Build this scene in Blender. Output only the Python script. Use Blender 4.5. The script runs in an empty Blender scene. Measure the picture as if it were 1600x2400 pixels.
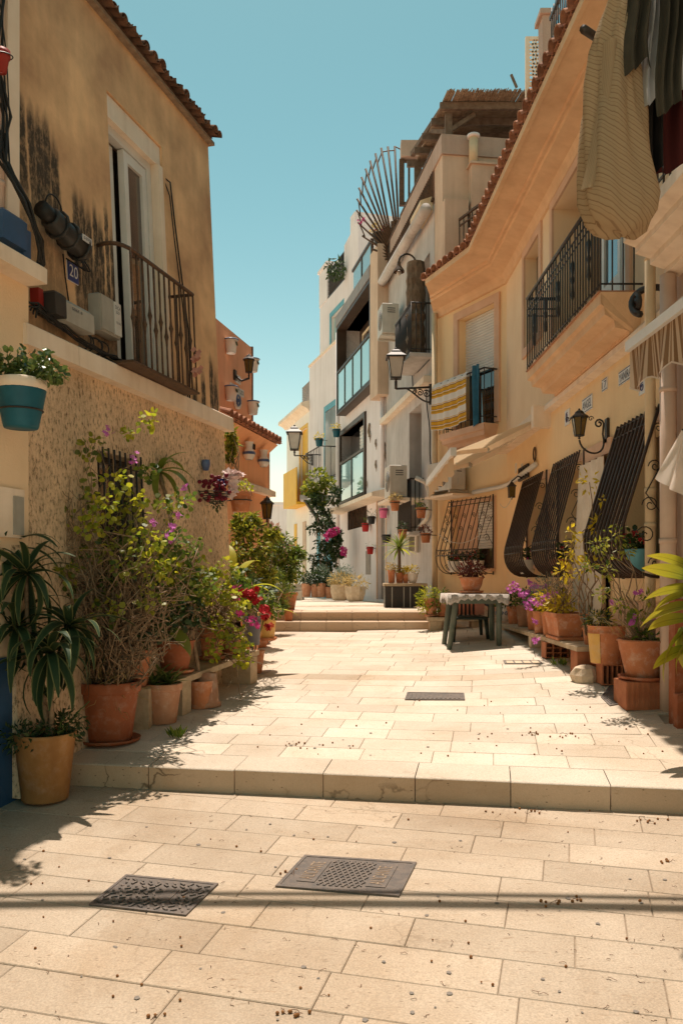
import bpy, bmesh, math, random
from mathutils import Vector, Matrix
R = math.radians
random.seed(7)
sc = bpy.context.scene
COL = sc.collection

# ---------------------------------------------------------------- camera, sky, sun, exposure
F, CX, HY, E = 1950.0, 800.0, 1350.0, 1.46      # focal length and horizon in photo pixels, eye height in metres
cam_d = bpy.data.cameras.new('camera')
cam = bpy.data.objects.new('camera', cam_d); COL.objects.link(cam)
cam.location = (0, 0, E); cam.rotation_euler = (R(90), 0, 0)
cam_d.sensor_fit = 'VERTICAL'; cam_d.sensor_height = 36.0; cam_d.sensor_width = 36.0
cam_d.lens = 36.0 * F / 2400.0
cam_d.shift_y = (HY - 1200.0) / 2400.0
cam_d.clip_start = 0.05; cam_d.clip_end = 3000
sc.camera = cam
SUN_EL, SUN_AZ = R(74), R(-8)                     # sun high, ahead of the camera and a little to the left
w = bpy.data.worlds.new('World'); sc.world = w; w.use_nodes = True
nt = w.node_tree; nt.nodes.clear()
sky = nt.nodes.new('ShaderNodeTexSky'); sky.sky_type = 'NISHITA'; sky.sun_disc = False
sky.sun_elevation = SUN_EL; sky.sun_rotation = SUN_AZ
sky.air_density = 1.0; sky.dust_density = 0.6; sky.ozone_density = 1.0
# the photograph's grade: turquoise zenith, pale horizon (one power and gain per channel over the whole dome)
sep = nt.nodes.new('ShaderNodeSeparateColor'); cmb = nt.nodes.new('ShaderNodeCombineColor'); nt.links.new(sky.outputs[0], sep.inputs[0])
for i_, (p_, g_) in enumerate(((1.9, .185), (1.25, .36), (1.45, .155))):
    a_ = nt.nodes.new('ShaderNodeMath'); a_.operation = 'POWER'; a_.inputs[1].default_value = p_; nt.links.new(sep.outputs[i_], a_.inputs[0])
    b_ = nt.nodes.new('ShaderNodeMath'); b_.operation = 'MULTIPLY'; b_.inputs[1].default_value = g_; nt.links.new(a_.outputs[0], b_.inputs[0]); nt.links.new(b_.outputs[0], cmb.inputs[i_])
bg = nt.nodes.new('ShaderNodeBackground'); bg.inputs[1].default_value = 0.15
out = nt.nodes.new('ShaderNodeOutputWorld')
nt.links.new(cmb.outputs[0], bg.inputs[0]); nt.links.new(bg.outputs[0], out.inputs[0])
sun_d = bpy.data.lights.new('sun', 'SUN'); sun_d.energy = 2.5; sun_d.angle = R(0.53); sun_d.color = (1.0, 0.87, 0.745)
sun = bpy.data.objects.new('sun', sun_d); COL.objects.link(sun)
to_sun = Vector((math.sin(SUN_AZ) * math.cos(SUN_EL), math.cos(SUN_AZ) * math.cos(SUN_EL), math.sin(SUN_EL)))
sun.rotation_euler = to_sun.to_track_quat('Z', 'Y').to_euler(); sun.location = (0, 10, 30)
sc.view_settings.view_transform = 'Standard'; sc.view_settings.look = 'None'
sc.view_settings.exposure = 1.25; sc.view_settings.gamma = 1.0; sc.view_settings.use_curve_mapping = False
sc.render.engine = 'CYCLES'
sc.cycles.use_denoising = True
sc.cycles.max_bounces = 8; sc.cycles.diffuse_bounces = 6; sc.cycles.transparent_max_bounces = 12
sc.cycles.caustics_reflective = False; sc.cycles.caustics_refractive = False

# ---------------------------------------------------------------- helpers
OFF = {}
class Fr:
    """A facade: u runs along the wall away from the camera, n out into the street, z up."""
    def __init__(s, o, heading, side, lean=0.0, zref=2.5):
        a = R(heading); s.d = Vector((math.sin(a), math.cos(a), 0))
        s.n = Vector((math.cos(a), -math.sin(a), 0)) * (1 if side == 'L' else -1)
        s.o = Vector((o[0], o[1], 0)); s.lean = lean; s.zref = zref
    def p(s, u, n, z):
        return s.o + s.d * u + s.n * (n - s.lean * (z - s.zref)) + Vector((0, 0, z))
    def hit(s, px, py, n=0.0):
        r = Vector(((px - CX) / F, 1, -(py - HY) / F)); c = Vector((0, 0, E))
        t = (n - s.lean * (E - s.zref) - (c - s.o).dot(s.n)) / (r.dot(s.n) + s.lean * r.z)
        q = c + r * t
        return (q - s.o).dot(s.d), q.z
    def u(s, px, py=1350, n=0.0): return s.hit(px, py, n)[0]
    def z(s, px, py, n=0.0): return s.hit(px, py, n)[1]
class World:
    def p(s, x, y, z): return Vector((x, y, z))
W = World()
def at(px, py, Y): return Vector(((px - CX) / F * Y, Y, E - (py - HY) / F * Y))

class MB:
    """Collects faces in world space; build() links them as one mesh object."""
    def __init__(s): s.v = []; s.f = []; s.sm = []; s.uv = None
    def add(s, vs, fs, smooth=False):
        b = len(s.v); s.v += [Vector(v) for v in vs]
        s.f += [tuple(i + b for i in f) for f in fs]; s.sm += [smooth] * len(fs); return s
    def box(s, fr, u0, u1, n0, n1, z0, z1):
        vs = [fr.p(u, n, z) for z in (z0, z1) for n in (n0, n1) for u in (u0, u1)]
        return s.add(vs, [(0,1,3,2),(4,6,7,5),(0,4,5,1),(2,3,7,6),(0,2,6,4),(1,5,7,3)])
    def bbox(s, fr, u0, u1, n0, n1, z0, z1, b=0.006):
        """box with chamfered edges along the n1/z1 rim"""
        vs = []; 
        for (z, k) in ((z0, 0), (z1 - b, 0), (z1, 1)):
            for (u, n) in ((u0 + b*k, n0 + b*k), (u1 - b*k, n0 + b*k), (u1 - b*k, n1 - b*k), (u0 + b*k, n1 - b*k)): vs.append(fr.p(u, n, z))
        fs = [(0,3,2,1)]
        for L in (0, 4):
            for i in range(4): fs.append((L+i, L+(i+1)%4, L+4+(i+1)%4, L+4+i))
        fs.append((8,9,10,11)); return s.add(vs, fs)
    def quad(s, a, b, c, d, smooth=False): return s.add([a, b, c, d], [(0,1,2,3)], smooth)
    def poly(s, pts): return s.add(pts, [tuple(range(len(pts)))])
    def prism(s, pts, ext):
        ext = Vector(ext); n = len(pts); vs = [Vector(q) for q in pts] + [Vector(q) + ext for q in pts]
        return s.add(vs, [tuple(range(n))[::-1], tuple(range(n, 2*n))] + [(i, (i+1)%n, n+(i+1)%n, n+i) for i in range(n)])
    def loft(s, rings, closed=False, cap=False, smooth=False):
        n = len(rings[0]); vs = [q for r in rings for q in r]; fs = []
        for k in range(len(rings) - 1):
            for i in range(n if closed else n - 1):
                j = (i + 1) % n; fs.append((k*n+i, k*n+j, (k+1)*n+j, (k+1)*n+i))
        if cap: fs += [tuple(range(n))[::-1], tuple(range((len(rings)-1)*n, len(rings)*n))]
        return s.add(vs, fs, smooth)
    def tube(s, pts, r, sides=6, r1=None, smooth=True):
        pts = [Vector(q) for q in pts]; n = len(pts); rings = []
        prev = None
        for i, q in enumerate(pts):
            t = (pts[min(i+1, n-1)] - pts[max(i-1, 0)])
            t = t.normalized() if t.length > 1e-9 else Vector((0,0,1))
            if prev is None:
                a = t.cross(Vector((0,0,1)))
                if a.length < .1: a = t.cross(Vector((1,0,0)))
            else: a = prev - t * prev.dot(t)
            a.normalize(); prev = a; b = t.cross(a)
            rr = r if r1 is None else r + (r1 - r) * i / max(1, n-1)
            if isinstance(r, (list, tuple)): rr = r[i]
            rings.append([q + (a*math.cos(2*math.pi*k/sides) + b*math.sin(2*math.pi*k/sides)) * rr for k in range(sides)])
        return s.loft(rings, True, True, smooth)
    def bar(s, a, b, w, h=None):
        """square bar from a to b"""
        a, b = Vector(a), Vector(b); h = h or w; t = (b - a).normalized()
        x = t.cross(Vector((0,0,1)))
        if x.length < .05: x = Vector((1,0,0))
        x.normalize(); y = t.cross(x)
        vs = [q + x*sx*w/2 + y*sy*h/2 for q in (a, b) for (sx, sy) in ((-1,-1),(1,-1),(1,1),(-1,1))]
        return s.add(vs, [(0,3,2,1),(4,5,6,7)] + [(i,(i+1)%4,4+(i+1)%4,4+i) for i in range(4)])
    def lathe(s, c, prof, segs=20, M=None, smooth=True, arc=(0, 2*math.pi)):
        c = Vector(c); full = abs(arc[1]-arc[0]-2*math.pi) < 1e-6; k = segs if full else segs + 1
        rings = []
        for (r, z) in prof:
            ring = []
            for i in range(k):
                a = arc[0] + (arc[1]-arc[0]) * i / segs
                v = Vector((r*math.cos(a), r*math.sin(a), z)); ring.append(c + (M @ v if M else v))
            rings.append(ring)
        return s.loft(rings, full, False, smooth)
    def ball(s, c, r, n=6, m=8, sq=1.0):
        return s.lathe(c, [(max(1e-4, r*math.sin(math.pi*i/n)), -r*sq*math.cos(math.pi*i/n)) for i in range(n+1)], m)
    def build(s, name, mat, parent=None, label=None, cat=None, group=None, kind=None, base=None, uv=None):
        me = bpy.data.meshes.new(name)
        if parent is not None: off = OFF[parent.name]
        else:
            if base is None:
                xs = [v.x for v in s.v]; ys = [v.y for v in s.v]; zs = [v.z for v in s.v]
                base = ((min(xs)+max(xs))/2, (min(ys)+max(ys))/2, min(zs))
            off = Vector(base)
        me.from_pydata([tuple(v - off) for v in s.v], [], s.f)
        me.polygons.foreach_set('use_smooth', s.sm)
        if uv:
            L = me.uv_layers.new(name='UVMap')
            for lp in me.loops: L.data[lp.index].uv = uv(s.v[lp.vertex_index])
        me.materials.append(mat if not isinstance(mat, str) else M_[mat])
        o = bpy.data.objects.new(name, me); COL.objects.link(o)
        if parent is not None: o.parent = parent
        else: o.location = off
        OFF[o.name] = off; tag(o, label, cat, group, kind)
        return o
def tag(o, label=None, cat=None, group=None, kind=None):
    if cat and not kind: kind = 'thing'
    for k, v in (('label', label), ('category', cat), ('group', group), ('kind', kind)):
        if v: o[k] = v
    return o
def thing(name, label, cat, loc, group=None, kind=None):
    o = bpy.data.objects.new(name, None); COL.objects.link(o); o.location = loc; o.empty_display_size = .1
    OFF[o.name] = Vector(loc); return tag(o, label, cat, group, kind)
def share(name, src, parent, loc, rot=(0,0,0), scale=(1,1,1)):
    """another object with the mesh of src, placed in world space under parent"""
    o = bpy.data.objects.new(name, src.data if hasattr(src, 'data') else src); COL.objects.link(o)
    o.parent = parent; o.location = Vector(loc) - OFF[parent.name]; o.rotation_euler = rot; o.scale = scale
    OFF[o.name] = OFF[parent.name]; return o
def raw_mesh(name, mb, mat):
    me = bpy.data.meshes.new(name); me.from_pydata([tuple(v) for v in mb.v], [], mb.f)
    me.polygons.foreach_set('use_smooth', mb.sm); me.materials.append(M_[mat]); return me
def box_part(name, mat, parent, fr, *a, **k): return MB().box(fr, *a).build(name, mat, parent, **k)
def arc(c, r, a0, a1, ax, ay, n=10):
    return [Vector(c) + Vector(ax)*r*math.cos(a0+(a1-a0)*i/n) + Vector(ay)*r*math.sin(a0+(a1-a0)*i/n) for i in range(n+1)]
def spiral(c, r0, r1, a0, turns, ax, ay, n=22):
    return [Vector(c) + (Vector(ax)*math.cos(a0+turns*2*math.pi*i/n) + Vector(ay)*math.sin(a0+turns*2*math.pi*i/n)) * (r0+(r1-r0)*i/n) for i in range(n+1)]
def bez(p0, p1, p2, p3, n=10):
    p0, p1, p2, p3 = map(Vector, (p0, p1, p2, p3))
    return [p0*(1-t)**3 + p1*3*t*(1-t)**2 + p2*3*t*t*(1-t) + p3*t**3 for t in [i/n for i in range(n+1)]]
def sag(a, b, d, n=10):
    a, b = Vector(a), Vector(b)
    return [a.lerp(b, i/n) - Vector((0, 0, d*4*(i/n)*(1-i/n))) for i in range(n+1)]
def wall_holes(mb, fr, u0, u1, z0, z1, holes, n=0.0, depth=0.2, cell=None):
    us = sorted({u0, u1} | {h[0] for h in holes} | {h[1] for h in holes}); zs = sorted({z0, z1} | {h[2] for h in holes} | {h[3] for h in holes})
    us = [u for u in us if u0 <= u <= u1]; zs = [z for z in zs if z0 <= z <= z1]
    for i in range(len(us)-1):
        for j in range(len(zs)-1):
            cu, cz = (us[i]+us[i+1])/2, (zs[j]+zs[j+1])/2
            if any(h[0] < cu < h[1] and h[2] < cz < h[3] for h in holes): continue
            mb.quad(fr.p(us[i], n, zs[j]), fr.p(us[i+1], n, zs[j]), fr.p(us[i+1], n, zs[j+1]), fr.p(us[i], n, zs[j+1]))
    for h in holes:
        d = h[4] if len(h) > 4 else depth
        a, b, c, e = h[:4]
        for (ua, za, ub, zb) in ((a,c,b,c),(b,c,b,e),(b,e,a,e),(a,e,a,c)):
            mb.quad(fr.p(ua,n,za), fr.p(ub,n,zb), fr.p(ub,n-d,zb), fr.p(ua,n-d,za))
    return mb
def shell(mb, fr, u0, u1, z0, z1, D, n=0.0, sides=True):
    """sides, back and top behind a facade"""
    if sides:
        for u in (u0, u1): mb.quad(fr.p(u,n,z0), fr.p(u,n-D,z0), fr.p(u,n-D,z1), fr.p(u,n,z1))
    mb.quad(fr.p(u0,n-D,z0), fr.p(u1,n-D,z0), fr.p(u1,n-D,z1), fr.p(u0,n-D,z1))
    mb.quad(fr.p(u0,n,z1), fr.p(u1,n,z1), fr.p(u1,n-D,z1), fr.p(u0,n-D,z1)); return mb
_tc = {}
def text_into(mb, txt, o, ax, ay, height, depth=0.004, width=None):
    """lettering as flat extruded shapes; o = lower left corner, ax/ay = unit axes"""
    if txt not in _tc:
        cu = bpy.data.curves.new('t', 'FONT'); cu.body = txt; cu.size = 1.0; cu.resolution_u = 3
        ob = bpy.data.objects.new('t', cu); COL.objects.link(ob)
        bpy.context.view_layer.update()
        me = bpy.data.meshes.new_from_object(ob.evaluated_get(bpy.context.evaluated_depsgraph_get()))
        vs = [v.co.copy() for v in me.vertices]; fs = [tuple(q.vertices) for q in me.polygons]
        bpy.data.objects.remove(ob); bpy.data.curves.remove(cu); bpy.data.meshes.remove(me); _tc[txt] = (vs, fs)
    vs, fs = _tc[txt]
    x0 = min(v.x for v in vs); x1 = max(v.x for v in vs); y0 = min(v.y for v in vs); y1 = max(v.y for v in vs)
    k = height / (y1 - y0); kx = k if width is None else width / (x1 - x0)
    o, ax, ay = Vector(o), Vector(ax), Vector(ay); nn = ax.cross(ay)
    if nn.dot(Vector((0,0,0)) - 0*nn) : pass
    mb.add([o + ax*(v.x-x0)*kx + ay*(v.y-y0)*k for v in vs], fs); return mb

# ---------------------------------------------------------------- materials
M_ = {}
def newmat(name):
    m = bpy.data.materials.new(name); m.use_nodes = True; M_[name] = m
    return m, m.node_tree.nodes, m.node_tree.links, m.node_tree.nodes['Principled BSDF']
def rgb(h, k=1.0):
    return tuple(((int(h[i:i+2], 16)/255) ** 2.2) * k for i in (0, 2, 4)) + (1,)
def nd(N, t, **k):
    n = N.new(t)
    for a, b in k.items():
        if a == 'inp':
            for i, v in b.items(): n.inputs[i].default_value = v
        else: setattr(n, a, b)
    return n
def simple(name, c0, c1=None, scale=6.0, rough=0.8, bump=0.0, bscale=40.0, detail=6.0, spec=0.3, metal=0.0, streak=0.0, var=0.0, coords='pos', stretch=(1,1,1), bdist=0.02, lo=.35, hi=.65, bloom=0.0):
    """two tones mixed by noise, optional vertical streaks, bump and per-object variation"""
    m, N, L, P = newmat(name)
    c1 = c1 or tuple(x*0.8 for x in c0[:3]) + (1,)
    if coords == 'pos': src = nd(N, 'ShaderNodeNewGeometry').outputs['Position']
    else: src = nd(N, 'ShaderNodeTexCoord').outputs['Object']
    mp = nd(N, 'ShaderNodeMapping', inp={3: stretch}); L.new(src, mp.inputs[0])
    nz = nd(N, 'ShaderNodeTexNoise', inp={'Scale': scale, 'Detail': detail, 'Roughness': .6}); L.new(mp.outputs[0], nz.inputs[0])
    rp = nd(N, 'ShaderNodeMapRange', inp={1: lo, 2: hi}); L.new(nz.outputs[0], rp.inputs[0])
    mx = nd(N, 'ShaderNodeMix', data_type='RGBA', inp={6: c0, 7: c1}); L.new(rp.outputs[0], mx.inputs[0])
    col = mx.outputs[2]
    if streak:
        mp2 = nd(N, 'ShaderNodeMapping', inp={3: (1, 1, .08)}); L.new(src, mp2.inputs[0])
        n2 = nd(N, 'ShaderNodeTexNoise', inp={'Scale': 9.0, 'Detail': 5.0}); L.new(mp2.outputs[0], n2.inputs[0])
        r2 = nd(N, 'ShaderNodeMapRange', inp={1: .45, 2: .75, 3: 0, 4: streak}); L.new(n2.outputs[0], r2.inputs[0])
        m2 = nd(N, 'ShaderNodeMix', data_type='RGBA', blend_type='MULTIPLY', inp={7: (.55, .47, .4, 1)})
        L.new(r2.outputs[0], m2.inputs[0]); L.new(col, m2.inputs[6]); col = m2.outputs[2]
    if bloom:
        nb2 = nd(N, 'ShaderNodeTexNoise', inp={'Scale': 11.0, 'Detail': 8.0, 'Roughness': .7}); L.new(src, nb2.inputs[0])
        rb3 = nd(N, 'ShaderNodeMapRange', inp={1: .50, 2: .68, 3: 0, 4: bloom}); L.new(nb2.outputs[0], rb3.inputs[0])
        mb3 = nd(N, 'ShaderNodeMix', data_type='RGBA', inp={7: (.62, .48, .38, 1)}); L.new(rb3.outputs[0], mb3.inputs[0]); L.new(col, mb3.inputs[6]); col = mb3.outputs[2]
    if var:
        oi = nd(N, 'ShaderNodeObjectInfo'); r3 = nd(N, 'ShaderNodeMapRange', inp={3: 1-var, 4: 1+var}); L.new(oi.outputs['Random'], r3.inputs[0])
        hs = nd(N, 'ShaderNodeHueSaturation'); L.new(r3.outputs[0], hs.inputs['Value']); L.new(col, hs.inputs['Color']); col = hs.outputs[0]
    L.new(col, P.inputs['Base Color'])
    P.inputs['Roughness'].default_value = rough; P.inputs['Metallic'].default_value = metal
    P.inputs['Specular IOR Level'].default_value = spec
    if bump:
        nb = nd(N, 'ShaderNodeTexNoise', inp={'Scale': bscale, 'Detail': 6.0, 'Roughness': .65}); L.new(src, nb.inputs[0])
        bp = nd(N, 'ShaderNodeBump', inp={'Strength': bump, 'Distance': bdist}); L.new(nb.outputs[0], bp.inputs['Height']); L.new(bp.outputs[0], P.inputs['Normal'])
    return m
def leafmat(name, c0, c1, trans=0.35, rough=.45, tcol=None, spec=.4):
    m, N, L, P = newmat(name)
    g = nd(N, 'ShaderNodeNewGeometry')
    rp = nd(N, 'ShaderNodeValToRGB'); rp.color_ramp.elements[0].color = c0; rp.color_ramp.elements[1].color = c1
    L.new(g.outputs['Random Per Island'], rp.inputs[0])
    L.new(rp.outputs[0], P.inputs['Base Color']); P.inputs['Roughness'].default_value = rough; P.inputs['Specular IOR Level'].default_value = spec
    t = nd(N, 'ShaderNodeBsdfTranslucent'); 
    hs = nd(N, 'ShaderNodeHueSaturation', inp={'Value': 1.5, 'Saturation': 1.05}); L.new(rp.outputs[0], hs.inputs['Color']); L.new(hs.outputs[0], t.inputs[0])
    if tcol: t.inputs[0].default_value = tcol; L.remove(t.inputs[0].links[0])
    mx = nd(N, 'ShaderNodeMixShader', inp={0: trans}); L.new(P.outputs[0], mx.inputs[1]); L.new(t.outputs[0], mx.inputs[2])
    L.new(mx.outputs[0], N['Material Output'].inputs[0]); return m
def C(r, g, b): return (r, g, b, 1)
simple('cream_wall', C(.88,.67,.45), C(.82,.60,.385), 1.1, .9, .25, 60, streak=.07)
simple('yellow_wall', C(.90,.67,.40), C(.85,.60,.34), 1.0, .9, .3, 45, streak=.08)
simple('pink_trim', C(.70,.46,.32), C(.62,.39,.26), 3, .85, .15, 60)
simple('soffit_orange', C(.80,.54,.33), C(.69,.44,.26), 2.2, .9, .3, 40, streak=.15)
simple('ledge_white', C(.88,.74,.60), C(.80,.65,.50), 2.5, .8, .15, 50, streak=.3)
simple('white_wall', C(.88,.82,.74), C(.82,.75,.67), 1.2, .9, .25, 40, streak=.12)
simple('lilac_wall', C(.84,.76,.75), C(.76,.68,.665), .8, .9, .2, 30, streak=.22)
simple('grey_wall', C(.60,.55,.52), C(.46,.42,.39), 1.3, .9, .35, 30, streak=.35)
simple('beige_wall', C(.68,.50,.37), C(.56,.40,.29), 1.2, .9, .3, 30, streak=.3)
simple('mauve_wall', C(.50,.37,.30), C(.42,.30,.24), 1.2, .9, .3, 30, streak=.25)
simple('orange_wall', C(.90,.46,.25), C(.85,.41,.21), 1.2, .9, .25, 40, streak=.2)
simple('orange_dark', C(.86,.42,.25), C(.80,.38,.22), 1.0, .9, .25, 40, streak=.25)
simple('rust_trim', C(.25,.10,.05), C(.16,.07,.04), 5, .9, .2, 40)
simple('blue_dado', C(.03,.09,.19), C(.02,.06,.13), 3, .6, .2, 40)
simple('brown_panel', C(.075,.045,.03), C(.05,.03,.02), 3, .45, .05, 40)
simple('bronze_panel', C(.30,.24,.20), C(.22,.18,.16), 4, .5, .1, 30)
simple('turquoise', C(.16,.42,.50), C(.12,.34,.42), 3, .8, .1, 50)
simple('yellow_paint', C(.80,.45,.03), C(.72,.38,.02), 2, .5, .05, 50)
simple('black_iron', C(.018,.014,.012), C(.04,.025,.016), 30, .5, .1, 120, spec=.5)
simple('rust_iron', C(.06,.035,.022), C(.13,.065,.03), 25, .65, .3, 90, spec=.4)
simple('dark_wood', C(.065,.038,.026), C(.04,.024,.017), 8, .38, .2, 60, stretch=(1,1,.1))
simple('old_wood', C(.20,.14,.10), C(.12,.08,.055), 10, .8, .3, 60)
simple('reed', C(.42,.32,.23), C(.24,.175,.12), 9, .9, .1, 60, coords='obj', lo=.3, hi=.7)
simple('terracotta', C(.56,.22,.10), C(.42,.155,.07), 5, .85, .25, 60, var=.15, streak=.35, bloom=.5)
simple('terracotta_dark', C(.36,.11,.045), C(.27,.085,.035), 4, .75, .2, 60, streak=.35, bloom=.25)
simple('terracotta_pale', C(.52,.265,.155), C(.42,.20,.11), 6, .85, .25, 60, var=.12, streak=.3, bloom=.5)
simple('ochre_pot', C(.42,.215,.075), C(.31,.15,.05), 4, .7, .15, 60, streak=.45, bloom=.18)
simple('yellow_pot', C(.78,.48,.14), C(.66,.37,.09), 5, .6, .15, 60, streak=.3, bloom=.3)
simple('grey_pot', C(.15,.15,.17), C(.12,.12,.13), 5, .5, .05, 60)
simple('teal_pot', C(.012,.12,.17), C(.008,.085,.125), 5, .5, .1, 60, streak=.3)
simple('red_pot', C(.45,.02,.02), C(.36,.015,.015), 5, .5)
simple('pink_pot', C(.72,.16,.32), C(.65,.13,.28), 5, .5)
simple('black_pot', C(.03,.03,.033), C(.02,.02,.022), 5, .5)
simple('stone_planter', C(.62,.50,.36), C(.48,.37,.25), 12, .9, .4, 50)
simple('soil', C(.05,.033,.02), C(.025,.017,.01), 40, 1, .8, 60)
simple('ceramic_white', C(.78,.74,.68), C(.70,.66,.60), 3, .25, spec=.5)
simple('ceramic_blue', C(.05,.09,.22), C(.10,.16,.30), 8, .3, spec=.5)
simple('plaque_white', C(.70,.68,.66), C(.62,.60,.58), 10, .4)
simple('plaque_ink', C(.03,.035,.06), C(.05,.05,.08), 10, .5)
simple('plaque_blue', C(.025,.045,.20), C(.02,.035,.15), 6, .35, spec=.5)
simple('white_plastic', C(.72,.70,.66), C(.66,.63,.58), 4, .45, var=.05)
simple('grey_plastic', C(.42,.40,.35), C(.34,.32,.28), 5, .5, streak=.4)
simple('dark_plastic', C(.03,.03,.03), C(.045,.04,.035), 6, .4)
simple('blue_plastic', C(.05,.11,.23), C(.04,.09,.18), 6, .4)
simple('red_plastic', C(.32,.03,.02), C(.24,.02,.015), 5, .5)
simple('cable_black', C(.012,.012,.012), C(.02,.018,.015), 10, .5)
simple('cable_white', C(.66,.60,.52), C(.58,.52,.45), 10, .5)
simple('pipe_cream', C(.74,.58,.38), C(.66,.50,.32), 4, .6, streak=.3)
simple('pipe_pink', C(.66,.50,.40), C(.58,.43,.34), 4, .6, streak=.3)
simple('green_plastic', C(.085,.115,.09), C(.15,.165,.13), 7, .5, streak=.5)
simple('dark_green_plastic', C(.012,.025,.018), C(.02,.03,.022), 7, .45)
simple('cloth_lace', C(.66,.60,.54), C(.40,.34,.30), 40, .9)
simple('pink_cloth', C(.62,.28,.20), C(.55,.24,.17), 10, .9)
simple('curtain_white', C(.76,.66,.55), C(.66,.55,.44), 8, .95)
simple('cloth_blue', C(.04,.16,.25), C(.03,.12,.19), 10, .9)
simple('cloth_grey', C(.40,.38,.35), C(.30,.28,.26), 10, .9)
simple('cloth_olive', C(.06,.05,.035), C(.045,.038,.025), 10, .95)
simple('cloth_black', C(.012,.010,.010), C(.02,.016,.014), 10, .95)
simple('bench_stone', C(.55,.43,.29), C(.40,.30,.19), 9, .9, .5, 40, streak=.3)
simple('brick_red', C(.44,.17,.08), C(.34,.12,.055), 8, .9, .3, 50, var=.12)
simple('travertine_block', C(.64,.52,.38), C(.50,.39,.27), 9, .9, .5, 40)
simple('cast_iron', C(.095,.08,.07), C(.16,.125,.10), 25, .6, .4, 120, spec=.5)
simple('tile_clay', C(.46,.22,.13), C(.30,.14,.09), 14, .9, .3, 60, var=.25)
simple('tile_old', C(.23,.115,.07), C(.12,.075,.05), 14, .95, .4, 60, var=.3)
simple('tile_mortar', C(.36,.27,.19), C(.24,.17,.12), 14, .95, .4, 60)
simple('stem_brown', C(.34,.235,.145), C(.19,.125,.075), 30, .9)
simple('stem_green', C(.09,.13,.03), C(.06,.09,.02), 30, .7)
simple('berry', C(.30,.13,.035), C(.18,.07,.02), 60, .6)
simple('twig', C(.17,.09,.045), C(.10,.05,.03), 60, .8)
simple('gum_spot', C(.17,.15,.13), C(.22,.19,.16), 60, .8)
simple('ground_base', C(.50,.39,.28), C(.30,.22,.15), 8, .95, .3, 60)
simple('far_ground', C(.62,.53,.42), C(.56,.46,.36), 1, .95)
simple('ac_white', C(.60,.56,.50), C(.52,.48,.42), 5, .5, streak=.3)
simple('ac_dark', C(.10,.10,.10), C(.14,.13,.12), 5, .6)
simple('lamp_amber', C(.15,.09,.02), C(.11,.065,.015), 12, .25, spec=.5)
simple('lamp_frost', C(.55,.47,.40), C(.48,.41,.35), 6, .35, spec=.5)
simple('bark', C(.22,.15,.10), C(.10,.065,.04), 14, .95, .8, 40, stretch=(1,1,.35))
simple('petal_red', C(.60,.02,.03), C(.45,.01,.02), 30, .6)
simple('petal_pink', C(.62,.04,.25), C(.55,.03,.18), 30, .6)
simple('petal_magenta', C(.62,.16,.50), C(.50,.10,.42), 30, .6)
simple('petal_white', C(.80,.66,.62), C(.72,.50,.48), 20, .6)
simple('petal_wine', C(.20,.01,.025), C(.12,.008,.02), 30, .5)
simple('petal_orange', C(.75,.30,.12), C(.65,.2,.08), 30, .6)
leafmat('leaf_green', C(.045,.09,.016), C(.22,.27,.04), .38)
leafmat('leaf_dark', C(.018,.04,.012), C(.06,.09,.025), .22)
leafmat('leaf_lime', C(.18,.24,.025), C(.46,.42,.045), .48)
leafmat('leaf_mixed', C(.04,.08,.014), C(.40,.38,.05), .42)
leafmat('leaf_yellow', C(.20,.25,.02), C(.50,.43,.03), .42)
leafmat('leaf_gold', C(.40,.30,.025), C(.55,.42,.04), .4)
leafmat('leaf_jade', C(.04,.08,.02), C(.17,.22,.06), .15, .3)
leafmat('leaf_dry', C(.34,.25,.10), C(.50,.38,.17), .35, .7)
leafmat('leaf_wine', C(.10,.025,.02), C(.20,.05,.035), .25)
leafmat('leaf_silver', C(.10,.14,.10), C(.20,.25,.18), .25)
leafmat('leaf_pinkdry', C(.30,.17,.12), C(.45,.27,.20), .3, .8)
# dracaena: green blade with a pale yellow margin
m, N, L, P = newmat('leaf_striped'); uvn = nd(N, 'ShaderNodeUVMap'); sx = nd(N, 'ShaderNodeSeparateXYZ'); L.new(uvn.outputs[0], sx.inputs[0])
rp = nd(N, 'ShaderNodeValToRGB'); e = rp.color_ramp.elements; e[0].position = 0; e[0].color = C(.15,.16,.06); e[1].position = 1; e[1].color = C(.15,.16,.06)
for pz, cc in ((.10, C(.12,.13,.05)), (.16, C(.022,.045,.018)), (.84, C(.022,.045,.018)), (.90, C(.12,.13,.05))):
    q = rp.color_ramp.elements.new(pz); q.color = cc
L.new(sx.outputs[0], rp.inputs[0]); L.new(rp.outputs[0], P.inputs['Base Color']); P.inputs['Roughness'].default_value = .6; P.inputs['Specular IOR Level'].default_value = .15
m, N, L, P = newmat('leaf_aspid'); uvn = nd(N, 'ShaderNodeUVMap'); sx = nd(N, 'ShaderNodeSeparateXYZ'); L.new(uvn.outputs[0], sx.inputs[0]); oi = nd(N, 'ShaderNodeObjectInfo')
mpv = nd(N, 'ShaderNodeMapping', inp={3: (14, 1.2, 1)}); L.new(uvn.outputs[0], mpv.inputs[0]); nzv = nd(N, 'ShaderNodeTexNoise', inp={'Scale': 2.0, 'Detail': 5}); L.new(mpv.outputs[0], nzv.inputs[0])
av = nd(N, 'ShaderNodeMath', operation='MULTIPLY_ADD', inp={1: .55, 2: -.12}); L.new(nzv.outputs[0], av.inputs[0]); av2 = nd(N, 'ShaderNodeMath', operation='ADD'); L.new(av.outputs[0], av2.inputs[0]); sv = nd(N, 'ShaderNodeMath', operation='MULTIPLY', inp={1: .75}); L.new(sx.outputs[1], sv.inputs[0]); L.new(sv.outputs[0], av2.inputs[1])
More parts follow.
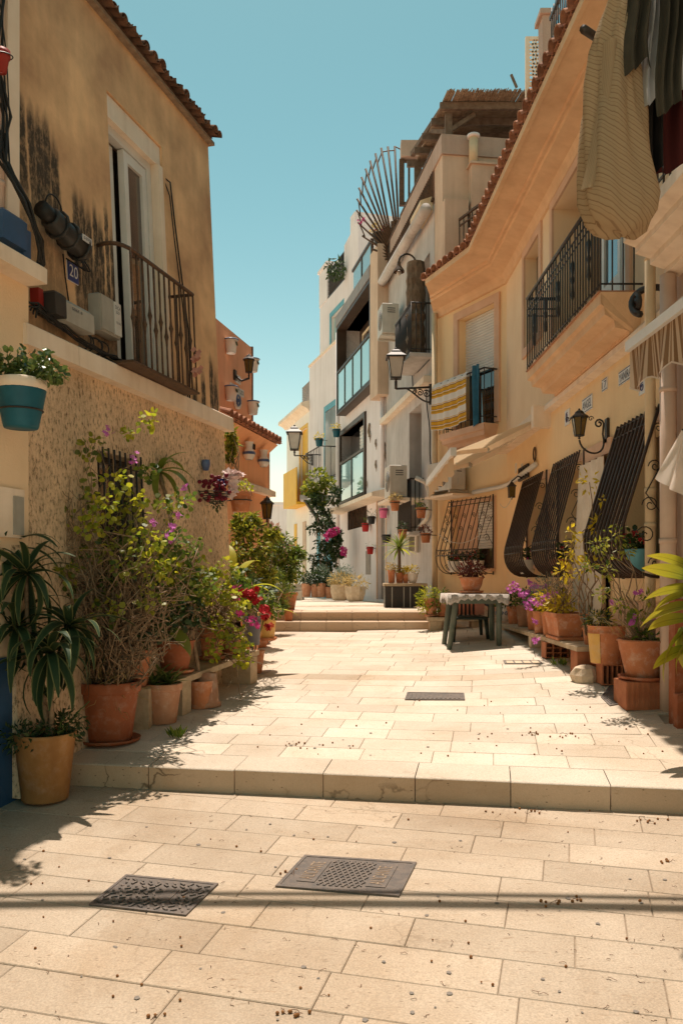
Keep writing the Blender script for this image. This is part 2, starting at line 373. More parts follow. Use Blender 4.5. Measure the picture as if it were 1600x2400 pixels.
rpv = nd(N, 'ShaderNodeValToRGB'); e = rpv.color_ramp.elements; e[0].position = .1; e[0].color = C(.12,.19,.02); e[1].position = .98; e[1].color = C(.30,.20,.04); q = e.new(.45); q.color = C(.40,.38,.03); q = e.new(.85); q.color = C(.52,.44,.04); L.new(av2.outputs[0], rpv.inputs[0])
md = nd(N, 'ShaderNodeMath', operation='SUBTRACT', inp={1: .5}); L.new(sx.outputs[0], md.inputs[0]); ma = nd(N, 'ShaderNodeMath', operation='ABSOLUTE'); L.new(md.outputs[0], ma.inputs[0]); mr_ = nd(N, 'ShaderNodeMapRange', inp={1: .0, 2: .06, 3: .62, 4: 1}); L.new(ma.outputs[0], mr_.inputs[0])
vr = nd(N, 'ShaderNodeMapRange', inp={3: .75, 4: 1.1}); L.new(oi.outputs['Random'], vr.inputs[0]); vm = nd(N, 'ShaderNodeMath', operation='MULTIPLY'); L.new(mr_.outputs[0], vm.inputs[0]); L.new(vr.outputs[0], vm.inputs[1])
hv = nd(N, 'ShaderNodeHueSaturation'); L.new(rpv.outputs[0], hv.inputs['Color']); L.new(vm.outputs[0], hv.inputs['Value']); L.new(hv.outputs[0], P.inputs['Base Color']); P.inputs['Roughness'].default_value = .4
tv = nd(N, 'ShaderNodeBsdfTranslucent'); L.new(hv.outputs[0], tv.inputs[0]); mv = nd(N, 'ShaderNodeMixShader', inp={0: .4}); L.new(P.outputs[0], mv.inputs[1]); L.new(tv.outputs[0], mv.inputs[2]); L.new(mv.outputs[0], N['Material Output'].inputs[0])
# glass as opaque panes; glass_sky carries a painted sky reflection in its colour
def glass(name, c, rough=.03, spec=.9):
    m, N, L, P = newmat(name); P.inputs['Base Color'].default_value = c; P.inputs['Roughness'].default_value = rough
    P.inputs['Specular IOR Level'].default_value = spec; P.inputs['Coat Weight'].default_value = .6; P.inputs['Coat Roughness'].default_value = .02; return m
glass('glass_dark', C(.03,.03,.032)); glass('glass_sky', C(.34,.58,.60), .06); glass('glass_frost', C(.24,.34,.35), .25); glass('glass_house', C(.08,.055,.04))
def striped(name, cols, scale, axis, wav=.0, rough=.95, trans=0.0, distort=0.0):
    """stripes along one UV axis"""
    m, N, L, P = newmat(name); uvn = nd(N, 'ShaderNodeUVMap'); sx = nd(N, 'ShaderNodeSeparateXYZ')
    if distort:
        nz = nd(N, 'ShaderNodeTexNoise', inp={'Scale': 2.0}); L.new(uvn.outputs[0], nz.inputs[0])
        mx = nd(N, 'ShaderNodeMix', data_type='RGBA', blend_type='ADD', inp={0: distort}); L.new(uvn.outputs[0], mx.inputs[6]); L.new(nz.outputs['Color'], mx.inputs[7]); L.new(mx.outputs[2], sx.inputs[0])
    else: L.new(uvn.outputs[0], sx.inputs[0])
    ml = nd(N, 'ShaderNodeMath', operation='MULTIPLY', inp={1: scale}); L.new(sx.outputs[axis], ml.inputs[0])
    fr_ = nd(N, 'ShaderNodeMath', operation='FRACT'); L.new(ml.outputs[0], fr_.inputs[0])
    rp = nd(N, 'ShaderNodeValToRGB'); rp.color_ramp.interpolation = 'CONSTANT'
    es = rp.color_ramp.elements
    while len(es) < len(cols): es.new(.5)
    for q, (pz, cc) in zip(list(es), cols): q.position = pz; q.color = cc
    L.new(fr_.outputs[0], rp.inputs[0]); L.new(rp.outputs[0], P.inputs['Base Color']); P.inputs['Roughness'].default_value = rough
    P.inputs['Specular IOR Level'].default_value = .1
    if trans:
        t = nd(N, 'ShaderNodeBsdfTranslucent'); L.new(rp.outputs[0], t.inputs[0]); mx = nd(N, 'ShaderNodeMixShader', inp={0: trans})
        L.new(P.outputs[0], mx.inputs[1]); L.new(t.outputs[0], mx.inputs[2]); L.new(mx.outputs[0], N['Material Output'].inputs[0])
    return m
Wt, Yl, Br = C(.74,.70,.64), C(.66,.36,.04), C(.36,.18,.04)
striped('towel_stripe', [(0,Wt),(.34,Yl),(.38,Wt),(.42,Br),(.48,Yl),(.66,Br),(.70,Wt),(.74,Yl),(.80,Br),(.84,Yl),(.95,Wt)], 3.0, 1)
striped('awning_stripe', [(0,C(.62,.50,.38)),(.25,C(.30,.19,.11)),(.55,C(.62,.50,.38)),(.62,C(.34,.22,.13)),(.70,C(.62,.5,.38)),(.8,C(.26,.16,.09))], 6.0, 0, trans=.3)
striped('trouser_stripe', [(0,C(.50,.375,.235)),(.3,C(.36,.25,.15)),(.38,C(.50,.37,.23)),(.62,C(.40,.285,.17)),(.67,C(.51,.38,.24)),(.88,C(.31,.21,.12)),(.95,C(.49,.36,.22))], 13.0, 0, trans=.4, distort=.03)
striped('chair_stripe', [(0,C(.03,.03,.03)),(.5,C(.55,.20,.12))], 9.0, 0)
def cloth(name, c, trans):
    m, N, L, P = newmat(name); P.inputs['Base Color'].default_value = c; P.inputs['Roughness'].default_value = .95; P.inputs['Specular IOR Level'].default_value = .1
    t = nd(N, 'ShaderNodeBsdfTranslucent', inp={0: c}); mx = nd(N, 'ShaderNodeMixShader', inp={0: trans})
    L.new(P.outputs[0], mx.inputs[1]); L.new(t.outputs[0], mx.inputs[2]); L.new(mx.outputs[0], N['Material Output'].inputs[0]); return m
cloth('awning_cream', C(.74,.58,.38), .35); cloth('voile', C(.78,.70,.62), .5); cloth('tablecloth', C(.6,.54,.48), .2); cloth('shirt_grey', C(.40,.39,.37), .35); cloth('red_mesh', C(.06,.015,.014), .15)

# ---- travertine paving, with soft blotches, pits along the bed and per-slab tone
def paving_mat(name, ca, cb, cs, dirt, crack=.35, grain=(.76, 1.17)):
    m, N, L, P = newmat(name); g = nd(N, 'ShaderNodeNewGeometry'); oi = nd(N, 'ShaderNodeObjectInfo')
    n1 = nd(N, 'ShaderNodeTexNoise', inp={'Scale': 1.1, 'Detail': 8, 'Roughness': .62}); L.new(g.outputs['Position'], n1.inputs[0])
    r1 = nd(N, 'ShaderNodeMapRange', inp={1: .35, 2: .7}); L.new(n1.outputs[0], r1.inputs[0])
    mx = nd(N, 'ShaderNodeMix', data_type='RGBA', inp={6: ca, 7: cb}); L.new(r1.outputs[0], mx.inputs[0])
    mp = nd(N, 'ShaderNodeMapping', inp={2: (0,0,R(-8)), 3: (3.5, 16, 8)}); L.new(g.outputs['Position'], mp.inputs[0])
    n2 = nd(N, 'ShaderNodeTexNoise', inp={'Scale': 3.0, 'Detail': 7, 'Roughness': .7}); L.new(mp.outputs[0], n2.inputs[0])
    r2 = nd(N, 'ShaderNodeMapRange', inp={1: .60, 2: .72}); L.new(n2.outputs[0], r2.inputs[0])
    m2 = nd(N, 'ShaderNodeMix', data_type='RGBA', inp={7: cs}); L.new(mx.outputs[2], m2.inputs[6])
    s2 = nd(N, 'ShaderNodeMath', operation='MULTIPLY', inp={1: dirt}); L.new(r2.outputs[0], s2.inputs[0]); L.new(s2.outputs[0], m2.inputs[0])
    n4 = nd(N, 'ShaderNodeTexNoise', inp={'Scale': 110.0, 'Detail': 4, 'Roughness': .7}); L.new(g.outputs['Position'], n4.inputs[0])
    r4 = nd(N, 'ShaderNodeMapRange', inp={1: .32, 2: .68, 3: grain[0], 4: grain[1]}); L.new(n4.outputs[0], r4.inputs[0])
    vo = nd(N, 'ShaderNodeTexVoronoi', inp={'Scale': 26.0}); L.new(g.outputs['Position'], vo.inputs['Vector'])
    rv = nd(N, 'ShaderNodeMapRange', inp={1: .05, 2: .09, 3: .35, 4: 1.0}); L.new(vo.outputs['Distance'], rv.inputs[0])
    wn = nd(N, 'ShaderNodeMapRange', inp={1: .80, 2: .84}); L.new(vo.outputs['Color'], wn.inputs[0])
    mpit = nd(N, 'ShaderNodeMix', data_type='FLOAT', inp={2: 1.0}); L.new(wn.outputs[0], mpit.inputs[0]); L.new(rv.outputs[0], mpit.inputs[3])
    vv = nd(N, 'ShaderNodeMapRange', inp={3: .87, 4: 1.07}); L.new(oi.outputs['Random'], vv.inputs[0])
    a1 = nd(N, 'ShaderNodeMath', operation='MULTIPLY'); L.new(r4.outputs[0], a1.inputs[0]); L.new(vv.outputs[0], a1.inputs[1])
    a2 = nd(N, 'ShaderNodeMath', operation='MULTIPLY'); L.new(a1.outputs[0], a2.inputs[0]); L.new(mpit.outputs[0], a2.inputs[1])
    hs = nd(N, 'ShaderNodeHueSaturation'); L.new(m2.outputs[2], hs.inputs['Color']); L.new(a2.outputs[0], hs.inputs['Value']); L.new(hs.outputs[0], P.inputs['Base Color'])
    n5 = nd(N, 'ShaderNodeTexNoise', inp={'Scale': .55, 'Detail': 9, 'Roughness': .7, 'Distortion': .6}); L.new(g.outputs['Position'], n5.inputs[0])
    r5 = nd(N, 'ShaderNodeMapRange', inp={1: .47, 2: .66, 3: 0, 4: dirt*.75}); L.new(n5.outputs[0], r5.inputs[0])
    m5 = nd(N, 'ShaderNodeMix', data_type='RGBA', blend_type='MULTIPLY', inp={7: C(.72,.60,.46)}); L.new(r5.outputs[0], m5.inputs[0]); L.new(hs.outputs[0], m5.inputs[6])
    n6 = nd(N, 'ShaderNodeTexNoise', inp={'Scale': 14.0, 'Detail': 8, 'Roughness': .8}); L.new(mp.outputs[0], n6.inputs[0])
    r6 = nd(N, 'ShaderNodeMapRange', inp={1: .60, 2: .66, 3: 0, 4: dirt}); L.new(n6.outputs[0], r6.inputs[0])
    m6 = nd(N, 'ShaderNodeMix', data_type='RGBA', inp={7: cs}); L.new(r6.outputs[0], m6.inputs[0]); L.new(m5.outputs[2], m6.inputs[6]); L.new(m6.outputs[2], P.inputs['Base Color'])
    v7 = nd(N, 'ShaderNodeTexVoronoi', inp={'Scale': 5.0}); L.new(mp.outputs[0], v7.inputs['Vector'])
    r7 = nd(N, 'ShaderNodeMapRange', inp={1: .10, 2: .17, 3: 1, 4: 0}); L.new(v7.outputs['Distance'], r7.inputs[0])
    g7 = nd(N, 'ShaderNodeMapRange', inp={1: .60, 2: .66}); L.new(v7.outputs['Color'], g7.inputs[0])
    k7 = nd(N, 'ShaderNodeMath', operation='MULTIPLY'); L.new(r7.outputs[0], k7.inputs[0]); L.new(g7.outputs[0], k7.inputs[1])
    nv = nd(N, 'ShaderNodeTexNoise', inp={'Scale': 2.2, 'Detail': 5}); L.new(g.outputs['Position'], nv.inputs[0])
    dv = nd(N, 'ShaderNodeMix', data_type='RGBA', blend_type='ADD', inp={0: .55}); L.new(g.outputs['Position'], dv.inputs[6]); L.new(nv.outputs['Color'], dv.inputs[7])
    v8 = nd(N, 'ShaderNodeTexVoronoi', feature='DISTANCE_TO_EDGE', inp={'Scale': 1.6}); L.new(dv.outputs[2], v8.inputs['Vector'])
    r8 = nd(N, 'ShaderNodeMapRange', inp={1: .004, 2: .011, 3: 1, 4: 0}); L.new(v8.outputs['Distance'], r8.inputs[0])
    g8 = nd(N, 'ShaderNodeMapRange', inp={1: .50, 2: .58, 3: 0, 4: crack}); L.new(n5.outputs[0], g8.inputs[0])
    k8 = nd(N, 'ShaderNodeMath', operation='MULTIPLY'); L.new(r8.outputs[0], k8.inputs[0]); L.new(g8.outputs[0], k8.inputs[1])
    k9 = nd(N, 'ShaderNodeMath', operation='MAXIMUM'); L.new(k7.outputs[0], k9.inputs[0]); L.new(k8.outputs[0], k9.inputs[1])
    m9 = nd(N, 'ShaderNodeMix', data_type='RGBA', inp={7: tuple(x*.5 for x in cs[:3]) + (1,)}); L.new(k9.outputs[0], m9.inputs[0]); L.new(m6.outputs[2], m9.inputs[6]); L.new(m9.outputs[2], P.inputs['Base Color'])
    P.inputs['Roughness'].default_value = .75; P.inputs['Specular IOR Level'].default_value = .25
    bp = nd(N, 'ShaderNodeBump', inp={'Strength': .35, 'Distance': .004}); L.new(n4.outputs[0], bp.inputs['Height']); L.new(bp.outputs[0], P.inputs['Normal'])
paving_mat('paving', C(.64,.565,.465), C(.555,.465,.36), C(.38,.28,.18), .5)
paving_mat('paving_band', C(.52,.43,.33), C(.44,.35,.25), C(.33,.24,.15), .6)
paving_mat('step_stone_shaded', C(.60,.46,.33), C(.50,.365,.245), C(.36,.25,.15), .6, .9, (.92, 1.06))  # warmer and darker than the treads: shade and bounce put into the colour
paving_mat('paving_worn_vignette', C(.49,.405,.31), C(.38,.295,.21), C(.27,.185,.11), .75)  # dirt and a lens vignette are both put into this darker tone
# ---- roughcast render with dark pits
m, N, L, P = newmat('roughcast'); g = nd(N, 'ShaderNodeNewGeometry')
mp = nd(N, 'ShaderNodeMapping', inp={3: (1,1,.55)}); L.new(g.outputs['Position'], mp.inputs[0])
n1 = nd(N, 'ShaderNodeTexNoise', inp={'Scale': 38.0, 'Detail': 8, 'Roughness': .72}); L.new(mp.outputs[0], n1.inputs[0])
r1 = nd(N, 'ShaderNodeValToRGB'); e = r1.color_ramp.elements; e[0].position = .36; e[0].color = C(.22,.14,.075); e[1].position = .58; e[1].color = C(.92,.68,.45)
q = e.new(.46); q.color = C(.76,.53,.33)
L.new(n1.outputs[0], r1.inputs[0])
n2 = nd(N, 'ShaderNodeTexNoise', inp={'Scale': 2.0, 'Detail': 6}); L.new(mp.outputs[0], n2.inputs[0])
r2 = nd(N, 'ShaderNodeMapRange', inp={1: .35, 2: .7, 3: 1.15, 4: .72}); L.new(n2.outputs[0], r2.inputs[0])
hs = nd(N, 'ShaderNodeHueSaturation'); L.new(r1.outputs[0], hs.inputs['Color']); L.new(r2.outputs[0], hs.inputs['Value']); L.new(hs.outputs[0], P.inputs['Base Color'])
P.inputs['Roughness'].default_value = .95
bp = nd(N, 'ShaderNodeBump', inp={'Strength': .9, 'Distance': .03}); L.new(n1.outputs[0], bp.inputs['Height']); L.new(bp.outputs[0], P.inputs['Normal'])

# ---------------------------------------------------------------- frames of the street
FL = Fr((-1.23, 9.10), 15.5, 'L', lean=.048, zref=2.5)       # tan house
FW = Fr((-1.23, 9.10), 15.5, 'L')                             # white house before it
FO = Fr((-1.41, 16.0), 12.6, 'L')                             # orange house, lower storey
FN = Fr((2.80, 14.14), 0.0, 'R')                              # yellow house, long front
FF = Fr((2.80, 14.14), -26.0, 'R')                            # yellow house, turned end
F4 = Fr((1.80, 16.19), -8.0, 'R')                             # grey house
F3 = Fr((1.09, 21.2), -11.7, 'R')                             # white house with brown bays
u3 = F3.u(793); p3 = F3.p(u3, 0, 0)
F2 = Fr((p3.x, p3.y), -16.8, 'R'); u2 = F2.u(725); p2 = F2.p(u2, 0, 0)
F1 = Fr((p2.x, p2.y), -15.8, 'R'); u1 = F1.u(672)
# ---------------------------------------------------------------- ground
D0 = 5.381; SN, CS = math.sin(R(10)), math.cos(R(10)); RISE = .16; G = .063
def dd(x, y): return x*SN + y*CS - D0                          # metres beyond the first step
YB = 12.80                                                     # foot of the two far steps
def z_low(x, y): return G * dd(x, y)
def z_up(x, y): return RISE + G * dd(x, y) + .04 * (x - 1.2 + math.sqrt((x - 1.2)**2 + .25)) * min(1, max(0, (y - 5.75) / 2.0))
ZT = z_up(0, YB) + .275
def z_ter(x, y): return ZT - .0115 * (y - 13.1)
def z_gnd(x, y):
    if dd(x, y) < 0: return z_low(x, y)
    return z_up(x, y) if (y < YB or x > 1.34) and y < 17 else z_ter(x, y)
mb = MB()
ys = [-60, -20, 0, 3, 5, 8, 10, 12, 12.9, 13.0, 18, 25, 40, 80, 300, 1500]; zs = [-.9, -.75, -.45, -.3, -.22, -.06, .08, .22, .3, .62, .62, .55, .5, .5, .5, .5]
xs = [-900, -60, -12, -4, 0, 4, 12, 60, 900]
mb.loft([[Vector((x, y, z - .04)) for x in xs] for y, z in zip(ys, zs)])
mb.build('ground', 'far_ground', kind='structure', base=(0,0,0))
# slabs on the lower and the upper level: each a stone of its own
def inside(x, y, lo):
    return (dd(x, y) < -.01) if lo else (dd(x, y) > .33 and y < YB - .01)
def lay(root, ang, lo, zf, x0, x1, y0, y1, rowd, seed, keep, mat='paving', v0=0.0, lens=(.50, .62, .62, .66, .42, .58), alt=None):
    rnd = random.Random(seed); a = R(ang); dx = Vector((math.cos(a), -math.sin(a))); dy = Vector((math.sin(a), math.cos(a)))
    meshes = {}
    cnt = 0; gap = .0024
    v = v0 - 44*rowd
    while v < 16:
        u = -9 + rnd.uniform(-.6, 0)
        d = rowd
        while u < 9:
            ln = rnd.choice(lens)
            c = dx * (u + ln/2) + dy * (v + d/2)
            if keep(c.x, c.y) and x0 < c.x < x1 and y0 < c.y < y1:
                m2_ = alt[0] if alt and alt[1] < dd(c.x, c.y) < alt[2] else mat; key = (round(ln, 2), m2_)
                if key not in meshes:
                    q = MB(); q.bbox(W, -ln/2+gap/2, ln/2-gap/2, -d/2+gap/2, d/2-gap/2, -.03, 0, .004); meshes[key] = raw_mesh('paving_slab', q, m2_)
                o = share('paving_slab', meshes[key], root, (c.x, c.y, zf(c.x, c.y) + rnd.uniform(-.0015, .0015)))
                ex, ey = .05, .05
                gx = (zf(c.x+ex, c.y) - zf(c.x-ex, c.y)) / (2*ex); gy = (zf(c.x, c.y+ey) - zf(c.x, c.y-ey)) / (2*ey)
                nn = Vector((-gx, -gy, 1)).normalized(); xa = Vector((dx.x, dx.y, gx*dx.x + gy*dx.y)).normalized(); ya = nn.cross(xa)
                o.rotation_euler = Matrix((xa, ya, nn)).transposed().to_euler(); cnt += 1
            u += ln
        v += d
    return cnt
def in_view(x, y): return y > 2.6 and -.43*y - .35 < x < .43*y + .35
low = thing('lower_pavement', None, None, (0, 4, 0), kind='structure')
c1 = lay(low, 15.3, True, z_low, -2.6, 2.7, 2.5, 7, .268, 3, lambda x, y: in_view(x, y) and dd(x, y) < .13, 'paving_worn_vignette', 0.0, (.70, .66, .74, .52, .62, .70))
mb = MB(); mb.loft([[Vector((x, y, z_low(x, y) - .012)) for x in (-4, 0, 4)] for y in (-6, 2, 5, 6.4)]); mb.build('joint_bed', 'ground_base', low)
upp = thing('upper_pavement', None, None, (0, 8, 0), kind='structure')
def wall_clear(x, y):
    p = Vector((x, y, 0)); return (p - FL.o).dot(FL.n) > -.1 or y > 9.3
c2 = lay(upp, 10.0, False, z_up, -2.5, 2.85, 4.9, YB, .292, 5, lambda x, y: in_view(x, y) and dd(x, y) > .40 and y < YB - .12 and wall_clear(x, y), 'paving', D0 + .333, alt=('paving_band', 3.2, 3.5))
mb = MB()
for k in range(24):
    y0 = 4.6 + k*(17-4.6)/24; y1 = 4.6 + (k+1)*(17-4.6)/24
    X = [-4, -2, 0, .6, 1.0, 1.4, 1.8, 2.3, 2.9]
    for i in range(8):
        f = lambda x, y: Vector((x, max(y, (D0 + .3 - x*SN)/CS), z_up(x, max(y, (D0 + .3 - x*SN)/CS)) - .02))
        mb.quad(f(X[i], y0), f(X[i+1], y0), f(X[i+1], y1), f(X[i], y1))
mb.build('joint_bed', 'ground_base', upp)
ter = thing('terrace_pavement', None, None, (0, 18, ZT), kind='structure')
c3 = lay(ter, 1.0, False, z_ter, -2.2, 2.0, 13.4, 17.0, .42, 9, lambda x, y: x < 1.75 and y > 13.75)
mb = MB(); mb.quad(Vector((-4, 13.1, z_ter(0,13.1)-.012)), Vector((1.75, 13.1, z_ter(0,13.1)-.012)), Vector((1.75, 17.0, z_ter(0,17)-.012)), Vector((-4, 17.0, z_ter(0,17)-.012)))
mb.quad(Vector((-4, 17.0, z_ter(0,17)-.006)), Vector((1.75, 17.0, z_ter(0,17)-.006)), Vector((1.75, 60, z_ter(0,60)-.006)), Vector((-4, 60, z_ter(0,60)-.006)))
mb.build('joint_bed', 'paving', ter)
print('slabs', c1, c2, c3)
# first step: blocks with a rounded nosing
st = thing('stone_step', 'pale travertine step crossing the street in the foreground', 'step', (0, 5.46, 0))
sx_ = Vector((CS, -SN, 0)); sy_ = Vector((SN, CS, 0)); org = Vector((0, D0/CS, 0)); 
org = sy_ * D0
bx = -3.05; rnd = random.Random(4)
marks = [348, 549, 757, 972, 1196, 1430]
edges = []
for px in marks:   # joints seen in the photograph
    k = (px - CX)/F   # point on step line: org + sx*t ; X/Y = k
    t = (k*org.y - org.x) / (sx_.x - k*sx_.y); edges.append(t)
edges = [edges[0]-1.25, edges[0]-.62] + edges + [edges[-1]+.62, edges[-1]+1.24]
for i in range(len(edges)-1):
    a, b = edges[i]+.003, edges[i+1]-.003; q = MB(); prof = [(.004, -.08), (.004, RISE-.0125), (.05, RISE-.0125), (.05, -.08)]; tp = [(0, RISE-.012), (-.001, RISE-.009), (.003, RISE-.004), (.012, RISE), (.331, RISE+.331*G), (.331, RISE-.012+.331*G)]
    dz = rnd.uniform(-.002, .002); dn = rnd.uniform(-.003, .003)
    rings = [[org + sx_*t + sy_*(n+dn) + Vector((0,0,z+dz)) for (n, z) in prof] for t in (a, b)]
    q.loft(rings, True, True); q.build('riser_slab', 'step_stone_shaded', st); MB().loft([[org + sx_*t + sy_*(n+dn) + Vector((0,0,z+dz)) for (n, z) in tp] for t in (a, b)], True, True).build('tread_slab', 'paving', st)
# two far steps
for k in range(2):
    s2 = thing('far_stone_step', ['lower of the two pale steps before the far houses', 'upper of the two pale steps before the far houses'][k], 'step', (0, YB + .34*k, ZT-.3), 'pair of far steps')
    xa = -1.45; n = 0
    while xa < 1.3:
        xb = min(1.34, xa + .405); y0 = YB + .34*k; za = z_up(0, YB) + .1375*k
        MB().bbox(W, xa+.002, xb-.002, y0 + rnd.uniform(-.003,.003), y0+.345 + (.3 if k else 0), za-.1, za+.1375 + (0.0 if k == 0 else .001), .006).build('step_block', 'step_stone_shaded', s2)
        xa = xb
MB().box(W, 1.342, 1.75, YB+.02, 17, .3, ZT+.0).build('terrace_edge', 'travertine_block', ter)
# ================================================================ tan house on the left
def smooth_gate(N, L, src, a, b, c, d):
    r1 = nd(N, 'ShaderNodeMapRange', interpolation_type='SMOOTHSTEP', inp={1: a, 2: b}); L.new(src, r1.inputs[0])
    r2 = nd(N, 'ShaderNodeMapRange', interpolation_type='SMOOTHSTEP', inp={1: c, 2: d, 3: 1, 4: 0}); L.new(src, r2.inputs[0])
    m_ = nd(N, 'ShaderNodeMath', operation='MULTIPLY'); L.new(r1.outputs[0], m_.inputs[0]); L.new(r2.outputs[0], m_.inputs[1]); return m_.outputs[0]
m, N, L, P = newmat('tan_plaster'); uvn = nd(N, 'ShaderNodeUVMap'); sx = nd(N, 'ShaderNodeSeparateXYZ'); L.new(uvn.outputs[0], sx.inputs[0])
n1 = nd(N, 'ShaderNodeTexNoise', inp={'Scale': 1.6, 'Detail': 8, 'Roughness': .6}); L.new(uvn.outputs[0], n1.inputs[0])
r1 = nd(N, 'ShaderNodeValToRGB'); e = r1.color_ramp.elements; e[0].position = .32; e[0].color = C(.52,.30,.16); e[1].position = .66; e[1].color = C(.88,.56,.30); L.new(n1.outputs[0], r1.inputs[0])
mp = nd(N, 'ShaderNodeMapping', inp={3: (5, .7, 1)}); L.new(uvn.outputs[0], mp.inputs[0])
n2 = nd(N, 'ShaderNodeTexNoise', inp={'Scale': 2.0, 'Detail': 6}); L.new(mp.outputs[0], n2.inputs[0])
r2 = nd(N, 'ShaderNodeMapRange', inp={1: .3, 2: .7, 3: .93, 4: 1.05}); L.new(n2.outputs[0], r2.inputs[0])
hs = nd(N, 'ShaderNodeHueSaturation'); L.new(r1.outputs[0], hs.inputs['Color']); L.new(r2.outputs[0], hs.inputs['Value'])
nw = nd(N, 'ShaderNodeTexNoise', inp={'Scale': 7.0, 'Detail': 5, 'Roughness': .65}); L.new(uvn.outputs[0], nw.inputs[0])
wu = nd(N, 'ShaderNodeMapRange', inp={3: -.035, 4: .035}); L.new(nw.outputs[0], wu.inputs[0]); ud = nd(N, 'ShaderNodeMath', operation='ADD'); L.new(sx.outputs[0], ud.inputs[0]); L.new(wu.outputs[0], ud.inputs[1])
def finger(px, py, hw, zfade, keep, strength=.97):
    """one run of black mould: rounded top at the photo pixel, fading to patches between zfade"""
    uc, zt_ = FL.hit(px, py)
    d_ = nd(N, 'ShaderNodeMath', operation='SUBTRACT', inp={1: uc}); L.new(ud.outputs[0], d_.inputs[0]); ab = nd(N, 'ShaderNodeMath', operation='ABSOLUTE'); L.new(d_.outputs[0], ab.inputs[0])
    side = nd(N, 'ShaderNodeMapRange', interpolation_type='SMOOTHSTEP', inp={1: hw*1.25, 2: hw*.62}); L.new(ab.outputs[0], side.inputs[0])
    up = nd(N, 'ShaderNodeMath', operation='MULTIPLY_ADD', inp={1: 1.6, 2: 0}); L.new(ab.outputs[0], up.inputs[0]); zz_ = nd(N, 'ShaderNodeMath', operation='ADD'); L.new(sx.outputs[1], zz_.inputs[0]); L.new(up.outputs[0], zz_.inputs[1])
    tp_ = nd(N, 'ShaderNodeMapRange', interpolation_type='SMOOTHSTEP', inp={1: zt_+.02, 2: zt_-.22}); L.new(zz_.outputs[0], tp_.inputs[0])
    bt = nd(N, 'ShaderNodeMapRange', interpolation_type='SMOOTHSTEP', inp={1: zfade[0], 2: zfade[1], 3: keep, 4: 1}); L.new(sx.outputs[1], bt.inputs[0])
    m1 = nd(N, 'ShaderNodeMath', operation='MULTIPLY'); L.new(side.outputs[0], m1.inputs[0]); L.new(tp_.outputs[0], m1.inputs[1])
    m2 = nd(N, 'ShaderNodeMath', operation='MULTIPLY'); L.new(m1.outputs[0], m2.inputs[0]); L.new(bt.outputs[0], m2.inputs[1])
    m3 = nd(N, 'ShaderNodeMath', operation='MULTIPLY', inp={1: strength}); L.new(m2.outputs[0], m3.inputs[0]); return m3.outputs[0]
S = [finger(*q) for q in ((46,185,.055,(3.9,4.3),.35),(70,215,.045,(3.9,4.25),.35),(88,235,.06,(3.9,4.25),.5),(105,245,.05,(3.9,4.3),.5),(125,300,.055,(3.8,4.2),.5),(138,420,.03,(3.8,4.1),.3),(60,420,.12,(3.4,3.9),.3,.7),(100,470,.14,(3.3,3.8),.3,.6),
  (175,418,.05,(3.3,3.8),.7),(190,435,.045,(3.3,3.8),.7),(205,462,.05,(3.3,3.7),.7),(220,455,.04,(3.3,3.7),.7),(233,490,.045,(3.2,3.6),.75),(246,455,.03,(3.2,3.6),.7),(262,510,.05,(3.2,3.5),.7),(215,560,.16,(3.1,3.5),.5,.8),(255,640,.1,(3.1,3.4),.5,.8),
  (455,880,.06,(2.8,2.9),1),(474,850,.05,(2.8,2.9),1),(492,815,.05,(2.8,2.9),1),(503,860,.06,(2.8,2.9),1),(430,900,.07,(2.8,2.9),1),(330,850,.10,(2.8,2.9),1,.6))]
acc = S[0]
for q in S[1:]:
    mxm = nd(N, 'ShaderNodeMath', operation='MAXIMUM'); L.new(acc, mxm.inputs[0]); L.new(q, mxm.inputs[1]); acc = mxm.outputs[0]
mp3 = nd(N, 'ShaderNodeMapping', inp={3: (2.2, 1, 1)}); L.new(uvn.outputs[0], mp3.inputs[0])
n3 = nd(N, 'ShaderNodeTexNoise', inp={'Scale': 9.0, 'Detail': 9, 'Roughness': .75}); L.new(mp3.outputs[0], n3.inputs[0])
r3 = nd(N, 'ShaderNodeMapRange', inp={1: .38, 2: .52, 3: .55, 4: 1}); L.new(n3.outputs[0], r3.inputs[0])
mm = nd(N, 'ShaderNodeMath', operation='MULTIPLY'); L.new(acc, mm.inputs[0]); L.new(r3.outputs[0], mm.inputs[1])
mx = nd(N, 'ShaderNodeMix', data_type='RGBA', inp={7: C(.035,.028,.02)}); L.new(mm.outputs[0], mx.inputs[0]); L.new(hs.outputs[0], mx.inputs[6])
L.new(mx.outputs[2], P.inputs['Base Color']); P.inputs['Roughness'].default_value = .95
bp = nd(N, 'ShaderNodeBump', inp={'Strength': .3, 'Distance': .02}); L.new(n3.outputs[0], bp.inputs['Height']); L.new(bp.outputs[0], P.inputs['Normal'])

tan = thing('tan_plaster_house', 'tan plaster house with black damp stains, tall balcony window and roughcast lower wall', 'house', FL.p(-1.7, 0, .2))
UVL = lambda v: ((v - FL.o).dot(FL.d), v.z)
D = (-2.24, -1.27, 3.17, 5.54)
mb = wall_holes(MB(), FL, -3.75, -.16, 3.1, 6.12, [D + (.28,)]); shell(mb, FL, -3.75, -.16, 3.1, 6.12, 4); mb.build('upper_wall', 'tan_plaster', tan, uv=UVL)
LW = (-2.66, -1.98, .95, 2.45)
mb = wall_holes(MB(), FL, -3.75, -.12, 0, 3.05, [LW + (.15,)], n=.02); shell(mb, FL, -3.75, -.12, 0, 3.05, 3.9, n=.02); mb.build('lower_wall', 'roughcast', tan)
for a, b in ((-3.62, -3.01), (-3.005, -2.11), (-2.105, -1.2), (-1.195, -.08)):
    MB().bbox(FL, a, b, -.05, .12, 3.02, 3.17, .01).build('ledge_stone', 'ledge_white', tan)
